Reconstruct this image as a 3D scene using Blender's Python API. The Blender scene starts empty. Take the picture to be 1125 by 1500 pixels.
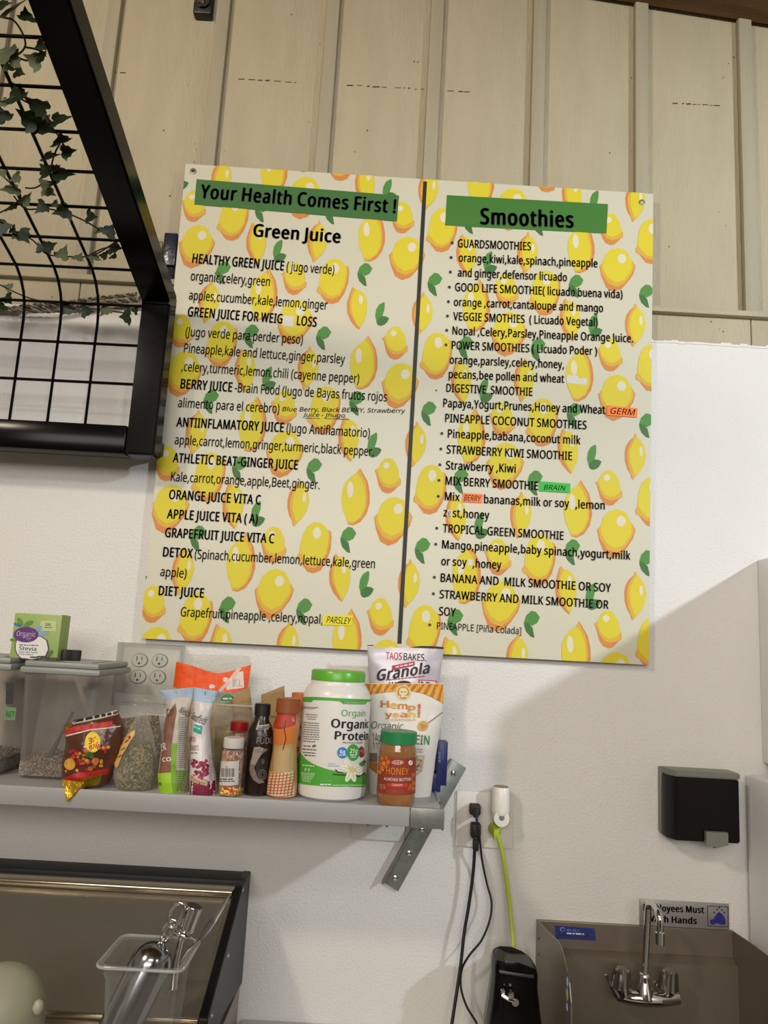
import bpy, bmesh, math, random
from mathutils import Vector, Matrix, noise
random.seed(7)
SC = bpy.context.scene
COL = SC.collection
# ------------------------------------------------------------------ camera
F = 1126.0; PT = math.radians(9.5); RL = math.radians(3.15)
CP = Vector((0, -1.7, 1.6))
FW = Vector((0, math.cos(PT), math.sin(PT)))
R0 = Vector((1, 0, 0)); U0 = Vector((0, -math.sin(PT), math.cos(PT)))
RR = R0 * math.cos(RL) + U0 * math.sin(RL)
UU = U0 * math.cos(RL) - R0 * math.sin(RL)
cam = bpy.data.cameras.new('camera'); co = bpy.data.objects.new('camera', cam); COL.objects.link(co)
m = Matrix((RR, UU, -FW)).transposed().to_4x4(); m.translation = CP
co.matrix_world = m
cam.sensor_fit = 'HORIZONTAL'; cam.sensor_width = 36; cam.lens = 36 * F / 1125; cam.clip_start = .02
SC.camera = co
# ------------------------------------------------------------------ world, lights, exposure
SC.view_settings.view_transform = 'Standard'; SC.view_settings.look = 'None'
SC.view_settings.gamma = 1; SC.view_settings.use_curve_mapping = False
SC.view_settings.exposure = -0.22
w = bpy.data.worlds.new('room_air'); SC.world = w; w.use_nodes = True
w.node_tree.nodes['Background'].inputs[0].default_value = (.85, .9, 1, 1)
w.node_tree.nodes['Background'].inputs[1].default_value = .12
def area(name, loc, target, size, power, col, sy=None):
    l = bpy.data.lights.new(name, 'AREA'); l.energy = power; l.color = col; l.size = size
    if sy: l.shape = 'RECTANGLE'; l.size_y = sy
    o = bpy.data.objects.new(name, l); COL.objects.link(o); o.location = loc
    o.rotation_euler = (Vector(target) - Vector(loc)).to_track_quat('-Z', 'Y').to_euler()
    return o
kl = bpy.data.lights.new('shop_spot_lamp', 'SPOT'); kl.energy = 285; kl.color = (.84, .93, 1); kl.shadow_soft_size = .055
kl.spot_size = math.radians(54); kl.spot_blend = .85
ko = bpy.data.objects.new('shop_spot_lamp', kl); COL.objects.link(ko); ko.location = (2.45, -2.5, 2.86)
ko.rotation_euler = (Vector((.95, 0, 2.12)) - ko.location).to_track_quat('-Z', 'Y').to_euler()
area('warm_ceiling_lamp', (-1.5, -2.2, 3.05), (-.1, 0, 1.7), .22, 33, (1, .86, .70))
area('soft_fill_light', (.3, -2.9, 2.95), (.1, 0, 1.6), 1.2, 12, (1, .88, .75), .3)  # added soft fill from above, not a known fixture
area('rear_fill_light', (-.3, -5.6, 2.85), (0, 0, 1.2), 3.2, 150, (1, .94, .86), 1.2)  # unseen fill added behind the camera to lift the shade under the shelf

# ------------------------------------------------------------------ helpers
def at(px, py, Y):
    d = FW + RR * ((px - 562.5) / F) - UU * ((py - 750) / F)
    return CP + d * ((Y - CP.y) / d.y)
def zm(x0, y0, s): return lambda x, y: (x0 + x / s, y0 + y / s)
def lin(h):
    if isinstance(h, str):
        h = tuple(int(h[i:i+2], 16) / 255 for i in (0, 2, 4))
    return tuple((c / 12.92 if c <= .04045 else ((c + .055) / 1.055) ** 2.4) for c in h) + (1,)
_m = {}
def mat(name, col='888888', rough=.5, metal=0, bump=0, bs=60, var=0, vs=8, col2=None, clear=0, spec=.5, aniso=None, coat=0, streak=None, thin=None):
    k = (name,)
    if k in _m: return _m[k]
    m = bpy.data.materials.new(name); m.use_nodes = True; nt = m.node_tree; N = nt.nodes; L = nt.links
    b = N['Principled BSDF']; b.inputs['Base Color'].default_value = lin(col)
    b.inputs['Roughness'].default_value = rough; b.inputs['Metallic'].default_value = metal
    b.inputs['Specular IOR Level'].default_value = spec; b.inputs['Coat Weight'].default_value = coat
    tc = N.new('ShaderNodeTexCoord'); mp = N.new('ShaderNodeMapping'); L.new(tc.outputs['Object'], mp.inputs[0])
    if streak: mp.inputs['Scale'].default_value = streak
    if var or col2:
        n = N.new('ShaderNodeTexNoise'); n.inputs['Scale'].default_value = vs; n.inputs['Detail'].default_value = 5
        L.new(mp.outputs[0], n.inputs['Vector'])
        r = N.new('ShaderNodeValToRGB'); c = lin(col); c2 = lin(col2) if col2 else tuple(x * (1 - var) for x in c[:3]) + (1,)
        r.color_ramp.elements[0].position = .35; r.color_ramp.elements[1].position = .65
        r.color_ramp.elements[0].color = c2; r.color_ramp.elements[1].color = c
        L.new(n.outputs[0], r.inputs[0]); L.new(r.outputs[0], b.inputs['Base Color'])
    if bump:
        n2 = N.new('ShaderNodeTexNoise'); n2.inputs['Scale'].default_value = bs; n2.inputs['Detail'].default_value = 4
        L.new(mp.outputs[0], n2.inputs['Vector'])
        bp = N.new('ShaderNodeBump'); bp.inputs['Strength'].default_value = bump; bp.inputs['Distance'].default_value = .004
        L.new(n2.outputs[0], bp.inputs['Height']); L.new(bp.outputs[0], b.inputs['Normal'])
    if clear:
        t = N.new('ShaderNodeBsdfTransparent'); t.inputs[0].default_value = lin(thin or 'f4f4f2')
        lw = N.new('ShaderNodeLayerWeight'); lw.inputs['Blend'].default_value = .35
        if bump: L.new(bp.outputs[0], lw.inputs['Normal'])
        ma = N.new('ShaderNodeMath'); ma.operation = 'MULTIPLY_ADD'; ma.use_clamp = True
        ma.inputs[1].default_value = .35; ma.inputs[2].default_value = 1 - clear
        L.new(lw.outputs['Facing'], ma.inputs[0])
        mx = N.new('ShaderNodeMixShader'); L.new(ma.outputs[0], mx.inputs[0]); L.new(t.outputs[0], mx.inputs[1]); L.new(b.outputs[0], mx.inputs[2])
        L.new(mx.outputs[0], N['Material Output'].inputs[0])
    _m[k] = m; return m
def speckle(name, cols, scale, rough=.7, bump=.6):
    k = (name,)
    if k in _m: return _m[k]
    m = bpy.data.materials.new(name); m.use_nodes = True; nt = m.node_tree; N = nt.nodes; L = nt.links
    b = N['Principled BSDF']; b.inputs['Roughness'].default_value = rough
    tc = N.new('ShaderNodeTexCoord'); v = N.new('ShaderNodeTexVoronoi'); v.inputs['Scale'].default_value = scale
    L.new(tc.outputs['Object'], v.inputs['Vector'])
    s = N.new('ShaderNodeSeparateColor'); L.new(v.outputs['Color'], s.inputs[0])
    r = N.new('ShaderNodeValToRGB'); r.color_ramp.interpolation = 'CONSTANT'
    el = r.color_ramp.elements
    for i, c in enumerate(cols):
        e = el[i] if i < 2 else el.new(i / len(cols))
        e.position = i / len(cols); e.color = lin(c)
    L.new(s.outputs[0], r.inputs[0]); L.new(r.outputs[0], b.inputs['Base Color'])
    bp = N.new('ShaderNodeBump'); bp.inputs['Strength'].default_value = bump; bp.inputs['Distance'].default_value = .003; bp.invert = True
    L.new(v.outputs['Distance'], bp.inputs['Height']); L.new(bp.outputs[0], b.inputs['Normal'])
    _m[k] = m; return m
def ink(c, rough=.55): return mat('ink_' + c + ('' if rough == .55 else '_g'), c, rough)

def tagit(o, label=None, cat=None, group=None, kind=None):
    if label: o['label'] = label
    if cat: o['category'] = cat
    if group: o['group'] = group
    if kind: o['kind'] = kind
    return o
def thing(name, label, cat, loc=(0, 0, 0), group=None, rz=0):
    o = bpy.data.objects.new(name, None); COL.objects.link(o); o.location = loc; o.rotation_euler = (0, 0, rz); o.empty_display_size = .03
    return tagit(o, label, cat, group)
def copy_tree(o, parent=None):
    c = o.copy(); COL.objects.link(c)
    if parent: c.parent = parent
    for ch in list(o.children): copy_tree(ch, c)
    return c
class MB:
    def __init__(s): s.v = []; s.f = []; s.mi = []; s.ms = []
    def add(s, vs, fs, m):
        if m not in s.ms: s.ms.append(m)
        k = s.ms.index(m); n = len(s.v)
        s.v += [tuple(p) for p in vs]; s.f += [tuple(i + n for i in f) for f in fs]; s.mi += [k] * len(fs); return s
    def box(s, x0, x1, y0, y1, z0, z1, m, bev=0, seg=2, rot=None, piv=None):
        b = bmesh.new(); bmesh.ops.create_cube(b, size=1)
        for v in b.verts: v.co = Vector(((x0+x1)/2 + v.co.x*(x1-x0), (y0+y1)/2 + v.co.y*(y1-y0), (z0+z1)/2 + v.co.z*(z1-z0)))
        if bev: bmesh.ops.bevel(b, geom=b.edges[:], offset=bev, segments=seg, profile=.5, affect='EDGES')
        if rot is not None:
            p = Vector(piv or ((x0+x1)/2, (y0+y1)/2, (z0+z1)/2))
            for v in b.verts: v.co = p + rot @ (v.co - p)
        return s.bm(b, m)
    def bm(s, b, m):
        b.verts.index_update(); s.add([v.co[:] for v in b.verts], [[v.index for v in f.verts] for f in b.faces], m); b.free(); return s
    def tube(s, pts, r, m, seg=8, caps=True):
        pts = [Vector(p) for p in pts]; n = len(pts); vs = []; fs = []
        rs = r if isinstance(r, (list, tuple)) else [r] * n
        up = None
        for i, p in enumerate(pts):
            d = (pts[min(i+1, n-1)] - pts[max(i-1, 0)]).normalized()
            if up is None: up = d.orthogonal().normalized()
            up = (up - d * up.dot(d))
            up = up.normalized() if up.length > 1e-6 else d.orthogonal().normalized()
            sd = d.cross(up)
            for k in range(seg):
                a = 2 * math.pi * k / seg; vs.append(p + (up * math.cos(a) + sd * math.sin(a)) * rs[i])
        for i in range(n-1):
            for k in range(seg): fs.append((i*seg+k, i*seg+(k+1) % seg, (i+1)*seg+(k+1) % seg, (i+1)*seg+k))
        if caps: fs.append(tuple(range(seg))[::-1]); fs.append(tuple((n-1)*seg+k for k in range(seg)))
        return s.add(vs, fs, m)
    def lathe(s, prof, m, c=(0, 0, 0), seg=40, sx=1, sy=1, caps=True, mtx=None):
        vs = []; fs = []; n = len(prof)
        for r, z in prof:
            for k in range(seg):
                a = 2*math.pi*k/seg; p = Vector((r*math.cos(a)*sx, r*math.sin(a)*sy, z))
                vs.append((mtx @ p if mtx else p) + Vector(c))
        for i in range(n-1):
            for k in range(seg): fs.append((i*seg+k, i*seg+(k+1) % seg, (i+1)*seg+(k+1) % seg, (i+1)*seg+k))
        if caps: fs.append(tuple(range(seg))[::-1]); fs.append(tuple((n-1)*seg+k for k in range(seg)))
        return s.add(vs, fs, m)
    def build(s, name, parent=None, smooth=35, loc=None):
        me = bpy.data.meshes.new(name); me.from_pydata(s.v, [], s.f)
        for m in s.ms: me.materials.append(m)
        for p, k in zip(me.polygons, s.mi): p.material_index = k
        me.update()
        if smooth:
            me.shade_smooth(); me.set_sharp_from_angle(angle=math.radians(smooth))
        o = bpy.data.objects.new(name, me); COL.objects.link(o)
        if parent: o.parent = parent
        if loc: o.location = loc
        return o
def spline(pts, n=6):
    pts = [Vector(p) for p in pts]; out = []
    P = [pts[0]] + pts + [pts[-1]]
    for i in range(1, len(P)-2):
        for k in range(n):
            t = k/n; a, b, c, d = P[i-1:i+3]
            out.append(.5*((2*b) + (c-a)*t + (2*a-5*b+4*c-d)*t*t + (3*b-a-3*c+d)*t**3))
    out.append(pts[-1]); return out

# glyph outlines of a plain sans face, 700 units cap height: character code, advance, contours as x, y, x, y ...
GLYPHS = [
    (33, 264, [160, 197, 104, 197, 79, 700, 184, 700], [71, 53, 75, 84, 88, 104, 108, 115, 131, 119, 154, 115, 174, 104, 188, 84, 192, 53, 188, 23, 174, 2, 154, -10, 131, -14, 108, -10, 88, 2, 75, 23]),
    (34, 400, [157, 700, 137, 447, 83, 447, 64, 700], [336, 700, 317, 447, 263, 447, 243, 700]),
    (35, 633, [471, 427, 440, 271, 575, 271, 575, 205, 427, 205, 387, 0, 318, 0, 358, 205, 218, 205, 179, 0, 111, 0, 148, 205, 25, 205, 25, 271, 161, 271, 192, 427, 61, 427, 61, 492, 204, 492, 243, 700, 314, 700, 275, 492, 416, 492, 455, 700, 523, 700, 483, 492, 608, 492, 608, 427], [230, 271, 371, 271, 401, 427, 261, 427]),
    (36, 561, [248, 48, 143, 57, 111, 64, 84, 71, 61, 80, 61, 164, 85, 154, 114, 145, 146, 136, 181, 130, 214, 125, 248, 124, 248, 322, 208, 334, 172, 347, 142, 362, 117, 379, 97, 398, 81, 419, 70, 442, 63, 469, 61, 498, 63, 529, 71, 556, 84, 580, 101, 602, 123, 620, 149, 635, 179, 646, 212, 654, 248, 658, 248, 744, 311, 744, 311, 659, 344, 657, 376, 653, 405, 648, 483, 623, 457, 550, 388, 572, 311, 584, 311, 387, 352, 375, 387, 361, 419, 348, 445, 332, 467, 315, 484, 296, 496, 273, 503, 246, 506, 216, 500, 173, 483, 136, 455, 104, 416, 80, 368, 62, 311, 52, 311, -57, 248, -57], [311, 128, 346, 134, 374, 143, 395, 155, 415, 180, 422, 210, 419, 232, 412, 250, 398, 266, 378, 278, 311, 301], [248, 582, 216, 578, 190, 570, 170, 558, 156, 543, 148, 525, 145, 505, 147, 481, 154, 461, 167, 445, 186, 431, 248, 409]),
    (37, 815, [191, 710, 236, 703, 272, 684, 301, 652, 322, 609, 334, 555, 338, 491, 334, 427, 322, 373, 302, 329, 274, 297, 237, 277, 191, 271, 148, 277, 113, 297, 85, 329, 64, 373, 52, 427, 48, 491, 52, 555, 63, 609, 82, 652, 110, 684, 146, 703], [191, 649, 159, 639, 137, 609, 127, 579, 122, 539, 120, 491, 122, 443, 127, 404, 137, 373, 159, 342, 191, 332, 225, 342, 248, 372, 258, 403, 265, 443, 267, 491, 265, 539, 258, 579, 248, 609, 225, 639], [639, 700, 251, 0, 175, 0, 564, 700], [620, 429, 664, 423, 700, 404, 729, 372, 750, 329, 762, 275, 767, 211, 763, 147, 751, 92, 731, 49, 703, 16, 666, -3, 620, -10, 577, -3, 541, 16, 513, 49, 493, 92, 481, 147, 476, 211, 480, 275, 492, 329, 511, 372, 538, 404, 574, 423], [620, 368, 587, 358, 565, 328, 556, 298, 550, 259, 548, 211, 550, 162, 556, 123, 565, 92, 587, 62, 620, 52, 653, 62, 676, 91, 687, 122, 693, 162, 695, 211, 693, 259, 687, 298, 676, 328, 653, 358]),
    (38, 718, [298, 711, 332, 709, 362, 703, 389, 693, 412, 679, 431, 662, 447, 641, 458, 617, 465, 590, 468, 560, 463, 521, 450, 486, 428, 455, 399, 427, 366, 401, 327, 376, 517, 194, 533, 215, 547, 239, 558, 264, 585, 350, 673, 350, 661, 309, 648, 270, 633, 233, 616, 199, 596, 168, 573, 139, 716, 0, 599, 0, 514, 82, 448, 34, 424, 22, 398, 11, 370, 2, 340, -5, 308, -8, 273, -10, 229, -7, 190, 0, 155, 12, 125, 29, 99, 51, 79, 77, 64, 108, 55, 143, 52, 182, 54, 214, 60, 243, 70, 269, 84, 292, 101, 314, 123, 333, 203, 388, 163, 437, 130, 493, 121, 524, 118, 558, 120, 588, 127, 616, 139, 640, 156, 661, 176, 679, 201, 693, 230, 703, 262, 709], [255, 334, 195, 293, 172, 270, 156, 246, 146, 218, 142, 185, 146, 152, 158, 123, 178, 99, 205, 81, 238, 70, 275, 67, 315, 69, 351, 76, 383, 87, 412, 102, 437, 118, 459, 136], [295, 640, 269, 638, 247, 631, 228, 619, 208, 593, 202, 559, 207, 525, 221, 494, 275, 427, 309, 449, 337, 470, 357, 491, 371, 512, 380, 535, 382, 560, 376, 592, 359, 618, 331, 635]),
    (39, 221, [157, 700, 137, 447, 83, 447, 64, 700]),
    (40, 294, [39, 269, 41, 322, 46, 374, 54, 425, 66, 476, 82, 524, 102, 572, 125, 617, 153, 660, 183, 700, 265, 700, 233, 653, 205, 603, 181, 551, 161, 497, 146, 441, 135, 385, 129, 328, 126, 270, 128, 219, 133, 169, 142, 120, 154, 71, 170, 23, 188, -24, 210, -69, 235, -113, 264, -155, 183, -155, 153, -115, 125, -73, 102, -29, 82, 17, 66, 65, 54, 115, 46, 165, 41, 217]),
    (41, 294, [255, 269, 253, 217, 248, 165, 240, 115, 228, 65, 212, 17, 193, -29, 169, -73, 142, -115, 111, -155, 30, -155, 59, -113, 84, -69, 106, -24, 125, 23, 140, 71, 152, 120, 161, 169, 166, 219, 168, 270, 166, 321, 161, 372, 152, 423, 140, 472, 125, 521, 106, 569, 84, 615, 58, 658, 29, 700, 111, 700, 142, 660, 169, 617, 193, 572, 212, 524, 228, 476, 240, 425, 248, 374, 253, 322]),
    (42, 540, [316, 745, 296, 557, 484, 610, 498, 520, 318, 505, 434, 350, 350, 304, 267, 475, 191, 304, 104, 350, 219, 505, 40, 520, 54, 610, 240, 557, 220, 745]),
    (43, 561, [315, 380, 510, 380, 510, 311, 315, 311, 315, 109, 244, 109, 244, 311, 49, 311, 49, 380, 244, 380, 244, 583, 315, 583]),
    (44, 263, [188, 103, 166, 28, 136, -51, 104, -126, 40, -126, 59, -47, 76, 38, 89, 114, 181, 114]),
    (45, 316, [39, 225, 39, 301, 276, 301, 276, 225]),
    (46, 263, [71, 53, 75, 84, 88, 104, 108, 115, 130, 119, 154, 115, 174, 104, 188, 84, 192, 53, 188, 23, 174, 2, 154, -10, 130, -14, 108, -10, 88, 2, 75, 23]),
    (47, 365, [355, 700, 94, 0, 10, 0, 271, 700]),
    (48, 561, [513, 351, 511, 296, 507, 246, 500, 199, 490, 157, 476, 119, 459, 86, 439, 57, 415, 33, 387, 15, 355, 1, 319, -7, 279, -10, 230, -5, 187, 9, 150, 33, 118, 66, 93, 108, 73, 157, 59, 215, 51, 279, 48, 351, 51, 423, 58, 488, 71, 545, 90, 594, 114, 636, 145, 668, 183, 692, 227, 706, 279, 711, 329, 706, 372, 692, 410, 668, 442, 636, 467, 594, 487, 545, 501, 488, 510, 423], [134, 351, 136, 291, 141, 237, 149, 191, 160, 152, 175, 120, 195, 96, 218, 78, 246, 67, 279, 64, 312, 67, 341, 78, 364, 95, 384, 120, 399, 152, 411, 191, 419, 237, 424, 290, 425, 351, 424, 411, 419, 464, 411, 510, 399, 549, 384, 581, 364, 605, 341, 623, 312, 634, 279, 637, 246, 634, 218, 623, 195, 605, 175, 581, 160, 549, 149, 510, 141, 464, 136, 411]),
    (49, 561, [348, 0, 264, 0, 264, 489, 264, 537, 266, 574, 268, 610, 239, 583, 207, 556, 132, 495, 87, 553, 276, 700, 348, 700]),
    (50, 561, [510, 0, 47, 0, 47, 72, 230, 257, 320, 351, 342, 378, 360, 405, 375, 432, 385, 459, 391, 488, 393, 519, 389, 554, 378, 583, 359, 606, 334, 623, 304, 633, 270, 636, 237, 634, 207, 628, 180, 619, 154, 605, 128, 589, 101, 570, 55, 627, 115, 670, 138, 681, 162, 691, 187, 699, 213, 705, 241, 709, 270, 710, 311, 707, 349, 700, 382, 687, 411, 670, 436, 649, 455, 623, 470, 593, 478, 560, 481, 524, 479, 488, 471, 453, 459, 421, 442, 389, 421, 357, 396, 326, 302, 226, 156, 82, 156, 78, 510, 78]),
    (51, 561, [483, 536, 481, 506, 475, 479, 466, 455, 452, 433, 435, 415, 415, 399, 392, 386, 366, 376, 338, 369, 338, 365, 390, 354, 431, 337, 464, 312, 487, 280, 500, 242, 505, 199, 502, 160, 492, 124, 476, 91, 454, 61, 425, 37, 389, 17, 345, 2, 295, -7, 236, -10, 134, -1, 103, 6, 73, 16, 44, 28, 44, 109, 74, 95, 106, 84, 139, 75, 173, 68, 205, 64, 237, 63, 294, 67, 339, 79, 373, 100, 396, 127, 410, 161, 415, 201, 412, 228, 404, 252, 392, 272, 374, 288, 352, 302, 325, 312, 293, 319, 258, 323, 219, 325, 151, 325, 151, 398, 220, 398, 256, 400, 288, 405, 316, 415, 340, 427, 360, 443, 375, 461, 386, 482, 393, 505, 395, 530, 391, 562, 380, 588, 361, 609, 335, 625, 304, 634, 268, 637, 200, 630, 144, 609, 91, 578, 48, 637, 75, 656, 106, 673, 141, 688, 179, 700, 221, 707, 267, 710, 334, 704, 388, 688, 430, 661, 460, 625, 477, 584]),
    (52, 561, [541, 159, 439, 159, 439, 0, 356, 0, 356, 159, 21, 159, 21, 232, 350, 704, 439, 704, 439, 236, 541, 236], [356, 457, 356, 503, 358, 543, 359, 579, 361, 612, 357, 612, 337, 572, 315, 535, 105, 236, 356, 236]),
    (53, 561, [270, 429, 315, 427, 357, 419, 394, 405, 427, 386, 454, 363, 476, 335, 492, 302, 502, 265, 505, 224, 501, 177, 491, 136, 474, 99, 450, 66, 420, 39, 384, 18, 342, 3, 295, -7, 243, -10, 208, -9, 174, -5, 142, 0, 112, 8, 85, 17, 62, 28, 62, 110, 87, 96, 116, 85, 148, 76, 181, 69, 213, 65, 244, 64, 277, 66, 308, 71, 335, 80, 359, 93, 379, 109, 395, 130, 407, 154, 414, 183, 417, 215, 412, 257, 398, 292, 375, 320, 341, 341, 297, 353, 241, 357, 178, 352, 122, 342, 78, 370, 105, 700, 456, 700, 456, 622, 178, 622, 162, 419, 207, 425]),
    (54, 561, [54, 299, 62, 419, 69, 457, 79, 494, 91, 530, 107, 564, 126, 595, 148, 623, 174, 648, 205, 669, 240, 687, 279, 700, 324, 707, 375, 710, 420, 708, 461, 701, 461, 627, 421, 636, 376, 639, 334, 637, 296, 629, 264, 617, 236, 600, 212, 579, 193, 555, 177, 527, 164, 497, 155, 465, 148, 430, 143, 394, 140, 356, 146, 356, 163, 378, 183, 398, 208, 415, 238, 427, 260, 433, 285, 437, 312, 438, 351, 435, 386, 427, 418, 413, 446, 394, 470, 370, 489, 341, 503, 307, 512, 268, 515, 225, 512, 179, 503, 137, 487, 100, 467, 67, 441, 40, 410, 19, 375, 3, 336, -7, 292, -10, 260, -8, 229, -2, 199, 9, 171, 23, 146, 42, 123, 66, 103, 93, 86, 126, 72, 162, 62, 203, 56, 249], [291, 63, 330, 67, 363, 80, 391, 102, 412, 134, 425, 175, 429, 225, 426, 267, 414, 302, 396, 331, 369, 353, 335, 366, 294, 371, 265, 368, 238, 362, 214, 351, 193, 338, 175, 321, 160, 303, 146, 273, 141, 242, 144, 210, 150, 178, 162, 148, 179, 121, 200, 97, 226, 78, 256, 67]),
    (55, 561, [133, 0, 421, 622, 43, 622, 43, 700, 513, 700, 513, 633, 228, 0]),
    (56, 561, [279, 710, 319, 708, 355, 701, 388, 691, 417, 676, 442, 657, 462, 634, 477, 608, 486, 577, 489, 542, 487, 515, 481, 491, 471, 469, 458, 449, 441, 430, 423, 413, 356, 371, 434, 324, 456, 306, 475, 286, 491, 264, 502, 239, 509, 212, 512, 181, 509, 144, 499, 110, 483, 80, 462, 54, 435, 32, 403, 14, 367, 1, 327, -7, 282, -10, 235, -7, 192, 0, 154, 13, 122, 30, 96, 51, 75, 77, 60, 107, 51, 141, 48, 178, 50, 209, 57, 237, 68, 262, 83, 284, 101, 304, 122, 323, 144, 339, 168, 353, 193, 366, 131, 410, 114, 428, 99, 447, 87, 468, 78, 490, 72, 516, 71, 543, 74, 577, 83, 607, 98, 634, 119, 656, 143, 675, 173, 690, 205, 701, 241, 708], [132, 177, 136, 145, 148, 117, 169, 93, 197, 74, 234, 63, 280, 59, 324, 63, 361, 74, 390, 93, 411, 117, 423, 147, 427, 180, 423, 213, 409, 241, 388, 265, 358, 287, 280, 325, 265, 330, 237, 318, 213, 304, 192, 290, 166, 267, 148, 241, 136, 212], [278, 640, 245, 637, 215, 629, 190, 614, 170, 594, 159, 569, 155, 539, 159, 506, 172, 478, 192, 456, 219, 437, 283, 404, 345, 436, 369, 456, 388, 479, 400, 506, 404, 539, 400, 569, 389, 594, 370, 614, 344, 629, 314, 637]),
    (57, 561, [510, 401, 501, 282, 495, 243, 485, 206, 473, 170, 457, 136, 438, 105, 416, 77, 389, 52, 359, 31, 324, 13, 284, 0, 239, -7, 188, -10, 143, -7, 100, 0, 100, 74, 141, 64, 186, 61, 229, 63, 267, 71, 300, 83, 327, 100, 351, 121, 371, 145, 387, 172, 399, 202, 409, 235, 416, 270, 420, 306, 423, 343, 417, 343, 379, 302, 355, 285, 325, 273, 303, 267, 278, 263, 250, 262, 212, 265, 177, 273, 145, 287, 117, 306, 93, 330, 74, 359, 60, 392, 52, 431, 49, 474, 52, 520, 61, 562, 77, 600, 98, 633, 124, 660, 155, 681, 190, 697, 229, 707, 273, 710, 305, 708, 336, 701, 366, 691, 393, 676, 418, 657, 441, 633, 461, 606, 478, 574, 492, 537, 502, 496, 508, 451], [273, 637, 234, 633, 201, 619, 173, 597, 152, 566, 139, 525, 134, 475, 138, 433, 149, 397, 167, 368, 193, 347, 227, 334, 269, 329, 299, 332, 326, 338, 350, 349, 371, 362, 389, 379, 403, 397, 418, 427, 423, 458, 420, 489, 413, 521, 402, 552, 385, 579, 364, 603, 338, 622, 308, 633]),
    (58, 263, [71, 53, 75, 84, 88, 104, 108, 115, 130, 119, 154, 115, 174, 104, 188, 84, 192, 53, 188, 23, 174, 2, 154, -10, 130, -14, 108, -10, 88, 2, 75, 23], [71, 473, 75, 504, 88, 525, 108, 536, 130, 539, 154, 536, 174, 525, 188, 504, 192, 473, 188, 442, 174, 422, 154, 410, 130, 406, 108, 410, 88, 422, 75, 442]),
    (59, 263, [179, 103, 157, 28, 127, -51, 95, -126, 30, -126, 45, -68, 59, -4, 71, 58, 80, 114, 173, 114], [69, 473, 73, 504, 86, 525, 106, 536, 128, 539, 152, 536, 172, 525, 186, 504, 190, 473, 186, 442, 172, 422, 152, 410, 128, 406, 106, 410, 86, 422, 73, 442]),
    (60, 561, [511, 114, 49, 317, 49, 366, 511, 596, 511, 520, 141, 345, 511, 190]),
    (61, 561, [55, 408, 55, 477, 504, 477, 504, 408], [55, 213, 55, 282, 504, 282, 504, 213]),
    (62, 561, [49, 190, 419, 344, 49, 520, 49, 596, 511, 366, 511, 317, 49, 114]),
    (63, 425, [137, 224, 145, 288, 155, 314, 170, 339, 220, 390, 279, 444, 297, 465, 309, 486, 315, 509, 318, 536, 314, 565, 304, 589, 287, 609, 264, 623, 235, 631, 199, 634, 168, 633, 140, 629, 114, 622, 42, 593, 12, 662, 39, 675, 68, 686, 99, 696, 131, 704, 167, 708, 205, 710, 262, 705, 310, 689, 349, 664, 377, 629, 394, 587, 400, 538, 398, 510, 394, 485, 386, 463, 369, 434, 346, 406, 284, 351, 235, 303, 220, 282, 212, 262, 206, 214, 206, 197, 137, 197], [115, 53, 119, 84, 132, 104, 151, 115, 175, 119, 198, 115, 218, 104, 231, 84, 235, 53, 231, 23, 218, 2, 198, -10, 175, -14, 151, -10, 132, 2, 119, 23]),
    (64, 881, [825, 350, 823, 320, 820, 291, 814, 262, 806, 234, 795, 208, 782, 184, 767, 162, 749, 144, 729, 128, 707, 116, 682, 109, 655, 107, 627, 110, 603, 118, 584, 133, 563, 161, 552, 192, 547, 192, 533, 169, 516, 149, 495, 131, 470, 118, 442, 110, 409, 107, 363, 112, 325, 129, 294, 157, 271, 194, 257, 238, 253, 289, 256, 331, 264, 369, 278, 403, 298, 434, 322, 460, 350, 481, 383, 497, 420, 507, 461, 510, 546, 502, 611, 486, 601, 287, 600, 262, 600, 252, 602, 222, 608, 199, 618, 184, 638, 172, 661, 168, 689, 174, 712, 193, 725, 211, 736, 233, 745, 259, 751, 288, 755, 319, 756, 351, 752, 409, 740, 460, 719, 505, 692, 544, 658, 576, 618, 602, 573, 620, 525, 632, 473, 635, 419, 632, 370, 624, 325, 609, 284, 589, 248, 564, 216, 534, 189, 500, 167, 463, 150, 421, 137, 376, 130, 328, 127, 277, 131, 217, 143, 162, 162, 114, 188, 73, 222, 39, 262, 12, 310, -7, 364, -19, 425, -23, 464, -21, 502, -17, 539, -9, 635, 20, 635, -47, 606, -58, 575, -68, 541, -76, 504, -82, 466, -86, 425, -87, 351, -82, 285, -68, 226, -44, 176, -11, 134, 30, 100, 80, 76, 137, 62, 202, 57, 275, 60, 334, 69, 390, 85, 444, 107, 493, 135, 538, 168, 579, 206, 614, 250, 644, 299, 668, 352, 686, 410, 696, 473, 700, 522, 697, 569, 689, 613, 676, 654, 658, 691, 634, 725, 606, 754, 574, 779, 537, 799, 496, 813, 451, 822, 402], [329, 287, 332, 249, 341, 219, 354, 196, 373, 180, 395, 171, 422, 168, 455, 172, 481, 186, 500, 209, 514, 239, 524, 275, 528, 316, 534, 438, 502, 445, 462, 448, 432, 445, 406, 438, 384, 425, 367, 407, 353, 387, 342, 364, 335, 339, 331, 314]),
    (65, 626, [534, 0, 450, 217, 173, 217, 89, 0, 0, 0, 274, 703, 353, 703, 625, 0], [345, 507, 335, 535, 322, 578, 312, 612, 301, 572, 291, 535, 281, 507, 202, 295, 424, 295]),
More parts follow.
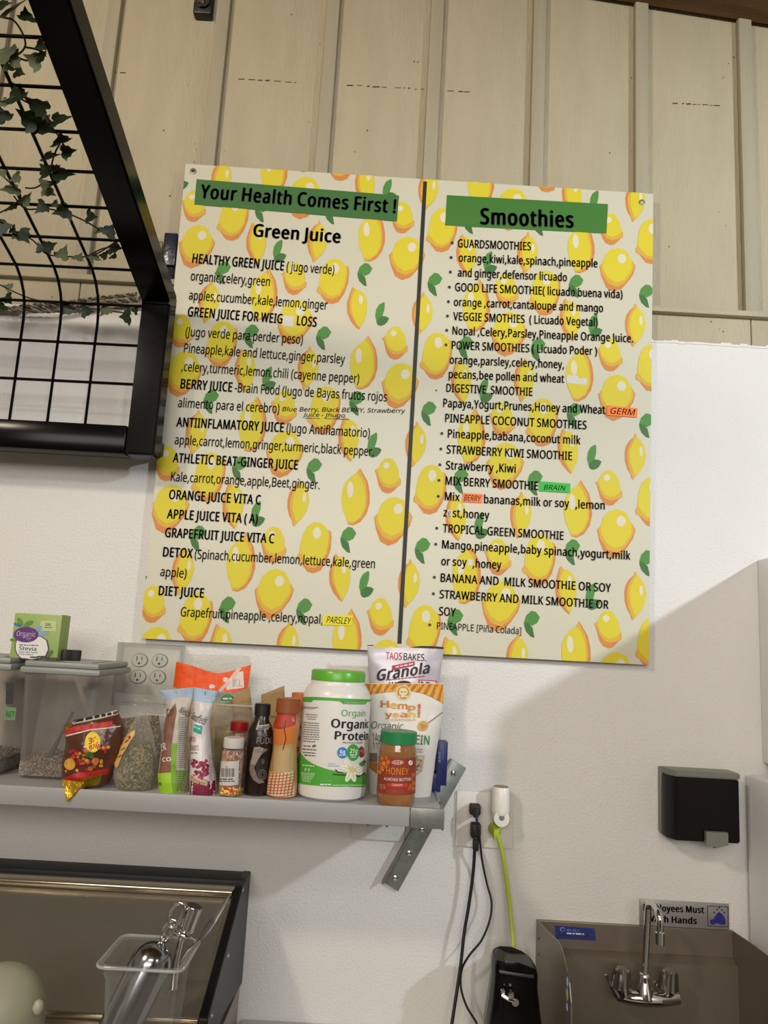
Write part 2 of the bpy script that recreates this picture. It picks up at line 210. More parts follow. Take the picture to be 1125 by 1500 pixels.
    (66, 637, [295, 700, 376, 696, 442, 683, 494, 661, 531, 629, 553, 584, 561, 526, 559, 500, 554, 476, 546, 453, 527, 424, 500, 400, 479, 388, 455, 378, 427, 372, 427, 367, 456, 361, 483, 352, 507, 341, 530, 327, 548, 309, 564, 288, 575, 263, 582, 233, 584, 199, 581, 159, 571, 123, 555, 91, 533, 63, 505, 41, 471, 23, 432, 10, 389, 3, 341, 0, 95, 0, 95, 700], [313, 402, 367, 405, 408, 415, 436, 431, 455, 453, 466, 482, 470, 517, 465, 552, 452, 579, 429, 600, 396, 613, 353, 622, 299, 625, 183, 625, 183, 402], [183, 328, 183, 75, 325, 75, 380, 79, 423, 91, 454, 111, 474, 137, 486, 169, 490, 206, 486, 241, 474, 271, 452, 295, 420, 313, 392, 322, 358, 327, 318, 328]),
    (67, 620, [395, 632, 359, 630, 325, 624, 294, 613, 266, 599, 240, 580, 218, 557, 198, 531, 182, 501, 170, 468, 160, 432, 155, 392, 153, 350, 156, 295, 165, 245, 180, 200, 201, 161, 228, 128, 260, 102, 299, 83, 344, 71, 394, 68, 481, 75, 562, 95, 562, 19, 481, -3, 381, -10, 314, -5, 255, 10, 203, 34, 159, 68, 123, 110, 96, 160, 76, 217, 64, 281, 60, 351, 62, 402, 70, 451, 82, 496, 99, 538, 120, 576, 147, 610, 177, 639, 212, 664, 252, 684, 296, 698, 344, 707, 396, 710, 432, 709, 466, 705, 500, 699, 532, 691, 562, 681, 589, 669, 554, 594, 482, 621, 455, 627, 426, 631]),
    (68, 716, [656, 357, 651, 283, 636, 217, 612, 160, 579, 111, 537, 71, 487, 40, 429, 18, 364, 4, 290, 0, 95, 0, 95, 700, 311, 700, 378, 696, 439, 683, 494, 661, 542, 631, 582, 592, 614, 546, 637, 491, 651, 428], [563, 354, 559, 412, 549, 463, 532, 507, 508, 543, 478, 573, 442, 596, 399, 612, 351, 621, 298, 625, 183, 625, 183, 75, 278, 75, 345, 80, 403, 93, 452, 115, 492, 146, 523, 185, 545, 233, 558, 289]),
    (69, 545, [486, 0, 95, 0, 95, 700, 486, 700, 486, 623, 183, 623, 183, 404, 469, 404, 469, 327, 183, 327, 183, 77, 486, 77]),
    (70, 509, [183, 0, 95, 0, 95, 700, 486, 700, 486, 623, 183, 623, 183, 375, 468, 375, 468, 297, 183, 297]),
    (71, 714, [399, 370, 641, 370, 641, 26, 603, 15, 565, 6, 526, -1, 486, -6, 442, -9, 395, -10, 326, -5, 265, 10, 212, 34, 166, 67, 128, 109, 99, 158, 77, 216, 64, 279, 60, 350, 65, 420, 79, 483, 103, 540, 136, 590, 177, 631, 227, 665, 285, 690, 350, 705, 423, 710, 461, 709, 498, 705, 534, 699, 568, 691, 600, 681, 631, 669, 598, 592, 514, 621, 483, 627, 451, 631, 418, 632, 365, 629, 317, 617, 275, 598, 238, 572, 207, 539, 183, 500, 166, 456, 155, 406, 152, 350, 155, 297, 164, 247, 179, 202, 200, 163, 229, 129, 264, 102, 306, 83, 357, 71, 416, 67, 494, 72, 553, 83, 553, 291, 399, 291]),
    (72, 726, [630, 0, 542, 0, 542, 326, 183, 326, 183, 0, 95, 0, 95, 700, 183, 700, 183, 404, 542, 404, 542, 700, 630, 700]),
    (73, 332, [292, 0, 39, 0, 39, 51, 122, 70, 122, 629, 39, 649, 39, 700, 292, 700, 292, 649, 210, 629, 210, 70, 292, 51]),
    (74, 268, [-4, -186, -45, -183, -76, -174, -76, -99, -43, -106, -6, -109, 18, -106, 41, -99, 61, -86, 76, -65, 87, -35, 90, 4, 90, 700, 178, 700, 178, 11, 176, -32, 168, -69, 156, -100, 139, -127, 118, -149, 92, -165, 63, -177, 31, -184]),
    (75, 607, [607, 0, 503, 0, 255, 334, 183, 272, 183, 0, 95, 0, 95, 700, 183, 700, 183, 355, 243, 422, 304, 488, 493, 700, 596, 700, 319, 395]),
    (76, 514, [95, 0, 95, 700, 183, 700, 183, 78, 489, 78, 489, 0]),
    (77, 889, [404, 0, 174, 614, 170, 614, 173, 564, 175, 498, 176, 425, 176, 0, 95, 0, 95, 700, 225, 700, 441, 126, 445, 126, 665, 700, 794, 700, 794, 0, 707, 0, 707, 430, 708, 499, 711, 562, 714, 613, 710, 613, 476, 0]),
    (78, 745, [650, 0, 547, 0, 173, 581, 169, 581, 172, 528, 175, 462, 176, 391, 176, 0, 95, 0, 95, 700, 197, 700, 571, 121, 575, 121, 572, 168, 569, 236, 568, 305, 568, 700, 650, 700]),
    (79, 766, [706, 351, 704, 298, 697, 249, 685, 203, 669, 161, 649, 123, 624, 89, 595, 60, 561, 35, 523, 16, 481, 2, 434, -7, 383, -10, 331, -7, 283, 2, 240, 16, 202, 36, 168, 60, 139, 90, 115, 124, 95, 162, 79, 204, 69, 250, 62, 299, 60, 352, 64, 421, 75, 484, 95, 540, 123, 590, 158, 632, 202, 666, 255, 691, 315, 706, 384, 711, 451, 706, 509, 691, 561, 666, 605, 632, 641, 591, 669, 541, 690, 484, 702, 420], [153, 351, 156, 295, 164, 244, 177, 199, 197, 160, 222, 127, 253, 101, 291, 82, 334, 70, 383, 67, 433, 70, 476, 82, 513, 101, 544, 127, 569, 160, 588, 199, 602, 244, 610, 295, 613, 351, 607, 433, 588, 502, 558, 558, 514, 600, 456, 625, 384, 633, 334, 630, 291, 618, 253, 600, 222, 574, 197, 541, 177, 502, 164, 458, 156, 407]),
    (80, 593, [280, 700, 364, 694, 430, 676, 480, 646, 515, 605, 536, 555, 543, 494, 542, 466, 537, 438, 529, 411, 517, 386, 502, 362, 482, 340, 458, 321, 430, 304, 396, 291, 357, 281, 313, 275, 264, 273, 183, 273, 183, 0, 95, 0, 95, 700], [273, 625, 183, 625, 183, 348, 254, 348, 296, 350, 333, 354, 365, 362, 392, 374, 414, 389, 430, 408, 442, 431, 450, 458, 452, 490, 447, 531, 433, 565, 409, 591, 375, 610, 329, 621]),
    (81, 766, [706, 351, 703, 296, 696, 244, 683, 196, 665, 152, 642, 113, 615, 78, 582, 49, 545, 26, 502, 8, 670, -167, 543, -167, 408, -9, 396, -9, 383, -10, 331, -7, 283, 2, 240, 16, 202, 36, 168, 60, 139, 90, 115, 124, 95, 162, 79, 204, 69, 250, 62, 299, 60, 352, 64, 421, 75, 484, 95, 540, 123, 590, 158, 632, 202, 666, 255, 691, 315, 706, 384, 711, 451, 706, 509, 691, 561, 666, 605, 632, 641, 591, 669, 541, 690, 484, 702, 420], [153, 351, 156, 295, 164, 244, 177, 199, 197, 160, 222, 127, 253, 101, 291, 82, 334, 70, 383, 67, 433, 70, 476, 82, 513, 101, 544, 127, 569, 160, 588, 199, 602, 244, 610, 295, 613, 351, 607, 433, 588, 502, 558, 558, 514, 600, 456, 625, 384, 633, 334, 630, 291, 618, 253, 600, 222, 574, 197, 541, 177, 502, 164, 458, 156, 407]),
    (82, 610, [288, 700, 343, 698, 391, 690, 432, 678, 466, 661, 494, 639, 516, 612, 531, 580, 540, 543, 543, 501, 541, 466, 534, 435, 523, 408, 508, 385, 490, 365, 470, 349, 448, 335, 426, 323, 403, 314, 595, 0, 492, 0, 323, 289, 183, 289, 183, 0, 95, 0, 95, 700], [283, 624, 183, 624, 183, 364, 288, 364, 340, 367, 381, 379, 413, 398, 435, 424, 448, 457, 452, 497, 450, 526, 444, 550, 434, 571, 411, 594, 378, 611, 351, 618, 320, 622]),
    (83, 538, [492, 187, 489, 148, 479, 112, 462, 81, 439, 54, 410, 32, 375, 14, 335, 1, 291, -7, 242, -10, 167, -6, 102, 5, 50, 24, 50, 108, 138, 79, 173, 72, 209, 68, 246, 67, 279, 68, 308, 73, 333, 80, 364, 97, 386, 120, 400, 147, 404, 179, 400, 211, 389, 237, 369, 260, 339, 281, 239, 324, 160, 359, 139, 373, 120, 387, 104, 403, 84, 429, 70, 459, 64, 481, 60, 505, 59, 531, 62, 567, 71, 599, 87, 627, 109, 651, 135, 672, 166, 688, 202, 700, 240, 707, 282, 710, 320, 709, 355, 705, 388, 699, 419, 691, 448, 682, 475, 671, 448, 595, 369, 622, 340, 628, 311, 631, 280, 632, 253, 631, 228, 627, 207, 620, 181, 604, 163, 584, 152, 559, 148, 530, 152, 498, 163, 472, 182, 449, 211, 429, 301, 389, 340, 374, 375, 358, 405, 341, 432, 322, 453, 301, 470, 278, 482, 252, 490, 222]),
    (84, 545, [317, 0, 228, 0, 228, 623, 10, 623, 10, 700, 534, 700, 534, 623, 317, 623]),
    (85, 717, [627, 247, 624, 200, 614, 157, 598, 116, 575, 80, 545, 49, 508, 24, 464, 5, 413, -6, 355, -10, 275, -2, 209, 22, 156, 61, 119, 114, 96, 176, 88, 249, 88, 700, 176, 700, 176, 246, 182, 193, 197, 149, 222, 114, 258, 88, 304, 72, 360, 67, 400, 69, 434, 77, 463, 90, 487, 107, 507, 128, 522, 153, 532, 182, 538, 213, 540, 247, 540, 700, 627, 700]),
    (86, 588, [588, 700, 338, 0, 250, 0, 0, 700, 92, 700, 250, 251, 269, 196, 283, 146, 294, 98, 305, 146, 320, 197, 338, 253, 495, 700]),
    (87, 912, [899, 700, 713, 0, 624, 0, 487, 459, 475, 501, 465, 542, 456, 576, 452, 597, 449, 576, 441, 542, 431, 500, 419, 456, 286, 0, 197, 0, 12, 700, 104, 700, 213, 273, 224, 228, 233, 185, 240, 144, 246, 106, 252, 146, 261, 189, 272, 233, 283, 277, 407, 700, 498, 700, 626, 275, 639, 229, 650, 184, 658, 143, 665, 106, 673, 157, 684, 214, 699, 274, 807, 700]),
    (88, 575, [571, 0, 471, 0, 285, 304, 97, 0, 4, 0, 236, 365, 19, 700, 117, 700, 288, 425, 461, 700, 554, 700, 337, 367]),
    (89, 555, [277, 356, 460, 700, 555, 700, 322, 272, 322, 0, 233, 0, 233, 268, 0, 700, 96, 700]),
    (90, 561, [523, 0, 37, 0, 37, 67, 406, 622, 49, 622, 49, 700, 513, 700, 513, 633, 144, 78, 523, 78]),
    (91, 323, [298, -155, 78, -155, 78, 700, 298, 700, 298, 629, 163, 629, 163, -84, 298, -84]),
    (93, 323, [25, -84, 160, -84, 160, 629, 25, 629, 25, 700, 244, 700, 244, -155, 25, -155]),
    (94, 561, [37, 262, 245, 705, 294, 705, 524, 262, 447, 262, 271, 614, 114, 262]),
    (95, 435, [437, -151, -2, -151, -2, -88, 437, -88]),
    (96, 275, [142, 751, 169, 702, 203, 650, 236, 606, 236, 594, 178, 594, 141, 627, 100, 667, 64, 708, 39, 741, 39, 751]),
    (97, 550, [282, 534, 341, 530, 388, 516, 425, 492, 450, 458, 465, 414, 471, 358, 471, 0, 408, 0, 391, 75, 387, 75, 341, 27, 315, 10, 286, -1, 264, -6, 239, -9, 211, -10, 180, -8, 152, -2, 126, 7, 103, 20, 83, 37, 67, 58, 55, 84, 47, 113, 45, 146, 52, 194, 73, 235, 107, 267, 155, 291, 219, 307, 297, 314, 386, 317, 386, 348, 383, 387, 374, 418, 358, 439, 336, 453, 309, 462, 277, 465, 250, 463, 224, 459, 199, 452, 129, 425, 103, 489, 127, 501, 154, 512, 184, 521, 216, 528, 249, 533], [308, 254, 249, 249, 204, 238, 172, 223, 151, 202, 139, 176, 134, 145, 137, 118, 146, 97, 161, 80, 181, 69, 204, 62, 230, 60, 272, 64, 309, 76, 341, 97, 366, 125, 380, 163, 385, 210, 385, 257]),
    (98, 603, [170, 564, 168, 501, 165, 456, 170, 456, 186, 477, 207, 496, 231, 512, 260, 524, 294, 532, 332, 534, 393, 527, 446, 504, 490, 466, 523, 413, 542, 345, 549, 263, 546, 206, 537, 156, 522, 112, 502, 75, 476, 44, 446, 21, 412, 4, 374, -6, 332, -10, 294, -7, 260, 0, 231, 13, 207, 29, 186, 47, 170, 67, 163, 67, 145, 0, 83, 0, 83, 745, 170, 745], [318, 463, 283, 460, 254, 453, 229, 442, 210, 425, 195, 404, 183, 377, 176, 345, 171, 308, 170, 266, 170, 262, 173, 202, 184, 153, 201, 113, 229, 85, 268, 67, 320, 62, 363, 68, 398, 85, 425, 114, 444, 153, 456, 203, 460, 264, 456, 324, 444, 374, 425, 413, 398, 441, 362, 457]),
    (99, 471, [294, -10, 249, -7, 208, 3, 170, 19, 136, 41, 108, 70, 85, 107, 68, 150, 57, 201, 54, 260, 58, 320, 68, 373, 86, 418, 110, 455, 140, 484, 174, 507, 213, 523, 255, 532, 300, 535, 377, 527, 438, 507, 412, 435, 357, 452, 298, 460, 265, 457, 236, 450, 211, 437, 190, 420, 173, 398, 160, 371, 151, 339, 145, 302, 143, 261, 145, 221, 151, 185, 160, 154, 173, 127, 189, 105, 210, 87, 234, 75, 262, 67, 293, 65, 321, 66, 346, 69, 369, 74, 429, 95, 429, 19, 371, -2]),
    (100, 603, [270, -10, 209, -2, 156, 20, 113, 58, 80, 111, 60, 179, 54, 262, 61, 345, 80, 413, 113, 466, 157, 505, 210, 528, 271, 535, 297, 534, 321, 531, 342, 525, 371, 513, 395, 497, 433, 458, 439, 458, 436, 496, 433, 535, 433, 745, 520, 745, 520, 0, 450, 0, 437, 71, 433, 71, 395, 30, 370, 14, 342, 1, 320, -5, 296, -9], [283, 62, 333, 67, 372, 82, 400, 107, 419, 143, 431, 189, 434, 245, 434, 261, 431, 321, 420, 371, 402, 411, 374, 440, 334, 458, 282, 464, 240, 458, 205, 439, 178, 408, 159, 367, 147, 318, 143, 260, 147, 202, 159, 153, 178, 114, 205, 85, 240, 68]),
    (101, 553, [286, 535, 329, 532, 368, 522, 402, 506, 432, 484, 457, 456, 477, 423, 491, 385, 500, 344, 503, 298, 503, 246, 143, 246, 149, 191, 164, 146, 189, 110, 222, 84, 262, 69, 311, 64, 343, 65, 372, 68, 400, 73, 479, 100, 479, 25, 400, -1, 372, -6, 341, -9, 307, -10, 259, -6, 215, 4, 175, 21, 140, 44, 110, 74, 86, 111, 68, 154, 57, 204, 54, 259, 57, 314, 67, 363, 83, 407, 105, 445, 132, 477, 164, 502, 201, 520, 242, 532], [285, 465, 247, 460, 214, 447, 188, 425, 167, 395, 153, 358, 145, 315, 413, 315, 411, 343, 407, 370, 399, 393, 382, 423, 357, 446, 337, 456, 313, 463]),
    (102, 337, [325, 459, 193, 459, 193, 0, 107, 0, 107, 459, 15, 459, 15, 499, 107, 528, 107, 559, 109, 601, 116, 638, 127, 669, 142, 694, 162, 715, 185, 730, 213, 741, 243, 748, 277, 750, 335, 745, 379, 732, 357, 665, 321, 675, 278, 679, 252, 676, 231, 667, 214, 650, 203, 628, 195, 597, 193, 560, 193, 525, 325, 525]),
    (103, 603, [270, 535, 303, 533, 334, 527, 363, 516, 390, 500, 413, 480, 434, 456, 439, 456, 451, 525, 520, 525, 520, -9, 517, -56, 508, -97, 494, -134, 474, -165, 448, -190, 417, -210, 379, -224, 335, -232, 284, -235, 247, -234, 213, -232, 180, -227, 149, -220, 121, -212, 95, -202, 95, -123, 121, -135, 150, -145, 182, -153, 216, -159, 252, -163, 289, -164, 331, -159, 367, -146, 396, -124, 417, -94, 430, -58, 434, -16, 434, 5, 435, 39, 437, 70, 433, 70, 414, 45, 391, 25, 365, 10, 337, -1, 305, -8, 271, -10, 208, -2, 154, 22, 111, 62, 79, 116, 60, 182, 54, 262, 60, 340, 79, 406, 111, 461, 154, 502, 207, 527], [281, 463, 253, 460, 228, 452, 206, 439, 187, 421, 172, 398, 159, 371, 150, 338, 145, 302, 143, 261, 147, 201, 159, 152, 179, 112, 206, 84, 241, 67, 283, 61, 321, 63, 352, 71, 378, 84, 399, 103, 415, 129, 426, 160, 431, 184, 434, 211, 435, 241, 435, 262, 433, 306, 428, 345, 419, 377, 406, 404, 389, 426, 369, 442, 344, 454, 315, 460]),
    (104, 606, [170, 526, 168, 488, 165, 453, 171, 453, 189, 478, 213, 498, 240, 514, 270, 525, 301, 532, 334, 534, 374, 532, 410, 525, 441, 514, 467, 498, 488, 478, 505, 452, 517, 421, 524, 384, 526, 342, 526, 0, 441, 0, 441, 336, 438, 375, 429, 407, 413, 431, 390, 449, 360, 459, 324, 463, 287, 460, 256, 453, 231, 441, 211, 424, 195, 402, 184, 376, 176, 345, 171, 311, 170, 272, 170, 0, 83, 0, 83, 745, 170, 745]),
    (105, 253, [170, 525, 170, 0, 83, 0, 83, 525], [127, 723, 146, 719, 162, 709, 174, 692, 177, 668, 174, 644, 162, 626, 146, 616, 127, 613, 108, 616, 91, 626, 80, 644, 76, 668, 80, 692, 91, 709, 108, 719]),
    (106, 253, [22, -235, -22, -232, -54, -224, -54, -154, -24, -161, 11, -164, 39, -159, 63, -147, 78, -122, 83, -81, 83, 525, 170, 525, 170, -78, 168, -110, 163, -138, 154, -163, 142, -184, 126, -202, 106, -217, 82, -227, 54, -233], [76, 668, 80, 692, 91, 709, 108, 719, 127, 723, 146, 719, 162, 709, 174, 692, 177, 668, 174, 644, 162, 626, 146, 616, 127, 613, 108, 616, 91, 626, 80, 644]),
    (107, 524, [169, 356, 167, 315, 165, 271, 169, 271, 186, 293, 210, 323, 231, 348, 399, 525, 500, 525, 287, 301, 515, 0, 411, 0, 228, 245, 169, 193, 169, 0, 83, 0, 83, 745, 169, 745]),
    (108, 253, [170, 0, 83, 0, 83, 745, 170, 745]),
    (109, 917, [660, 535, 714, 530, 759, 515, 793, 490, 818, 453, 832, 404, 837, 342, 837, 0, 752, 0, 752, 338, 749, 376, 740, 407, 726, 431, 705, 449, 678, 459, 645, 463, 599, 458, 563, 443, 536, 419, 518, 385, 507, 342, 503, 290, 503, 0, 418, 0, 418, 338, 416, 364, 412, 387, 406, 407, 391, 432, 371, 449, 344, 459, 310, 463, 277, 460, 249, 453, 226, 441, 208, 424, 194, 402, 183, 376, 175, 346, 171, 312, 170, 273, 170, 0, 83, 0, 83, 525, 153, 525, 166, 454, 171, 454, 189, 479, 211, 500, 237, 515, 265, 526, 295, 533, 325, 535, 364, 533, 398, 526, 427, 514, 452, 497, 471, 475, 486, 447, 491, 447, 511, 475, 535, 497, 563, 514, 594, 526, 626, 533]),
    (110, 606, [336, 535, 394, 530, 441, 515, 478, 490, 505, 453, 521, 404, 526, 342, 526, 0, 441, 0, 441, 336, 438, 375, 429, 407, 413, 431, 390, 449, 360, 459, 324, 463, 271, 457, 231, 441, 203, 414, 184, 376, 173, 329, 170, 273, 170, 0, 83, 0, 83, 525, 153, 525, 166, 454, 171, 454, 190, 479, 214, 500, 242, 515, 272, 526, 303, 533]),
    (111, 593, [540, 264, 538, 222, 533, 183, 523, 148, 510, 116, 494, 87, 474, 62, 451, 40, 425, 22, 397, 8, 365, -2, 331, -8, 295, -10, 261, -8, 229, -2, 199, 8, 171, 22, 145, 40, 123, 62, 103, 87, 86, 116, 72, 148, 62, 183, 56, 222, 54, 264, 57, 319, 67, 368, 83, 411, 106, 448, 134, 479, 168, 503, 207, 521, 250, 532, 298, 535, 344, 532, 386, 521, 424, 503, 458, 479, 486, 448, 509, 411, 526, 368, 537, 319], [143, 264, 145, 224, 150, 189, 159, 156, 172, 128, 189, 105, 210, 86, 235, 73, 264, 64, 297, 62, 330, 64, 359, 73, 384, 86, 405, 105, 422, 128, 435, 156, 444, 189, 449, 224, 451, 264, 449, 303, 444, 339, 434, 371, 421, 398, 404, 420, 384, 439, 359, 452, 330, 460, 296, 463, 247, 457, 208, 439, 179, 410, 159, 370, 147, 321]),
    (112, 603, [333, 535, 394, 528, 446, 505, 490, 468, 523, 415, 542, 347, 549, 264, 546, 207, 537, 157, 522, 113, 502, 76, 477, 45, 447, 21, 412, 4, 374, -6, 332, -10, 307, -9, 283, -5, 261, 1, 232, 13, 207, 29, 170, 67, 164, 67, 168, 25, 170, -20, 170, -235, 83, -235, 83, 525, 154, 525, 166, 454, 170, 454, 207, 495, 232, 512, 260, 525, 282, 531, 306, 534], [318, 463, 285, 461, 256, 454, 232, 443, 213, 427, 197, 407, 185, 382, 177, 353, 172, 319, 170, 280, 170, 264, 171, 223, 176, 186, 183, 154, 195, 126, 210, 103, 230, 85, 254, 72, 284, 64, 320, 62, 350, 65, 376, 74, 399, 88, 417, 108, 433, 132, 445, 160, 453, 192, 458, 227, 460, 265, 456, 321, 444, 369, 425, 409, 398, 439, 362, 457]),
    (113, 603, [433, -11, 434, 30, 438, 71, 432, 71, 415, 49, 395, 31, 370, 14, 341, 1, 307, -7, 268, -10, 208, -2, 157, 20, 113, 58, 80, 111, 61, 179, 54, 262, 57, 319, 66, 369, 81, 413, 102, 450, 128, 481, 158, 504, 192, 522, 230, 532, 271, 535, 309, 533, 343, 525, 372, 512, 396, 495, 417, 476, 434, 454, 438, 454, 451, 525, 520, 525, 520, -235, 433, -235], [284, 62, 318, 64, 347, 70, 371, 81, 391, 97, 407, 117, 419, 142, 427, 171, 432, 205, 434, 243, 434, 261, 431, 322, 419, 373, 401, 412, 373, 441, 333, 458, 282, 464, 239, 458, 204, 439, 177, 408, 158, 367, 147, 318, 143, 260, 147, 202, 159, 154, 178, 114, 205, 85, 241, 68]),
    (114, 405, [328, 535, 360, 534, 390, 529, 379, 450, 351, 455, 323, 457, 293, 454, 265, 444, 239, 429, 216, 408, 196, 383, 182, 353, 175, 331, 171, 306, 170, 280, 170, 0, 83, 0, 83, 525, 154, 525, 164, 429, 168, 429, 208, 483, 233, 504, 262, 521, 294, 532]),
    (115, 470, [425, 145, 423, 113, 414, 85, 400, 60, 381, 39, 356, 21, 327, 8, 294, -2, 257, -8, 216, -10, 181, -9, 149, -6, 121, -1, 96, 6, 72, 14, 51, 24, 51, 102, 127, 73, 157, 66, 187, 61, 218, 60, 257, 62, 289, 69, 313, 81, 335, 106, 342, 137, 339, 156, 331, 173, 316, 188, 293, 204, 213, 239, 125, 278, 103, 292, 85, 308, 70, 325, 59, 346, 52, 369, 50, 396, 56, 437, 74, 471, 104, 499, 144, 519, 192, 531, 247, 535, 278, 534, 308, 531, 337, 526, 415, 500, 385, 431, 316, 455, 291, 460, 266, 464, 241, 465, 209, 463, 182, 457, 160, 448, 139, 427, 132, 401, 136, 381, 145, 364, 162, 349, 188, 335, 268, 301, 353, 263, 375, 249, 393, 233, 407, 215, 417, 195, 423, 172]),
    (116, 354, [259, 61, 299, 64, 332, 72, 332, 6, 293, -5, 244, -10, 217, -8, 192, -3, 168, 4, 146, 16, 128, 33, 112, 54, 100, 81, 93, 114, 90, 153, 90, 459, 16, 459, 16, 500, 91, 534, 125, 646, 176, 646, 176, 525, 328, 525, 328, 459, 176, 459, 176, 155, 179, 126, 187, 102, 200, 84, 226, 67]),
    (117, 606, [523, 525, 523, 0, 452, 0, 439, 70, 435, 70, 416, 45, 392, 25, 364, 9, 334, -1, 269, -10, 229, -8, 194, -1, 163, 10, 137, 26, 116, 47, 99, 73, 87, 103, 80, 140, 77, 181, 77, 525, 165, 525, 165, 187, 168, 149, 177, 118, 193, 93, 216, 76, 245, 65, 281, 62, 318, 64, 349, 72, 374, 84, 394, 101, 410, 122, 422, 149, 430, 179, 435, 213, 436, 252, 436, 525]),
    (118, 498, [199, 0, 0, 525, 92, 525, 204, 216, 221, 168, 236, 117, 246, 76, 250, 76, 261, 118, 278, 169, 294, 216, 406, 525, 498, 525, 298, 0]),
    (119, 771, [423, 297, 411, 338, 400, 376, 392, 410, 386, 436, 382, 436, 377, 410, 369, 375, 359, 337, 347, 296, 253, 1, 155, 1, 11, 526, 100, 526, 173, 246, 187, 189, 200, 134, 207, 89, 211, 89, 218, 119, 226, 156, 236, 195, 246, 230, 339, 526, 433, 526, 524, 230, 538, 182, 551, 133, 559, 90, 563, 90, 570, 132, 583, 187, 598, 246, 672, 526, 760, 526, 614, 1, 513, 1]),
    (120, 519, [208, 269, 26, 525, 125, 525, 260, 327, 394, 525, 491, 525, 310, 269, 501, 0, 403, 0, 260, 210, 115, 0, 18, 0]),
    (121, 500, [1, 525, 93, 525, 207, 226, 225, 175, 240, 128, 251, 83, 255, 83, 274, 148, 300, 227, 407, 525, 500, 525, 274, -73, 260, -104, 246, -132, 230, -158, 212, -181, 192, -200, 169, -215, 144, -226, 115, -233, 82, -235, 41, -233, 11, -227, 11, -159, 37, -163, 69, -165, 97, -162, 121, -153, 142, -140, 159, -121, 185, -72, 213, -2]),
    (122, 461, [423, 0, 38, 0, 38, 57, 321, 459, 55, 459, 55, 525, 416, 525, 416, 461, 137, 67, 423, 67]),
    (123, 373, [341, -155, 303, -153, 269, -147, 238, -137, 211, -124, 189, -107, 171, -86, 158, -61, 150, -32, 147, 1, 147, 145, 144, 175, 133, 199, 116, 216, 93, 228, 63, 235, 27, 237, 27, 309, 63, 312, 93, 319, 116, 330, 133, 348, 144, 371, 147, 400, 147, 545, 150, 578, 158, 607, 172, 631, 190, 652, 213, 669, 240, 683, 271, 692, 305, 698, 341, 700, 341, 629, 310, 626, 283, 619, 262, 606, 246, 589, 236, 566, 232, 537, 232, 396, 229, 365, 221, 338, 206, 316, 185, 298, 158, 285, 125, 276, 125, 271, 159, 262, 186, 249, 206, 231, 221, 209, 229, 182, 232, 151, 232, 7, 236, -22, 245, -45, 261, -62, 282, -74, 309, -81, 341, -84]),
    (124, 540, [234, 745, 306, 745, 306, -236, 234, -236]),
    (125, 373, [31, -84, 63, -81, 90, -74, 111, -61, 127, -44, 137, -21, 140, 8, 140, 150, 143, 181, 152, 208, 167, 230, 187, 248, 214, 261, 247, 270, 247, 275, 214, 284, 187, 297, 167, 315, 152, 337, 143, 364, 140, 395, 140, 538, 137, 567, 127, 590, 112, 607, 91, 620, 64, 627, 31, 629, 31, 700, 70, 698, 105, 692, 135, 683, 162, 669, 184, 652, 202, 631, 215, 606, 223, 577, 225, 544, 225, 401, 229, 371, 239, 348, 256, 330, 280, 318, 310, 311, 345, 309, 345, 237, 310, 235, 280, 228, 256, 216, 239, 199, 229, 176, 225, 146, 225, 0, 223, -33, 215, -61, 201, -86, 183, -107, 160, -124, 133, -138, 102, -147, 68, -153, 31, -155]),
    (126, 561, [264, 313, 205, 334, 161, 339, 133, 335, 103, 323, 74, 304, 49, 281, 49, 358, 74, 380, 102, 397, 133, 406, 167, 410, 223, 404, 296, 378, 354, 357, 398, 352, 427, 356, 457, 369, 486, 387, 511, 410, 511, 334, 486, 312, 458, 295, 427, 285, 393, 281, 337, 288]),
    (241, 606, [336, 535, 394, 530, 441, 515, 478, 490, 505, 453, 521, 404, 526, 342, 526, 0, 441, 0, 441, 336, 438, 375, 429, 407, 413, 431, 390, 449, 360, 459, 324, 463, 271, 457, 231, 441, 203, 414, 184, 376, 173, 329, 170, 273, 170, 0, 83, 0, 83, 525, 153, 525, 166, 454, 171, 454, 190, 479, 214, 500, 242, 515, 272, 526, 303, 533], [124, 594, 135, 647, 157, 686, 189, 711, 209, 717, 231, 720, 273, 711, 312, 692, 348, 672, 380, 664, 400, 667, 415, 678, 426, 696, 434, 721, 483, 721, 477, 685, 466, 655, 450, 629, 430, 610, 405, 599, 376, 595, 336, 603, 298, 623, 261, 643, 227, 651, 207, 647, 192, 637, 182, 619, 174, 594]),
    (8482, 758, [319, 355, 319, 700, 411, 700, 503, 434, 598, 700, 687, 700, 687, 355, 625, 355, 625, 555, 625, 586, 627, 621, 624, 621, 525, 355, 473, 355, 378, 621, 375, 621, 376, 585, 377, 560, 377, 355], [116, 355, 116, 647, 17, 647, 17, 700, 277, 700, 277, 647, 177, 647, 177, 355]),
]
GL = {chr(r[0]): (r[1]/1000, [list(zip(c[0::2], c[1::2])) for c in r[2:]]) for r in GLYPHS}
_g = {}
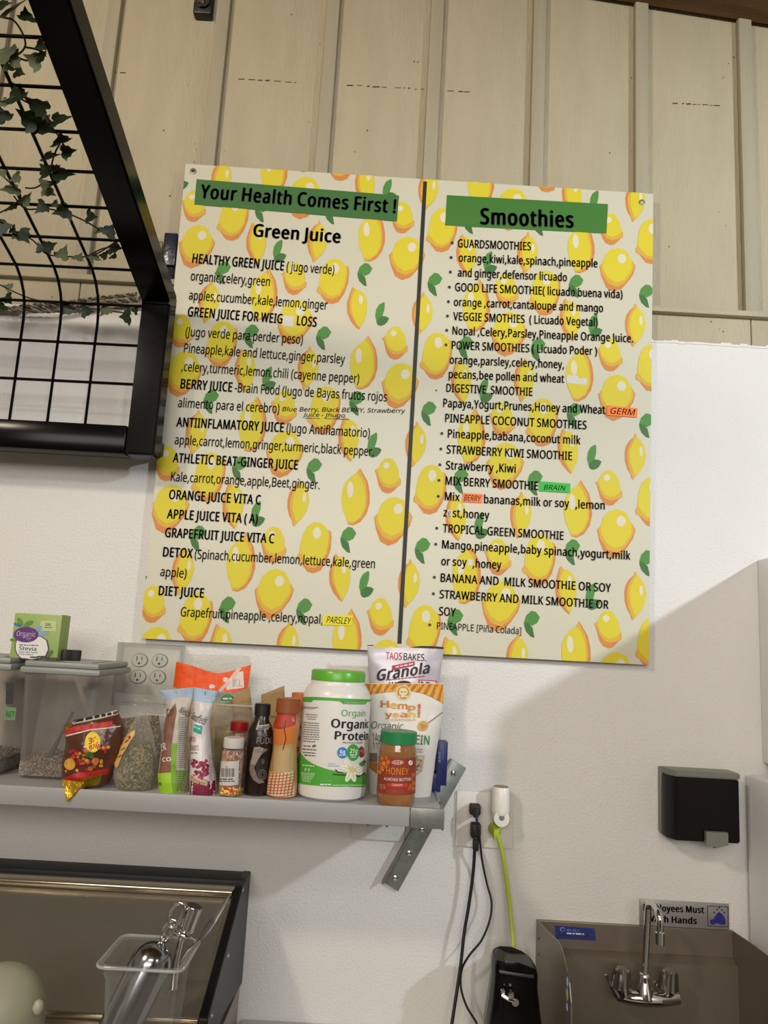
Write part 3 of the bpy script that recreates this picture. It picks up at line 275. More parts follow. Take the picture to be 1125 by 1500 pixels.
def glyph(c, bold):
    if (c, bold) in _g: return _g[(c, bold)]
    cu = bpy.data.curves.new('g', 'CURVE'); cu.dimensions = '2D'; cu.fill_mode = 'FRONT'
    for con in GL[c][1]:
        sp = cu.splines.new('POLY'); sp.points.add(len(con)-1); sp.use_cyclic_u = True
        for p, (x, y) in zip(sp.points, con): p.co = (x/1000, y/1000, 0, 1)
    ob = bpy.data.objects.new('g', cu); me = bpy.data.meshes.new_from_object(ob)
    v0 = [(v.co.x, v.co.y) for v in me.vertices]; f0 = [tuple(p.vertices) for p in me.polygons]
    bpy.data.objects.remove(ob); bpy.data.curves.remove(cu); bpy.data.meshes.remove(me)
    vs = []; fs = []
    for dx, dy in (((-1, 0), (1, 0), (0, .5), (0, -.5), (-.5, .3), (.5, .3)) if bold > .001 else ((0, 0),)):
        n = len(vs); vs += [(x+dx*bold, y+dy*bold) for x, y in v0]; fs += [tuple(i+n for i in f) for f in f0]
    _g[(c, bold)] = (vs, fs); return vs, fs
_t = {}
def tmesh(s, bold=0, shear=0):
    k = (s, bold, shear)
    if k in _t: return _t[k]
    x = 0; vs = []; fs = []
    for c in s:
        if c == ' ': x += .255; continue
        gv, gf = glyph(c, bold); n = len(vs)
        vs += [(x+a+b*shear, b) for a, b in gv]; fs += [tuple(i+n for i in f) for f in gf]; x += GL[c][0]+bold*1.2
    x0 = min(v[0] for v in vs); x1 = max(v[0] for v in vs)
    _t[k] = (vs, fs, x0, x1); return _t[k]
CAP = max(v[1] for v in tmesh('H')[0])
class Print:
    """flat print laid on a surface; surf(u,v,off)->local point, pm(px,py)->(u,v)"""
    def __init__(s, surf, pm, zf=None, cell=None, clip=None, base=.0005, step=.00012):
        s.surf = surf; s.pm = pm; s.zf = zf or (lambda x, y: (x, y)); s.cell = cell; s.clip = clip; s.base = base; s.step = step; s.mb = MB()
    def uv(s, p): return s.pm(*s.zf(*p))
    def raw(s, vs, fs, col, layer):
        b = bmesh.new(); V = [b.verts.new((x, y, 0)) for x, y in vs]
        for f in fs:
            try: b.faces.new([V[i] for i in f])
            except ValueError: pass
        def cut(co, no, clr=False):
            bmesh.ops.bisect_plane(b, geom=b.verts[:]+b.edges[:]+b.faces[:], plane_co=co, plane_no=no, clear_outer=clr, dist=1e-7)
        if s.clip:
            for co, no in s.clip: cut(co, no, True)
        if s.cell and b.verts:
            xs = [v.co.x for v in b.verts]; ys = [v.co.y for v in b.verts]
            for lo, hi, no in ((min(xs), max(xs), (1, 0, 0)), (min(ys), max(ys), (0, 1, 0))):
                k = math.floor(lo/s.cell)+1
                while k*s.cell < hi:
                    cut(tuple(k*s.cell*c for c in no), no); k += 1
        b.normal_update()
        for f in b.faces:
            if f.normal.z < 0: f.normal_flip()
        off = s.base + layer*s.step
        b.verts.index_update()
        m = col if isinstance(col, bpy.types.Material) else ink(col)
        s.mb.add([s.surf(v.co.x, v.co.y, off) for v in b.verts], [[v.index for v in f.verts] for f in b.faces], m); b.free()
    def polyuv(s, pts, col, layer=1):
        from mathutils.geometry import tessellate_polygon
        t = tessellate_polygon([[Vector((p[0], p[1], 0)) for p in pts]]); s.raw(pts, t, col, layer)
    def poly(s, pts, col, layer=1): s.polyuv([s.uv(p) for p in pts], col, layer)
    def ell(s, c, rx, ry, col, layer=1, rot=0, n=24):
        s.poly([(c[0]+rx*math.cos(a)*math.cos(rot)-ry*math.sin(a)*math.sin(rot), c[1]+rx*math.cos(a)*math.sin(rot)+ry*math.sin(a)*math.cos(rot)) for a in (2*math.pi*k/n for k in range(n))], col, layer)
    def line(s, pts, wd, col, layer=2):
        for a, b in zip(pts, pts[1:]):
            d = Vector((b[0]-a[0], b[1]-a[1])); d = d.normalized()*wd/2; n = Vector((-d.y, d.x))
            s.poly([(a[0]+n.x, a[1]+n.y), (b[0]+n.x, b[1]+n.y), (b[0]-n.x, b[1]-n.y), (a[0]-n.x, a[1]-n.y)], col, layer)
    def text(s, t, a, b, cap, col='1a1a1a', bold=0, shear=0, layer=4):
        p = Vector(s.uv(a)); q = Vector(s.uv(b)); h = (Vector(s.uv((a[0], a[1]-cap))) - p).length
        vs, fs, x0, x1 = tmesh(t, bold, shear); d = q - p; L = d.length; d = d/L; n = Vector((-d.y, d.x)); kx = L/(x1-x0); ky = h/CAP
        s.raw([tuple(p + d*((x-x0)*kx) + n*(y*ky)) for x, y in vs], fs, col, layer)
    def tiny(s, a, b, cap, col='555555', layer=4):
        """line of print too small to read: broken dashes"""
        x = a[0]; L = b[0]-a[0]
        while x < b[0]-1:
            l = random.uniform(.6, 2.2)*cap*2; x2 = min(b[0], x+l); ya = a[1]+(b[1]-a[1])*(x-a[0])/L; yb = a[1]+(b[1]-a[1])*(x2-a[0])/L
            s.poly([(x, ya), (x2, yb), (x2, yb-cap), (x, ya-cap)], col, layer); x = x2+cap*.7
    def build(s, name, parent): return s.mb.build(name, parent, smooth=0)

# ------------------------------------------------------------------ materials
WHITE = mat('white_wall_paint', 'd8d7d4', .55, bump=.4, bs=190, var=.04, vs=3)
BEIGE = mat('beige_board_paint', 'aca389', .6, bump=.6, bs=55, var=.08, vs=6, streak=(3, 1, .6))
BATT = mat('beige_batten_paint', 'a19a84', .6, bump=.4, bs=50, var=.10, vs=5, streak=(5, 1, .3))
BROWN = mat('brown_stained_wood', '6a4a20', .6, bump=.5, bs=30, var=.35, vs=6, streak=(.5, 6, 1))
STEEL = mat('brushed_stainless', '8f8578', .38, .72, bump=.06, bs=300, var=.08, vs=4, streak=(1, 1, .05))
STEEL2 = mat('brushed_stainless_sheet', 'a39c8e', .26, .70, bump=.06, bs=260, var=.06, vs=3, streak=(1, .05, .05))
GALV = mat('galvanised_steel', '8a8e8a', .42, .6, var=.2, vs=60)
CHROME = mat('chrome', 'd8d8d8', .08, 1)
BLACKM = mat('black_powder_coat', '0a0909', .17, 0, spec=.10)
BLACKP = mat('black_gloss_plastic', '0b0a0b', .16, spec=.3)
BLKRUB = mat('black_rubber', '141414', .6)
WPLAS = mat('white_plastic', 'd9d6cf', .35)
SHELFM = mat('grey_white_shelf_enamel', '9b9c9c', .4, var=.04)
CLEARP = mat('clear_polycarbonate', 'dfe0e0', .08, clear=.96)
FILM = mat('clear_crinkled_film', 'e8e4dc', .12, bump=1.0, bs=45, clear=.92)
FROST = mat('clear_grey_plastic', 'bcb8b4', .2, clear=.93, thin='f4f2f0')

# ------------------------------------------------------------------ the setting
XL, XR, YF = -2.7, 3.5, -8.0
def struct(name, mb, parent=None, smooth=35):
    o = mb.build(name, parent, smooth); tagit(o, kind='structure') if not parent else None; return o
ZL0, ZL1 = 2.325, 2.405
def ceil_z(x): return 3.226 - .118*(x-.598)
wb = MB(); wb.box(XL, XR, 0, .10, 0, ZL0, WHITE); wb.box(XL, XR, .04, .10, ZL0, 3.75, BEIGE)
wall = struct('wall_back', wb)
bx = [-.487+.033*0, -.213, .049, .307, .563, .822]
bx = [x+.016 for x in bx]
while bx[0] > XL+.3: bx.insert(0, bx[0]-.272)
while bx[-1] < XR-.3: bx.append(bx[-1]+.26)
edges = [XL]+bx+[XR]
def specks(mb, x0, x1, z0, z1, y, n):
    dk = mat('old_dark_timber', '3a3226', .8)
    for _ in range(n):
        x = random.uniform(x0, x1); z = random.uniform(z0, z1); a = random.uniform(.0008, .0022)
        mb.add([(x-a, y, z), (x, y, z-a*1.3), (x+a*1.2, y, z), (x+.3*a, y, z+a)], [(0, 1, 2, 3)], dk)
for a, b in zip(edges, edges[1:]):
    mb = MB(); zt = ceil_z((a+b)/2)+.04
    mb.box(a+.002, b-.002, .010, .04, ZL1-.003, zt, BEIGE, bev=.002)
    if -1.2 < a < 1.1: specks(mb, b-.07, b-.02, 2.5, 3.1, .0094, 4); specks(mb, a+.03, b-.03, 2.42, 3.15, .0094, 3)
    mb.build('plank', wall)
    mb = MB(); mb.box(a+.0012, b-.0012, .003, .04, ZL0+.001, ZL1-.010, BEIGE, bev=.0015)
    if -1.2 < a < 1.1: specks(mb, a+.02, b-.02, ZL0+.02, ZL1-.02, .0024, 3)
    mb.build('plank', wall)
    if a > XL:
        mb = MB(); mb.box(a-.0165, a+.0165, -.008, .0098, ZL1+.001, zt, BATT, bev=.003)
        mb.build('batten', wall)
# horizontal old saw seam in the planks
mb = MB(); dk = mat('old_dark_timber')
for x0, x1 in ((-.42, -.28), (-.15, -.05), (-.03, .05), (.10, .165), (.66, .78), (-.78, -.70)):
    x = x0
    while x < x1:
        l = random.uniform(.004, .018); h = random.uniform(.0008, .0022); z = 2.955+random.uniform(-.001, .001)
        mb.add([(x, .0093, z-h), (x+l, .0093, z-h*.6), (x+l, .0093, z+h), (x, .0093, z+h*.5)], [(0, 1, 2, 3)], dk); x += l+random.uniform(.002, .012)
mb.build('saw_seam', wall, 0)
mb = MB(); mb.box(XL, XR, -.013, .012, ZL1-.012, ZL1+.002, BEIGE, bev=.002); struct('trim_1', mb)
# ragged caulk line above the white panel
mb = MB(); x = -1.3
while x < 1.3:
    l = random.uniform(.01, .03); mb.box(x, x+l, -.0015, .004, ZL0-.004+random.uniform(-.001, .001), ZL0+random.uniform(.000, .004), WHITE); x += l
mb.build('caulk_line', wall, 0)
mb = MB()
def slabc(x0, x1, y0, y1, t, m):
    z0, z1 = ceil_z(x0), ceil_z(x1)
    mb.add([(x0, y0, z0), (x1, y0, z1), (x1, y1, z1), (x0, y1, z0), (x0, y0, z0+t), (x1, y0, z1+t), (x1, y1, z1+t), (x0, y1, z0+t)],
           [(0, 1, 2, 3)[::-1], (4, 5, 6, 7), (0, 1, 5, 4), (1, 2, 6, 5), (2, 3, 7, 6), (3, 0, 4, 7)], m)
slabc(XL, XR, YF, .10, .06, BROWN); ceiling = struct('ceiling', mb)
for k in range(6):
    mb = MB(); y0 = -.0-.14*(k+1)+.003; slabc(XL+.02, XR-.02, y0, -.14*k-.003, .0, BROWN)
    for i, v in enumerate(mb.v): mb.v[i] = (v[0], v[1], v[2]-.010 if i < 4 else v[2]-.001)
    mb.build('ceiling_board', ceiling, 0)
mb = MB(); tile = mat('grey_floor_tile', '77736c', .5, var=.1, vs=4); mb.box(XL, XR, YF, .1, -.1, 0, tile); struct('floor', mb)
wside = mat('white_side_wall_paint', 'bdb4a6', .6, bump=.3, bs=100)
mb = MB(); mb.box(XL-.1, XL, YF, .1, 0, 3.8, wside); struct('wall_left', mb)
mb = MB(); mb.box(XR, XR+.1, YF, .1, 0, 3.8, wside); struct('wall_right', mb)
mb = MB(); mb.box(XL-.1, XR+.1, YF-.1, YF, 0, 3.8, wside); struct('wall_front', mb)

# ------------------------------------------------------------------ white appliances at the right edge
gl = mat('white_appliance_enamel', 'e8e8ea', .35)
t = thing('refrigerator', 'white enamel refrigerator side standing at the right edge beside the sink', 'refrigerator', (1.14, -.33, 0))
MB().box(-.345, .345, -.29, .32, .03, 1.364, gl, bev=.006).build('cabinet', t)
MB().box(-.343, .343, -.33, -.295, .06, 1.36, gl, bev=.008).build('door', t)
MB().tube([(-.30, -.33, .7), (-.30, -.37, .72), (-.30, -.37, 1.1), (-.30, -.33, 1.12)], .01, CHROME).build('handle', t)
[MB().lathe([(.02, 0), (.02, .031)], BLKRUB, c=(x, y, 0), seg=12).build('foot', t) for x in (-.3, .3) for y in (-.25, .27)]
t = thing('wall_cabinet', 'white wall cabinet mounted above the refrigerator at the right edge', 'cabinet', (1.15, -.33, 1.388))
MB().box(-.314, .30, -.31, .33, 0, .435, gl, bev=.004).build('body', t)
for s_ in (0, 1): MB().box(-.312+s_*.306, -.010+s_*.306, -.330, -.312, .004, .431, gl, bev=.003).build('door', t)

# ------------------------------------------------------------------ poster
YP = -.020
PB = YP+.004
z3 = zm(200, 230, 2.679); z4 = zm(200, 560, 2.679); z5 = zm(580, 230, 2.8125); z6 = zm(580, 580, 2.8125)
TL, TR, BL, BR = [at(x, y, YP) for x, y in ((272, 240), (957, 284), (205, 935), (950, 974))]
pc = Vector(((TL.x+TR.x)/2, YP, BL.z))
poster = thing('menu_poster', 'large lemon-patterned menu board listing green juices and smoothies, on the wall above the shelf', 'poster', pc)
def loc2(p): return (p.x-pc.x, p.z-pc.z)
q = [loc2(p) for p in (TL, TR, BR, BL)]
cream = mat('cream_poster_print', 'c8c6b2', .38, var=.03, vs=2)
wedge = mat('white_poster_core', 'd8d8d4', .5)
mb = MB(); mb.add([(x, 0, z) for x, z in q], [(0, 1, 2, 3)[::-1]], cream); mb.add([(x, 0, z) for x, z in q]+[(x, .004, z) for x, z in q], [(4, 5, 6, 7), (0, 4, 7, 3), (0, 1, 5, 4), (1, 2, 6, 5), (2, 3, 7, 6)], wedge)
mb.build('board', poster, 0)
clip = []
for i in range(4):
    a = Vector(q[i]); b = Vector(q[(i+1) % 4]); d = b-a; n = Vector((-d.y, d.x)).normalized()
    clip.append(((a.x, a.y, 0), (n.x, n.y, 0)))
def psurf(u, v, off): return (u, -off, v)
def ppm(px, py): return loc2(at(px, py, YP))
LEM = Print(psurf, ppm, clip=clip, base=.0003, step=.0002)
zA = zm(600, 460, 6.25); zB = zm(840, 600, 9.375); zT = zm(480, 380, 6.82)
SHAPES = {
 'A': (zA, [(240,172),(300,185),(345,235),(378,250),(384,300),(378,400),(345,500),(295,580),(235,602),(180,590),(145,545),(120,508),(88,488),(85,462),(105,430),(112,370),(130,290),(160,220),(200,185)],
       [(240,172),(300,185),(345,235),(372,252),(371,340),(350,440),(304,525),(238,560),(180,548),(142,520),(92,486),(88,462),(106,430),(112,370),(130,290),(160,220),(200,185)],
       [(240,172),(300,185),(345,235),(358,262),(358,330),(340,430),(300,500),(240,530),(190,520),(150,480),(110,425),(112,370),(130,290),(160,220),(200,185)], (255, 265, 36, 50)),
 'S': (z6, [(890,490),(925,503),(948,545),(966,573),(956,612),(930,650),(905,680),(870,693),(838,675),(817,622),(807,575),(822,560),(835,520),(860,497)],
       [(890,490),(925,503),(948,545),(963,573),(950,608),(922,650),(885,672),(848,656),(820,612),(811,575),(822,560),(835,520),(860,497)],
       [(890,490),(925,503),(948,545),(950,592),(917,638),(880,653),(845,630),(824,590),(822,560),(835,520),(860,497)], (906, 540, 19, 22)),
 'B': (zB, [(787,178),(805,230),(850,265),(900,350),(925,470),(900,600),(850,690),(790,755),(745,812),(722,780),(718,740),(670,660),(640,560),(635,440),(655,350),(700,280),(760,230),(775,185)],
       [(787,178),(805,230),(850,265),(900,350),(925,470),(900,600),(850,690),(790,755),(745,812),(735,770),(690,640),(670,540),(672,430),(698,335),(745,262),(775,200)],
       [(800,235),(850,265),(900,350),(925,470),(900,600),(850,690),(785,750),(760,720),(718,600),(703,480),(720,370),(760,280)], (858, 425, 24, 68)),
 'C': (zB, [(440,812),(500,825),(550,890),(590,970),(605,1080),(632,1110),(630,1180),(600,1195),(560,1240),(510,1288),(450,1300),(380,1270),(330,1190),(300,1080),(288,1030),(262,980),(290,965),(310,950),(350,870),(390,825)],
       [(440,812),(500,825),(550,890),(590,970),(605,1080),(630,1112),(626,1176),(560,1208),(470,1228),(400,1205),(340,1130),(303,1040),(270,980),(290,965),(310,950),(350,870),(390,825)],
       [(440,812),(500,825),(550,890),(590,970),(605,1080),(600,1108),(540,1160),(470,1180),(400,1150),(342,1080),(312,1000),(310,950),(350,870),(390,825)], (420, 915, 44, 46)),
 'D': (zT, [(278,358),(300,385),(340,390),(385,430),(410,500),(412,590),(390,680),(350,750),(335,788),(300,760),(250,700),(215,620),(212,520),(240,430),(262,370)],
       [(280,365),(300,385),(340,390),(385,430),(410,500),(412,590),(390,680),(350,750),(336,785),(285,700),(240,600),(238,500),(258,420),(272,370)],
       [(300,390),(340,390),(385,430),(410,500),(412,590),(390,680),(345,762),(318,740),(272,640),(256,550),(268,450)], (352, 487, 22, 46)),
 'T': (zT, [(435,800),(470,860),(510,930),(530,1030),(530,1130),(500,1230),(440,1310),(370,1342),(320,1332),(300,1270),(270,1200),(255,1100),(265,1000),(300,930),(350,880),(400,850)],
       [(432,806),(450,850),(490,930),(506,1060),(500,1170),(452,1270),(372,1325),(318,1328),(300,1270),(270,1200),(255,1100),(265,1000),(300,930),(350,880),(400,850)],
       [(400,846),(445,895),(478,980),(490,1080),(480,1180),(440,1260),(380,1312),(318,1308),(300,1270),(270,1200),(255,1100),(265,1000),(300,930),(350,880)], (340, 1005, 31, 76)),
 'L': (zB, [(270,478),(200,520),(165,590),(155,680),(180,780),(205,765),(255,690),(280,590),(282,510)], [(180,780),(200,720),(260,685),(310,690),(352,715),(330,770),(290,810),(235,828),(195,812)], None, None),
 'M': (zT, [(457,165),(420,118),(380,110),(330,150),(308,210),(340,215),(380,240),(430,215)], [(308,210),(345,215),(385,255),(400,342),(370,335),(325,290),(310,245)], None, None)}
SU = {}
for k_, (z_, o_, m_, b_, h_) in SHAPES.items():
    O = [Vector(ppm(*z_(*p))) for p in o_]; al = O if b_ else O+[Vector(ppm(*z_(*p))) for p in m_]
    c_ = Vector(((min(p.x for p in al)+max(p.x for p in al))/2, (min(p.y for p in al)+max(p.y for p in al))/2))
    f_ = lambda lst: [Vector(ppm(*z_(*p)))-c_ for p in lst]
    hl = f_([(h_[0]+h_[2]*math.cos(a), h_[1]+h_[3]*math.sin(a)) for a in [2*math.pi*i/16 for i in range(16)]]) if h_ else None
    SU[k_] = (f_(o_), f_(m_), f_(b_) if b_ else None, hl)
def stamp(k_, c):
    o_, m_, b_, h_ = SU[k_]; T = lambda l: [tuple(p+c) for p in l]
    if b_ is None: LEM.polyuv(T(o_), '448430', 2); LEM.polyuv(T(m_), '306828', 3); return
    LEM.polyuv(T(o_), 'c88038', 1); LEM.polyuv(T(m_), 'd0a432', 2); LEM.polyuv(T(b_), 'd0c220', 3); LEM.polyuv(T(h_), 'd4d0b8', 4)
def P5(x, y): return Vector(ppm(*z5(x, y)))
dH = Vector((P5(1045, 300).x-P5(185, 285).x, 0)); dV = Vector((0, (Vector(ppm(*z6(100, 950))).y-P5(185, 285).y)/3))
items = [('A', 165, 820), ('M', 160, 525), ('B', 108, 645), ('D', 268, 930), ('B', 528, 920), ('T', 757, 895), ('L', 371, 962), ('C', 452, 550), ('A', 612, 560), ('T', 332, 612), ('S', 465, 730), ('D', 716, 672),
         ('M', 742, 532), ('L', 822, 695), ('M', 288, 787), ('M', 585, 795), ('C', 880, 815), ('S', 912, 465)]
for i in range(-3, 2):
    for j in range(-3, 4):
        for k_, x, y in items:
            c = P5(x, y) + dH*i + dV*j
            if -.75 < c.x < .75 and -.2 < c.y < 1.35: stamp(k_, c)
tagit(LEM.build('lemon_pattern', poster))
TXL = TXR = None; HD = Print(psurf, ppm, base=.0013, step=.0001)
GRN = 'ink'
HD.zf = z3; HD.poly([(236, 88), (1030, 152), (1022, 254), (227, 188)], '2f6628', 0)
HD.zf = z5; HD.poly([(210, 158), (873, 195), (867, 316), (202, 283)], '34701f', 0)
HD.zf = lambda x, y: (x, y)
HD.poly([(620, 266), (625.5, 266.3), (588, 943), (582, 942.7)], '15150f', 0)
HD.build('header_band', poster)
B = .040; bk = '1c1c1e'
def TL_(z, lst, P, cap, bold=.008):
    for e in lst:
        s, a, b = e[:3]; bo = e[3] if len(e) > 3 else bold; cp = e[4] if len(e) > 4 else cap
        P = Print(psurf, ppm, zf=z, base=.0016, step=.0001); P.text(s, a, b, cp, bk, bo); P.build('text_line', poster)
TL_(z3, [('Your Health Comes First !', (247, 162), (1018, 222), .062, 52), ('Green Juice', (456, 312), (800, 338), .048, 48),
 ('HEALTHY GREEN JUICE', (218, 416), (578, 446), B), ('( jugo verde)', (588, 447), (775, 462)), ('organic,celery,green', (212, 485), (522, 508)),
 ('apples,cucumber,kale,lemon,ginger', (205, 560), (748, 600)), ('GREEN JUICE FOR WEIG', (200, 625), (572, 654), B), ('LOSS', (628, 660), (706, 667), B),
 ('(Jugo verde para perder peso)', (192, 703), (652, 735)), ('Pineapple,kale and lettuce,ginger,parsley', (186, 768), (817, 812)),
 (',celery,turmeric,lemon,chili (cayenne pepper)', (176, 840), (873, 888)), ('BERRY JUICE', (172, 908), (375, 922), B), ('-Brain Food (Jugo de Bayas frutos rojos', (385, 923), (982, 960))], TXL, 36)
TL_(z4, [('alimento para el cerebro)', (163, 98), (560, 122)), ('ANTIINFLAMATORY JUICE', (156, 174), (578, 196), B), ('(Jugo Antiflamatorio)', (588, 197), (915, 217)),
 ('apple,carrot,lemon,gringer,turmeric,black pepper.', (150, 243), (930, 290)), ('ATHLETIC BEAT-GINGER JUICE', (142, 314), (633, 343), B), ('Kale,carrot,orange,apple,Beet,ginger.', (135, 388), (718, 420)),
 ('ORANGE JUICE VITA C', (127, 458), (487, 480), B), ('APPLE JUICE VITA ( A)', (119, 534), (475, 555), B), ('GRAPEFRUIT JUICE VITA C', (111, 607), (540, 632), B), ('DETOX', (103, 683), (220, 690), B),
 ('(Spinach,cucumber,lemon,lettuce,kale,green', (228, 692), (935, 730)), ('apple)', (93, 760), (195, 768)), ('DIET JUICE', (86, 835), (264, 845), B), ('Grapefruit,pineapple ,celery,nopal,', (173, 918), (730, 948))], TXL, 36)
R = .027
TL_(z5, [('Smoothies', (345, 278), (733, 293), .065, 64), ('GUARDSMOOTHIES', (254, 373), (556, 386)), ('orange,kiwi,kale,spinach,pineapple', (258, 432), (830, 456)), ('and ginger,defensor licuado', (254, 493), (704, 513)),
 ('GOOD LIFE SMOOTHIE( licuado buena vida)', (243, 553), (933, 583)), ('orange ,carrot,cantaloupe and mango', (238, 614), (853, 640)), ('VEGGIE SMOTHIES  ( Licuado Vegetal)', (235, 673), (831, 698)),
 ('Nopal ,Celery,Parsley,Pineapple Orange Juice.', (232, 732), (977, 765)), ('POWER SMOOTHIES ( Licuado Poder )', (229, 792), (828, 817)), ('orange,parsley,celery,honey,', (221, 852), (692, 872)),
 ('pecans,bee pollen and wheat', (217, 911), (693, 931)), ('DIGESTIVE  SMOOTHIE', (207, 968), (562, 985))], TXR, 33, R)
TL_(z6, [('Papaya,Yogurt,Prunes,Honey and Wheat', (194, 46), (862, 75)), ('PINEAPPLE COCONUT SMOOTHIES', (202, 108), (785, 138)), ('Pineapple,babana,coconut milk', (213, 172), (760, 200)),
 ('STRAWBERRY KIWI SMOOTHIE', (208, 237), (725, 265)), ('Strawberry ,Kiwi', (205, 302), (493, 317)), ('MIX BERRY SMOOTHIE', (203, 366), (585, 388)), ('Mix', (200, 430), (262, 434)),
 ('bananas,milk or soy', (362, 442), (713, 460)), (',lemon', (738, 463), (860, 468)), ('z', (195, 496), (210, 497)), ('E', (216, 497), (227, 497), 0, 20), ('st,honey', (233, 499), (384, 508)),
 ('TROPICAL GREEN SMOOTHIE', (192, 562), (690, 593)), ('Mango,pineapple,baby spinach,yogurt,milk', (189, 628), (965, 675)), ('or soy', (186, 697), (291, 702)), (',honey', (315, 706), (434, 713)),
 ('BANANA AND  MILK SMOOTHIE OR SOY', (183, 765), (885, 808)), ('STRAWBERRY AND MILK SMOOTHIE OR', (179, 833), (875, 877)), ('SOY', (176, 903), (245, 908)), ('PINEAPPLE [Piña Colada]', (168, 960), (515, 982), .004, 28)], TXR, 34, R)
def dot(z, x, y, r):
    P = Print(psurf, ppm, zf=z, base=.0020); P.ell((x, y), r, r, bk, 0, n=12); P.build('bullet', poster)
for x, y in ((231, 355), (227, 415), (224, 475), (220, 537), (216, 597), (212, 656), (209, 715), (206, 775)): dot(z5, x, y, 6)
dot(z5, 166, 962, 3)
for x, y in ((189, 155), (185, 219), (181, 284), (177, 348), (174, 414), (168, 545), (164, 611), (158, 747), (154, 815), (139, 943)): dot(z6, x, y, 6)
def sticker(name, z, pts, col, txts, parent=poster, label=None):
    P = Print(psurf, ppm, zf=z, base=.0024, step=.0003); P.poly(pts, col, 0)
    for t_, a, b, cap in txts: P.text(t_, a, b, cap, '14140f', .004, .25, layer=1)
    o = P.build(name, parent); o['label'] = label
sticker('paper_sticker', z4, [(732, 912), (850, 915), (843, 955), (728, 952)], 'dcd21c', [('PARSLEY', (745, 944), (842, 950), 26)], label='yellow sticker with handwriting')
sticker('paper_sticker', z6, [(870, 40), (995, 52), (992, 90), (867, 80)], 'f07a28', [('GERM', (882, 74), (985, 82), 25)], label='orange sticker at line end')
sticker('paper_sticker', z6, [(590, 352), (718, 362), (716, 400), (588, 392)], '27b43c', [('BRAIN', (608, 386), (698, 391), 20)], label='green sticker with handwriting')
sticker('paper_sticker', z6, [(275, 400), (357, 405), (354, 442), (273, 437)], 'f07a3c', [('BERRY', (279, 431), (350, 436), 24)], label='orange sticker inside a line')
for z, pts in ((z3, [(573, 622), (617, 626), (615, 668), (571, 664)]), (z5, [(704, 898), (752, 902), (752, 912), (787, 912), (785, 940), (702, 932)]), (z6, [(296, 672), (316, 674), (314, 700), (294, 698)]), (z6, [(716, 436), (735, 438), (734, 462), (714, 460)]), (z6, [(212, 470), (232, 472), (230, 500), (211, 498)])):
    P = Print(psurf, ppm, zf=z, base=.0012, step=.0002); P.poly(pts, 'cdcbc2', 0); P.build('correction_tape', poster)['label'] = 'white correction tape patch'
P = Print(psurf, ppm, zf=z4, base=.0016)
P.text('Blue Berry, Black BERRY, Strawberry', (572, 114), (1055, 121), 17, '26303a', .002, .2); P.text('Juice - Jhugo', (652, 135), (818, 138), 15, '26303a', .002, .2)
P.line([(662, 141), (720, 143)], 2, '26303a'); P.line([(738, 143), (835, 146)], 2, '26303a'); P.build('handwriting', poster)
for px, py in ((283, 251), (940, 297)):
    p = at(px, py, YP) - pc; mb = MB()
    mb.lathe([(.0035, -.0), (.0035, .0015), (.005, .0024), (.0075, .0018), (.008, .0)], GALV, c=p, seg=24, caps=False, mtx=Matrix.Rotation(math.pi/2, 3, 'X'))
    mb.lathe([(.0034, 0), (.0034, .0006)], ink('222222'), c=p, seg=16, mtx=Matrix.Rotation(math.pi/2, 3, 'X')); mb.build('grommet', poster)

# ------------------------------------------------------------------ black canopy frame, mesh and ivy
t = thing('canopy_frame', 'black steel tube canopy frame with a bent wire grid, upper left beside the poster', 'frame', (-1.1, -.12, 1.958))
fo = Vector((-1.1, -.12, 1.958)); SL = math.radians(16.5); cs, sn = math.cos(SL), math.sin(SL); ZB = 2.297; LEN = 1.25
def tubeprof(x0, x1):
    """square tube rising vertically and then sloping toward the room"""
    f = [(-.12, 1.958), (-.12, ZB), (-.12-LEN*cs, ZB+LEN*sn)]
    zb = ZB + .05*cs + (-.07+.12-.05*sn)*(-sn/cs)
    b = [(-.07, 1.958), (-.07, zb), (-.12-LEN*cs+.05*sn, ZB+LEN*sn+.05*cs)]
    vs = []
    for X in (x0, x1):
        for y, z in f+b: vs.append((X-fo.x, y-fo.y, z-fo.z))
    fs = [(0, 1, 4, 3), (1, 2, 5, 4), (6, 9, 10, 7), (7, 10, 11, 8), (0, 6, 7, 1), (1, 7, 8, 2), (3, 4, 10, 9), (4, 5, 11, 10), (0, 3, 9, 6), (2, 8, 11, 5)]
    b_ = bmesh.new(); V = [b_.verts.new(v) for v in vs]
    for q_ in fs: b_.faces.new([V[i] for i in q_])
    bmesh.ops.recalc_face_normals(b_, faces=b_.faces[:]); bmesh.ops.bevel(b_, geom=b_.edges[:], offset=.004, segments=2, affect='EDGES')
    return MB().bm(b_, BLACKM)
tubeprof(-.552, -.490).build('side_tube', t); tubeprof(-1.71, -1.65).build('side_tube', t)
MB().box(-1.65-fo.x+.001, -.552-fo.x-.001, 0, .05, 0, .062, BLACKM, bev=.004).build('bottom_tube', t)
mb = MB(); e = Vector((0, -LEN*cs, ZB-1.958+LEN*sn)); mb.box(-1.65-fo.x, -.552-fo.x, e.y+.005, e.y+.055, e.z-.02, e.z+.03, BLACKM, bev=.004); mb.build('top_tube', t)
for X in (-1.68, -.52): MB().box(X-fo.x-.02, X-fo.x+.02, .05, .118, .02, .05, BLACKM, bev=.002).build('wall_spacer', t)
YM = -.105
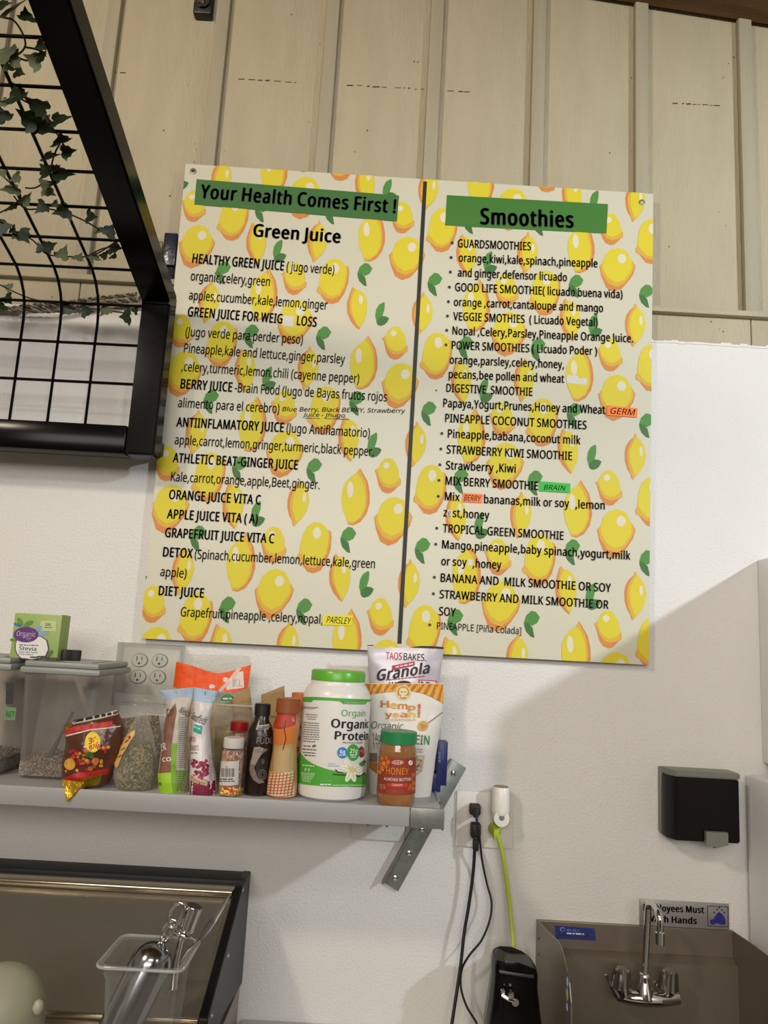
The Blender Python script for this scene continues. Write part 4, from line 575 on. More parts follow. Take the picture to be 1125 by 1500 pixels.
def rail(s_):
    """point on bent mesh sheet by arc length from z=1.98"""
    Rb = .10; zb0 = ZB-.045; a1 = zb0-1.98; arc = Rb*(math.pi/2-SL)
    if s_ < a1: return (YM, 1.98+s_)
    if s_ < a1+arc:
        a = (s_-a1)/Rb; return (YM-Rb*(1-math.cos(a)), zb0+Rb*math.sin(a))
    a = math.pi/2-SL; d = s_-a1-arc; return (YM-Rb*(1-math.cos(a))-d*cs, zb0+Rb*math.sin(a)+d*sn)
for i in range(13):
    X = -.568-.081*i-.0; mb = MB()
    if i == 0: continue
    mb.tube([(X+.001-fo.x, rail(s_)[0]-fo.y, rail(s_)[1]-fo.z) for s_ in [k*.03 for k in range(52)]], .0032, BLACKM, 6); mb.build('grid_wire', t)
S0 = [.137, .225, .314]; S0 += [.314+.083*k for k in range(1, 15)]
for s_ in S0:
    y, z = rail(s_); mb = MB(); y += .005
    mb.tube([(-1.655-fo.x, y-fo.y, z-fo.z), (-1.1-fo.x, y-fo.y, z-fo.z-.003), (-.548-fo.x, y-fo.y, z-fo.z)], .0032, BLACKM, 6); mb.build('grid_wire', t)
def on_mesh(px, py, lift=.012):
    d = FW + RR*((px-562.5)/F) - UU*((py-750)/F)
    s_ = .0; best = None
    while s_ < 1.6:
        y, z = rail(s_); k = (y-CP.y)/d.y; p = CP+d*k; e_ = abs(p.z-z)
        if best is None or e_ < best[0]: best = (e_, p)
        s_ += .004
    p = best[1]; return p - (p-CP).normalized()*lift
IV = mat('ivy_leaf_green', '2b3f22', .5, col2='1a2a14', vs=30); IVP = mat('ivy_leaf_pale', '7e8a66', .55, col2='4a5a3a', vs=45); STM = mat('ivy_stem', '3a3320', .6)
def leafmesh(m, k):
    pts = [(0, 0), (.18, -.12), (.42, -.08), (.62, .16), (.40, .26), (.36, .48), (.16, .62), (0, 1.0), (-.16, .62), (-.36, .48), (-.40, .26), (-.62, .16), (-.42, -.08), (-.18, -.12)]
    vs = [(0, .35, -.04)]
    for x, y in pts:
        x *= 1+.15*math.sin(k*3+y*4); vs.append((x, y, .10*abs(x)*(1 if k % 2 else -1)+.12*y*y*math.sin(k)))
    mb = MB(); mb.add(vs, [(0, i, i % 14+1) for i in range(1, 15)], m); return mb
def ivy(label, stems, leaves, lift):
    pts = stems[0]; base = on_mesh(*zm(0, 0, 2.96)(*pts[0]), lift)
    t = thing('ivy_garland', label, 'artificial vine', base, 'ivy strands woven through the canopy grid')
    mb = MB()
    for st in stems:
        P_ = [on_mesh(x/2.96, y/2.96, lift*(.6+.6*random.random()))-base for x, y in st]
        mb.tube(spline(P_, 5), .0016, STM, 5)
    mb.build('stem', t); me = {}
    for i, (x, y, s_, pale, *rt) in enumerate(leaves):
        p = on_mesh(x/2.96, y/2.96, lift+.006)-base
        k = (pale, i % 3)
        sc = s_/2.96*.00135*1.05
        a = rt[0] if rt else random.uniform(-2.6, 2.6)
        R_ = Matrix.Rotation(math.radians(85+random.uniform(-25, 25)), 4, 'X') @ Matrix.Rotation(a, 4, 'Z')
        R_ = Matrix.Rotation(random.uniform(-.5, .5), 4, 'Z') @ R_
        if k not in me:
            o = leafmesh(IVP if pale else IV, i % 3).build('leaf', t, 60); me[k] = o.data
        else:
            o = bpy.data.objects.new('leaf', me[k]); COL.objects.link(o); o.parent = t
        o.matrix_local = Matrix.Translation(p - (R_.to_3x3() @ Vector((0, .35*sc, 0)))) @ R_ @ Matrix.Scale(sc, 4)
ivy('ivy strand with a looping stem and pale leaves at the top left corner', [[(-40, 60), (10, 75), (60, 90), (100, 150), (108, 205), (60, 243), (-30, 240)], [(108, 205), (150, 212), (185, 225)], [(75, 245), (80, 270), (90, 300)], [(70, 245), (110, 262), (140, 255)]],
    [(62, 25, 100, 0), (115, 68, 55, 0), (175, 195, 40, 0), (180, 235, 42, 0), (20, 235, 80, 1), (55, 250, 60, 1), (148, 258, 60, 1), (85, 315, 45, 1), (35, 290, 38, 1), (10, 20, 60, 0)], .012)
ivy('dark green ivy strand hanging down the sloping part of the grid', [[(-30, 440), (20, 440), (60, 420), (120, 445), (190, 490), (232, 560), (262, 610), (240, 660), (225, 720), (240, 790)], [(262, 610), (285, 640), (295, 660)], [(-20, 470), (15, 500)]],
    [(62, 405, 62, 0, 0), (82, 412, 88, 0, .2), (160, 455, 85, 0, 1.3), (15, 500, 55, 0), (10, 450, 45, 1), (125, 515, 78, 0, 1.2), (195, 548, 78, 0), (265, 520, 80, 0, -1.4), (262, 605, 72, 0, .4), (293, 655, 55, 0), (222, 680, 75, 0), (205, 735, 78, 0), (268, 750, 80, 0, -1.4), (242, 790, 50, 0)], .012)
ivy('ivy strand curving across the bend of the grid towards the side tube', [[(-30, 730), (30, 780), (90, 850), (40, 900), (-20, 930)], [(110, 815), (150, 815), (200, 790), (240, 790)], [(60, 850), (110, 905), (200, 905), (290, 925), (380, 965), (450, 1010), (510, 1060), (440, 1080), (380, 1110)],
    [(-30, 935), (60, 1000), (140, 1040), (200, 1100), (290, 1112), (400, 1108), (500, 1050)]],
    [(65, 770, 55, 1), (10, 750, 50, 1), (45, 820, 75, 1), (112, 862, 62, 1), (200, 798, 50, 1), (212, 832, 52, 1), (48, 898, 52, 0), (180, 902, 58, 0), (240, 885, 30, 1), (270, 915, 70, 0), (397, 940, 58, 0), (475, 1000, 60, 0), (500, 1075, 62, 0), (428, 1000, 34, 1), (14, 980, 68, 0), (100, 1022, 70, 0), (60, 1000, 42, 0), (176, 1075, 45, 0), (215, 1065, 58, 0), (275, 1097, 68, 1), (340, 1115, 50, 1), (410, 1112, 45, 1), (450, 1108, 48, 0), (492, 1110, 40, 0)], .010)
ivy('ivy strand drooping behind the upright part of the grid', [[(-30, 1220), (40, 1255), (120, 1290), (200, 1310), (300, 1330), (420, 1340), (560, 1360)]],
    [(35, 1245, 42, 1), (35, 1300, 65, 0), (5, 1330, 50, 0), (285, 1340, 70, 0), (380, 1350, 62, 0), (455, 1345, 60, 1), (545, 1372, 68, 0), (590, 1345, 40, 0)], -.016)
# braided cable bundle behind the frame
t = thing('braided_cable_bundle', 'grey braided cables bundled on the wall behind the canopy frame', 'cable', at(100, 445, -.03))
o0 = Vector(at(100, 445, -.03)); brm = mat('grey_braided_sleeve', '8c8578', .5, .3)
for k, pts in enumerate(([(-30, 452), (60, 450), (120, 440), (200, 431)], [(-30, 458), (60, 446), (120, 447), (205, 437)], [(-30, 450), (70, 456), (130, 446), (205, 440)])):
    c = spline([at(x, y, -.012-.006*k)-o0 for x, y in pts], 40); 
    for ph in (0, math.pi):
        mb = MB(); mb.tube([p + Vector((0, .0028*math.cos(i*.75+ph), .0028*math.sin(i*.75+ph))) for i, p in enumerate(c)], .0026, brm if ph else mat('dark_braided_sleeve', '4c463d', .5), 6)
        mb.build('braided_strand', t)
# navy pack half hidden by the poster
p = at(250, 390, -.01); t = thing('wall_pack', 'dark navy plastic pack wedged between the canopy tube and the poster edge', 'box', p)
navy = mat('dark_navy_plastic', '23273a', .25, bump=.4, bs=60)
MB().box(-.022, .010, -.004, .007, 0, .083, navy, bev=.003).build('upper_pack', t); MB().box(-.022, .008, -.002, .007, -.085, -.002, navy, bev=.003).build('lower_pack', t)
MB().box(-.046, -.024, -.004, .007, -.045, .062, mat('olive_clear_wrapper', '8f8a58', .2, clear=.45), bev=.003).build('clear_sleeve', t)
# latch at top
p = at(298, 5, -.010); t = thing('wall_hook', 'black wall plate with a round chrome disc at the top beside a batten', 'hook', p)
MB().box(-.023, .023, -.006, .019, -.032, .08, mat('black_plate', '0a0908', .4), bev=.004).build('plate', t)
MB().lathe([(.0, .0), (.012, .001), (.017, .004), (.019, .009)], CHROME, c=(0, -.006, -.002), seg=28, caps=False, mtx=Matrix.Rotation(math.pi/2, 3, 'X')).build('disc', t)
MB().tube([(0, -.010, .012), (.001, -.014, .0), (-.001, -.012, -.008)], .0018, CHROME, 6).build('pin', t)

# ------------------------------------------------------------------ shelf
ZS = 1.318; YS = -.315
t = thing('wall_shelf', 'long light grey metal wall shelf holding the jars and bags, below the poster', 'shelf', (-.5, 0, ZS))
MB().box(-.9, .630, YS+.003, -.001, -.004, 0, SHELFM, bev=.001).build('shelf_top', t)
xe = at(601, 1178, YS).x+.5
MB().box(-.9, xe, YS, YS+.004, -.029, .003, SHELFM, bev=.0015).build('front_lip', t)
mb = MB(); mb.box(xe+.001, .632, YS-.002, YS+.004, -.030, .003, GALV, bev=.001); mb.box(.628, .632, YS+.004, -.24, -.033, .002, GALV, bev=.001); mb.build('corner_cap', t)['label'] = 'bare galvanised corner cap'
MB().box(.627, .631, -.238, -.002, -.033, .002, SHELFM, bev=.001).build('end_lip', t)
# brace bar on the wall
a = at(672, 1118, -.004); b = at(572, 1298, -.004)
t = thing('brace_bar', 'galvanised steel angle bar screwed slantwise to the wall below the shelf end', 'bracket', b)
d = (a-b); L = d.length; ang = math.atan2(d.x, d.z); Rm = Matrix.Rotation(ang, 3, 'Y')
mb = MB(); mb.box(-.018, .018, -.004, .0, 0, L, GALV, bev=.0008, rot=Rm, piv=(0, 0, 0)); mb.box(-.021, -.018, -.022, .0, 0, L, GALV, bev=.0008, rot=Rm, piv=(0, 0, 0)); mb.build('angle_bar', t)
for f_ in (.07, .27, .46, .92):
    c = Rm @ Vector((.0, -.004, f_*L)); MB().lathe([(.0065, 0), (.0055, .002), (.0025, .0032), (.0, .0034)], CHROME, c=c, seg=14, mtx=Matrix.Rotation(math.pi/2, 3, 'X')).build('screw', t)
# blank cover plate on the wall under shelf
a = at(515, 1203, -.001); b = at(592, 1232, -.001); t = thing('cover_plate', 'flat white painted blank plate on the wall just under the shelf', 'wall plate', (a.x, -.001, b.z))
mb = MB().box(0, b.x-a.x, -.006, 0, 0, a.z-b.z, WHITE, bev=.0015).build('plate', t)
for x in (.035, .075): MB().lathe([(.003, 0), (.002, .0015)], GALV, c=(x, -.006, .03), seg=10, mtx=Matrix.Rotation(math.pi/2, 3, 'X')).build('screw', t)

# ------------------------------------------------------------------ outlets
def receptacle(parent, x, z):
    dk = ink('262421'); rx = Matrix.Rotation(math.pi/2, 3, 'X')
    mb = MB(); mb.lathe([(.0165, 0), (.0165, .003), (.0155, .004)], WPLAS, c=(x, -.004, z), seg=28, sy=.82, mtx=rx)
    r = mb.build('receptacle', parent)
    mb = MB(); mb.box(x-.0065, x-.0045, -.0086, -.0075, z-.001, z+.008, dk); mb.box(x+.0045, x+.0063, -.0086, -.0075, z, z+.007, dk)
    mb.lathe([(.0026, 0), (.0026, .0008)], dk, c=(x, -.0078, z-.0065), seg=10, mtx=rx); mb.build('slots', r, 0)
    mb = MB(); mb.lathe([(.0178, 0), (.0178, .0006)], ink('55504a'), c=(x, -.0038, z), seg=28, sy=.82, mtx=rx); mb.build('outline_gap', r)
a = at(183, 946, 0); b = at(262, 1010, 0)
t = thing('power_outlet', 'white four-socket wall outlet under a clear plastic cover box, left above the shelf', 'outlet', (a.x, -.002, a.z-.118))
W_ = b.x-a.x; MB().box(0, W_, -.0035, 0, 0, .115, WPLAS, bev=.0015).build('plate', t)
zz = zm(0, 880, 3.309)
for x, y in ((678, 288), (775, 290), (670, 368), (765, 370)):
    p = at(*zz(x, y), -.006); receptacle(t, p.x-a.x, p.z-(a.z-.118))
mb = MB(); mb.box(-.004, W_+.006, -.036, -.034, -.004, .126, CLEARP, bev=.001); mb.box(-.004, -.002, -.034, 0, -.004, .126, CLEARP); mb.box(W_+.004, W_+.006, -.034, 0, -.004, .126, CLEARP); mb.box(-.002, W_+.004, -.034, 0, .124, .126, CLEARP); mb.build('clear_cover', t)
a = at(669, 1157, 0); b = at(750, 1243, 0); zz = zm(560, 1100, 3.75)
t = thing('power_outlet', 'white four-socket wall outlet with plugs in it, right of the shelf end', 'outlet', (a.x, -.002, b.z)); ob = Vector((a.x, -.002, b.z))
MB().box(0, b.x-a.x, -.005, 0, 0, a.z-b.z, WPLAS, bev=.002).build('plate', t)
def w2(x, y, Y): return at(*zz(x, y), Y)
for x, y in ((512, 320), (506, 430), (635, 322), (612, 430)): p = w2(x, y, -.006)-ob; receptacle(t, p.x, p.z)
def cord(name, label, cat, mcol, plugpx, path, r, body):
    p0 = w2(*plugpx, -.012); t = thing(name, label, cat, p0)
    pl = MB(); body(pl, mcol); pl.build('plug', t)
    MB().tube(spline([w2(x, y, Y)-p0 for x, y, Y in path], 6), r, mcol, 8).build('wire', t); return t
def body1(m_, c): m_.box(-.011, .011, -.024, .0, -.010, .010, c, bev=.003); m_.box(-.006, .006, -.034, -.02, -.013, .004, c, bev=.003)
def body2(m_, c): m_.box(-.010, .010, -.026, .0, -.016, .012, c, bev=.003); m_.box(-.006, .006, -.03, -.016, -.040, -.012, c, bev=.003)
def body3(m_, c): m_.lathe([(.013, 0), (.012, .016), (.006, .026)], c, seg=16, mtx=Matrix.Rotation(math.pi/2, 3, 'X')); m_.box(-.006, .006, -.03, -.014, -.016, .004, c, bev=.003)
cord('electric_cable', 'thin black power cord from the upper left socket, curving down to the counter', 'cord', BLKRUB, (505, 312), [(515, 325, -.045), (520, 380, -.05), (535, 480, -.045), (548, 600, -.03), (575, 730, -.025), (600, 830, -.03), (590, 930, -.04), (545, 1040, -.05), (480, 1120, -.05), (437, 1200, -.04), (432, 1300, -.05), (462, 1400, -.07), (515, 1490, -.09), (540, 1560, -.10)], .0022, body1)
cord('electric_cable', 'thick black power cord hanging straight from the lower left socket', 'cord', BLKRUB, (508, 420), [(512, 480, -.04), (508, 540, -.035), (498, 680, -.03), (475, 850, -.03), (450, 1000, -.035), (430, 1180, -.04), (408, 1330, -.05), (385, 1480, -.06), (375, 1560, -.07)], .0034, body2)
YG = mat('yellow_green_cord', 'a9b82a', .45)
cord('extension_cord', 'yellow-green extension cord hanging from the lower right socket behind the can opener', 'cord', YG, (615, 425), [(625, 435, -.035), (637, 480, -.04), (660, 570, -.035), (685, 720, -.03), (703, 880, -.035), (718, 1040, -.05), (728, 1180, -.065), (732, 1400, -.07)], .0040, body3)
p0 = w2(640, 350, -.012); t = thing('plug_adapter', 'white plug-in adapter with a small round hole in the upper right socket', 'adapter', p0)
mb = MB(); pr = [(.0105, .0), (.0125, .004), (.0135, .012), (.013, .030), (.0125, .056), (.0115, .058)]
mb.lathe([(r_*1.42, z_) for r_, z_ in pr], WPLAS, c=(0, -.022, .002), seg=28); mb.build('body', t)
MB().lathe([(.016, 0), (.016, .026)], WPLAS, c=(.0, -.012, .0), seg=24, mtx=Matrix.Rotation(math.pi/2, 3, 'X')).build('base_disc', t)
MB().lathe([(.0055, 0), (.0055, .001)], ink('6a6864'), c=(0, -.0382, .002), seg=16, mtx=Matrix.Rotation(math.pi/2, 3, 'X')).build('sensor_hole', t)
MB().lathe([(.0158, .0602), (.0145, .061)], mat('tan_rim', '8a7a58'), c=(0, -.022, 0), seg=24).build('top_rim', t)

# ------------------------------------------------------------------ shelf goods: helpers
def interp(tab, v):
    if v <= tab[0][0]: return tab[0][1]
    for (a, x), (b, y) in zip(tab, tab[1:]):
        if v <= b: return x+(y-x)*(v-a)/(b-a) if b > a else y
    return tab[-1][1]
class Pouch:
    def __init__(s, name, label, cat, zf, left, right, Y, T, m, prof=None, wr=.002, group=None, rows=26, cols=18, part='bag', seed=0, lift=0, parent=None):
        s.Y = Y; s.T = T; s.wr = wr; s.seed = seed
        Lp = [at(*zf(*p), Y) for p in left]; Rp = [at(*zf(*p), Y) for p in right]     # listed bottom to top
        zb = ZS+lift if parent is None else min(p.z for p in Lp+Rp)
        s.zb = zb
        for lst in (Lp, Rp):
            k = max(0.0, zb - min(p.z for p in lst)) if parent is None else 0
            lst[0].z = zb
        s.org = Vector(((Lp[0].x+Rp[0].x)/2, Y, zb))
        s.L = [(p.x-s.org.x, p.z-zb) for p in Lp]; s.R = [(p.x-s.org.x, p.z-zb) for p in Rp]
        s.H = max(s.L[-1][1], s.R[-1][1]); s.prof = prof or [(0, .75), (.1, 1), (.5, .85), (.88, .25), (.94, .06), (1, .04)]
        s.lt = [(z, x) for x, z in s.L]; s.rt = [(z, x) for x, z in s.R]
        if parent is None: s.t = thing(name, label, cat, s.org, group)
        else: s.t = parent; s.org_shift = None
        vs = []; N = (rows+1)*(cols+1); fs = []
        def lerp(poly, t_):
            f = t_*(len(poly)-1); i = min(int(f), len(poly)-2); f -= i
            return (poly[i][0]+(poly[i+1][0]-poly[i][0])*f, poly[i][1]+(poly[i+1][1]-poly[i][1])*f)
        P_ = []
        for i in range(rows+1):
            l = lerp(s.L, i/rows); r = lerp(s.R, i/rows)
            for j in range(cols+1):
                f = .5-.5*math.cos(math.pi*j/cols); P_.append((l[0]+(r[0]-l[0])*f, l[1]+(r[1]-l[1])*f, j in (0, cols)))
        sh = Vector((0, 0, 0)) if parent is None else s.org - parent.location
        for x, z, e in P_: vs.append(Vector(s.surf(x, z, 0) if not e else (x, 0, z))+sh)
        for x, z, e in P_:
            d = s.depth(x, z); vs.append(Vector((x, min(.35*d, max(0, -Y-.004)), z) if not e else (x, 0, z))+sh)
        for i in range(rows):
            for j in range(cols):
                a = i*(cols+1)+j; fs.append((a, a+1, a+cols+2, a+cols+1)); fs.append((N+a, N+a+cols+1, N+a+cols+2, N+a+1))
        for j in range(cols): fs.append((j, N+j, N+j+1, j+1)); k = rows*(cols+1)+j; fs.append((k, k+1, N+k+1, N+k))
        b = bmesh.new(); V = [b.verts.new(v) for v in vs]
        for f in fs: b.faces.new([V[i] for i in f])
        bmesh.ops.remove_doubles(b, verts=b.verts[:], dist=1e-6)
        s.o = MB().bm(b, m).build(part, s.t, 50)
    def depth(s, x, z):
        l = interp(s.lt, z); r = interp(s.rt, z)
        if r-l < 1e-5: return 0
        q = max(-1, min(1, (x-l)/(r-l)*2-1)); d = s.T*interp(s.prof, z/s.H)*(1-abs(q)**3)**.7
        e = (1-q*q)**.5
        wv = noise.noise(Vector((x*28+s.seed*9, z*22, s.seed))) + .6*noise.noise(Vector((x*75, z*50+s.seed*3, 4+s.seed)))
        return max(0, d + s.wr*wv*e + s.wr*.8*e)
    def surf(s, u, v, off): return (u, -s.depth(u, v)-off, v)
    def pm(s, px, py):
        p = at(px, py, s.Y); 
        for _ in range(2): p = at(px, py, s.Y-s.depth(p.x-s.org.x, p.z-s.zb))
        return (p.x-s.org.x, p.z-s.zb)
    def pr(s, zf, cell=.006, base=.0006):
        return Print(s.surf, s.pm, zf=zf, cell=cell, base=base)
class Can:
    """round vessel; prof list of (r,z)"""
    def __init__(s, name, label, cat, x, Y, prof, m, group=None, part='body', seg=48):
        s.x = x; s.Y = Y; s.tab = [(z, r) for r, z in prof]; s.org = Vector((x, Y, ZS)); s.R = max(r for r, z in prof)
        s.t = thing(name, label, cat, s.org, group); s.o = MB().lathe(prof, m, seg=seg).build(part, s.t, 40)
        s.va = math.atan2(x-CP.x, Y-CP.y)
    def surf(s, u, v, off):
        r = interp(s.tab, v)+off; a = u/s.R; return (r*math.sin(a), -r*math.cos(a), v)
    def pm(s, px, py):
        p = at(px, py, s.Y); v = p.z-ZS; a = 0
        for _ in range(4):
            r = interp(s.tab, v); q = max(-.999, min(.999, (p.x-s.x)/r)); a = math.asin(q)
            p = at(px, py, s.Y-r*math.cos(a)); v = p.z-ZS
        return (a*s.R, v)
    def pr(s, zf, cell=.005, base=.0004): return Print(s.surf, s.pm, zf=zf, cell=cell, base=base, step=.0001)
def Zof(px, py, Y): return at(px, py, Y).z-ZS

# ------------------------------------------------------------------ cereal containers
lidm = mat('grey_lid_plastic', '8b8f8c', .4)
def container(label, x0, x1, Y0, Y1, h, seedh):
    t = thing('cereal_container', label, 'container', ((x0+x1)/2, (Y0+Y1)/2, ZS), 'clear cereal containers with grey lids')
    w_ = (x1-x0)/2; d_ = (Y1-Y0)/2
    mb = MB(); k = .88
    for (a, b_) in ((1, 0), (.975, .004)):
        vs = []
        for z, s_ in ((b_, k), (h, 1)):
            for cx, cy in ((-1, -1), (1, -1), (1, 1), (-1, 1)):
                for q in range(5):
                    an = math.atan2(cy, cx)-math.pi/4+q*math.pi/8; r = .016
                    vs.append(((cx*(w_*s_*a-r)+r*math.cos(an)), (cy*(d_*s_*a-r)+r*math.sin(an)), z))
        fs = [(i, (i+1) % 20, 20+(i+1) % 20, 20+i) for i in range(20)]+[tuple(range(20))[::-1]]
        mb.add(vs, fs, FROST)
        if a == 1: pass
    mb.build('body', t)
    mb = MB(); mb.box(-w_-.004, w_+.004, -d_-.004, d_+.004, h-.002, h+.010, lidm, bev=.004); mb.box(-w_+.001, w_-.001, -d_+.001, d_-.001, h+.010, h+.021, lidm, bev=.004); l = mb.build('lid', t)
    MB().box(-w_+.02, w_-.02, -d_+.016, d_-.05, h+.021, h+.0225, lidm, bev=.0005).build('lid_panel', l)
    # seeds
    sm = speckle('grey_oat_flakes', ['8a7f72', '6a5f55', 'a39a8c', '554c44', 'b5ad9f'], 260)
    g = MB(); w2_, d2 = w_*.84, d_*.84; n = 16; hh = .022
    vs = [(-w2_+2*w2_*i/n, -d2+2*d2*j/n, .006+hh+.006*noise.noise(Vector((i*.4, j*.4, seedh)))+.002*random.random()) for j in range(n+1) for i in range(n+1)]
    m0 = len(vs); vs += [(x, y, .005) for x, y, z in vs]
    fs = [(j*(n+1)+i, j*(n+1)+i+1, (j+1)*(n+1)+i+1, (j+1)*(n+1)+i) for j in range(n) for i in range(n)]
    for i in range(n): fs += [(i, m0+i, m0+i+1, i+1), (n*(n+1)+i, n*(n+1)+i+1, m0+n*(n+1)+i+1, m0+n*(n+1)+i), (i*(n+1), (i+1)*(n+1), m0+(i+1)*(n+1), m0+i*(n+1)), (i*(n+1)+n, m0+i*(n+1)+n, m0+(i+1)*(n+1)+n, (i+1)*(n+1)+n)]
    g.add(vs, fs, sm)
    for _ in range(900):
        x = random.uniform(-w2_, w2_); y = -d2-.0005 if random.random() < .5 else random.uniform(-d2, d2); z = random.uniform(.007, .03) if y < -d2 else .006+hh+.004
        a = random.uniform(0, 3.1); s_ = .0022; g.add([(x-s_*math.cos(a), y, z-s_*math.sin(a)), (x+s_*.5*math.sin(a), y-.0006, z-s_*.5*math.cos(a)), (x+s_*math.cos(a), y, z+s_*math.sin(a)), (x-s_*.5*math.sin(a), y-.0006, z+s_*.5*math.cos(a))], [(0, 1, 2, 3)], ink(random.choice(['9a9082', '6c6258', 'b8b0a2', '4f473f'])))
    o = g.build('oat_flakes', None, 0, loc=t.location); return t, o
c0, f0 = container('clear cereal container with grey lid, whole in view beside the candy bag', at(17, 1143, -.24).x-.004, at(128, 1143, -.24).x, -.245, -.07, .190, 1)
tagit(f0, 'grey-brown flakes filling the bottom of the container beside the candy bag', 'flakes', kind='stuff')
c1, f1 = container('clear cereal container with grey lid, cut off by the left edge', -.815, -.672, -.25, -.07, .193, 5)
tagit(f1, 'grey-brown flakes inside the container at the left edge', 'flakes', kind='stuff')
z7 = zm(0, 880, 3.309)
# label on the left container and scoop in the right one
p = at(5, 1035, -.287); P = Print(lambda u, v, off: (u, -off, v), lambda px, py: tuple((at(px, py, -.286)-Vector((c1.location.x, 0, ZS))).xz))
P.surf = lambda u, v, off: (u, -.0915-off, v); P.poly([(-6, 1038), (11, 1039), (9, 1058), (-8, 1057)], '5f8a5a', 1); P.text('NET', (-5, 1053), (8, 1054), 9, 'dfe6da', .01); P.poly([(-4, 1001), (8, 1002), (6, 1034), (-5, 1034)], '2a2a28', 0)
P.build('printed_sticker', c1)
sc = thing('spoon', 'grey plastic scoop leaning inside the clear cereal container', 'spoon', at(85, 1085, -.17))
MB().tube([(-.028, 0, -.075), (-.012, 0, -.03), (.004, .0, .01), (.022, 0, .055)], [.009, .006, .003, .0035], mat('dark_grey_plastic', '5f5e60', .35), 8).build('handle', sc)
MB().lathe([(.003, -.01), (.012, -.008), (.013, .010)], mat('dark_grey_plastic'), c=(-.03, 0, -.082), seg=20, caps=False).build('bowl', sc)
# strap and cap on the lid
zl = .2125+ZS
ct = thing('bottle_cap', 'black ribbed screw cap lying on the grey container lid', 'cap', (at(104, 965, -.20).x, -.20, zl+.0))
mb = MB(); seg = 36; vs = []
for z, k in ((0, 1), (.018, 1), (.020, .93)):
    for i in range(seg*2): a = math.pi*i/seg; r = (.0175-(.0010 if i % 2 else 0))*k; vs.append((r*math.cos(a), r*math.sin(a), z))
n = seg*2; mb.add(vs, [(j*n+i, j*n+(i+1) % n, (j+1)*n+(i+1) % n, (j+1)*n+i) for j in range(2) for i in range(n)]+[tuple(range(2*n, 3*n))], BLKRUB); o = mb.build('cap_shell', ct, 30)
st = thing('strap', 'dark curved strap arching over the grey container lid', 'strap', (at(60, 968, -.235).x, -.235, zl))
z8 = zm(0, 890, 6.25)
pts = [at(*z8(x, y), -.235)-Vector(st.location) for x, y in ((285, 492), (330, 462), (380, 452), (440, 470), (500, 495), (560, 492))]
mb = MB(); c = spline([(p.x, 0, max(.003, p.z)) for p in pts], 5); vs = []
for p in c: vs += [(p.x, -.007, p.z), (p.x, .007, p.z), (p.x, .007, p.z+.0022), (p.x, -.007, p.z+.0022)]
fs = []
for i in range(len(c)-1):
    for k in range(4): fs.append((4*i+k, 4*i+(k+1) % 4, 4*i+4+(k+1) % 4, 4*i+4+k))
fs += [(3, 2, 1, 0), tuple(4*(len(c)-1)+k for k in range(4))]; mb.add(vs, fs, mat('dark_grey_strap', '3a3836', .45)); mb.build('band', st, 40)
# stevia box
sb = at(12, 962, -.22); sw = at(84, 966, -.22).x-sb.x
t = thing('sweetener_box', 'small green sweetener packet box standing on the grey container lids', 'box', (sb.x, -.215, zl-.0), rz=math.radians(-4)); o0 = Vector(t.location)
gb = mat('light_green_card', '93ab63', .5); H_ = at(45, 899, -.22).z-zl
MB().box(0, sw, 0, .036, 0, H_, gb, bev=.0008).build('carton', t)
def bxpm(px, py): p = at(px, py, -.217); return (p.x-o0.x, p.z-o0.z)
P = Print(lambda u, v, off: (u, -off, v), bxpm, zf=z8)
P.poly([(135, 330), (150, 290), (250, 260), (380, 262), (445, 300), (462, 380), (440, 440), (380, 470), (290, 478), (190, 468), (150, 430), (132, 380)], '5a3a62', 1)
P.poly([(145, 330), (158, 296), (250, 266), (378, 268), (432, 303), (448, 380), (425, 436), (370, 462), (290, 470), (195, 460), (160, 425), (143, 380)], 'dcdcd8', 2)
P.ell((240, 248), 118, 72, '5d2d78', 3); P.text('Organic', (150, 258), (330, 268), 44, 'efe9f2', .02, layer=5); P.text('Great', (232, 283), (290, 286), 14, 'efe9f2', .01, layer=5); P.text('Value', (245, 298), (288, 300), 10, 'efe9f2', .01, layer=5)
P.ell((182, 132), 24, 42, '5c8a3a', 2, rot=-.4); P.ell((262, 148), 52, 22, '5c8a3a', 2, rot=-.5); P.ell((155, 158), 36, 14, '2f78a8', 2, rot=.3); P.ell((355, 195), 42, 22, '7aa0c8', 2, rot=-.5); P.ell((400, 240), 55, 18, '7aa0c8', 2, rot=-.25); P.ell((115, 296), 30, 14, '5c8a3a', 2); P.ell((470, 420), 38, 18, '4d7332', 2, rot=-.9)
P.poly([(378, 120), (530, 122), (522, 218), (372, 212)], 'b7c78e', 1); P.text('200', (420, 168), (474, 170), 24, '4a5a3a', .01); P.tiny((415, 186), (488, 188), 7, '4a5a3a')
P.tiny((176, 345), (362, 352), 9, '555555'); P.text('Stevia', (175, 388), (338, 396), 34, '24607a', .02); P.text('made with Stevia', (170, 410), (348, 418), 14, '2f2f5a', .004); P.text('Extract Blend', (170, 430), (305, 438), 14, '2f2f5a', .004); P.build('front_print', t)
P = Print(lambda u, v, off: (sw+off, u, v), lambda px, py: (px, py), zf=lambda x, y: (x, y))
for k in range(9): P.tiny((.004, H_-.012-k*.007), (.032, H_-.012-k*.007), .0022, '4b5a38')
P.build('side_print', t)
MB().box(.004, sw-.004, .004, .032, H_-.0002, H_+.0012, mat('pale_card', 'c2cc9e', .5), bev=.0003).build('top_flap', t)

# ------------------------------------------------------------------ bags on the shelf
zb_ = zm(80, 1000, 4.327)
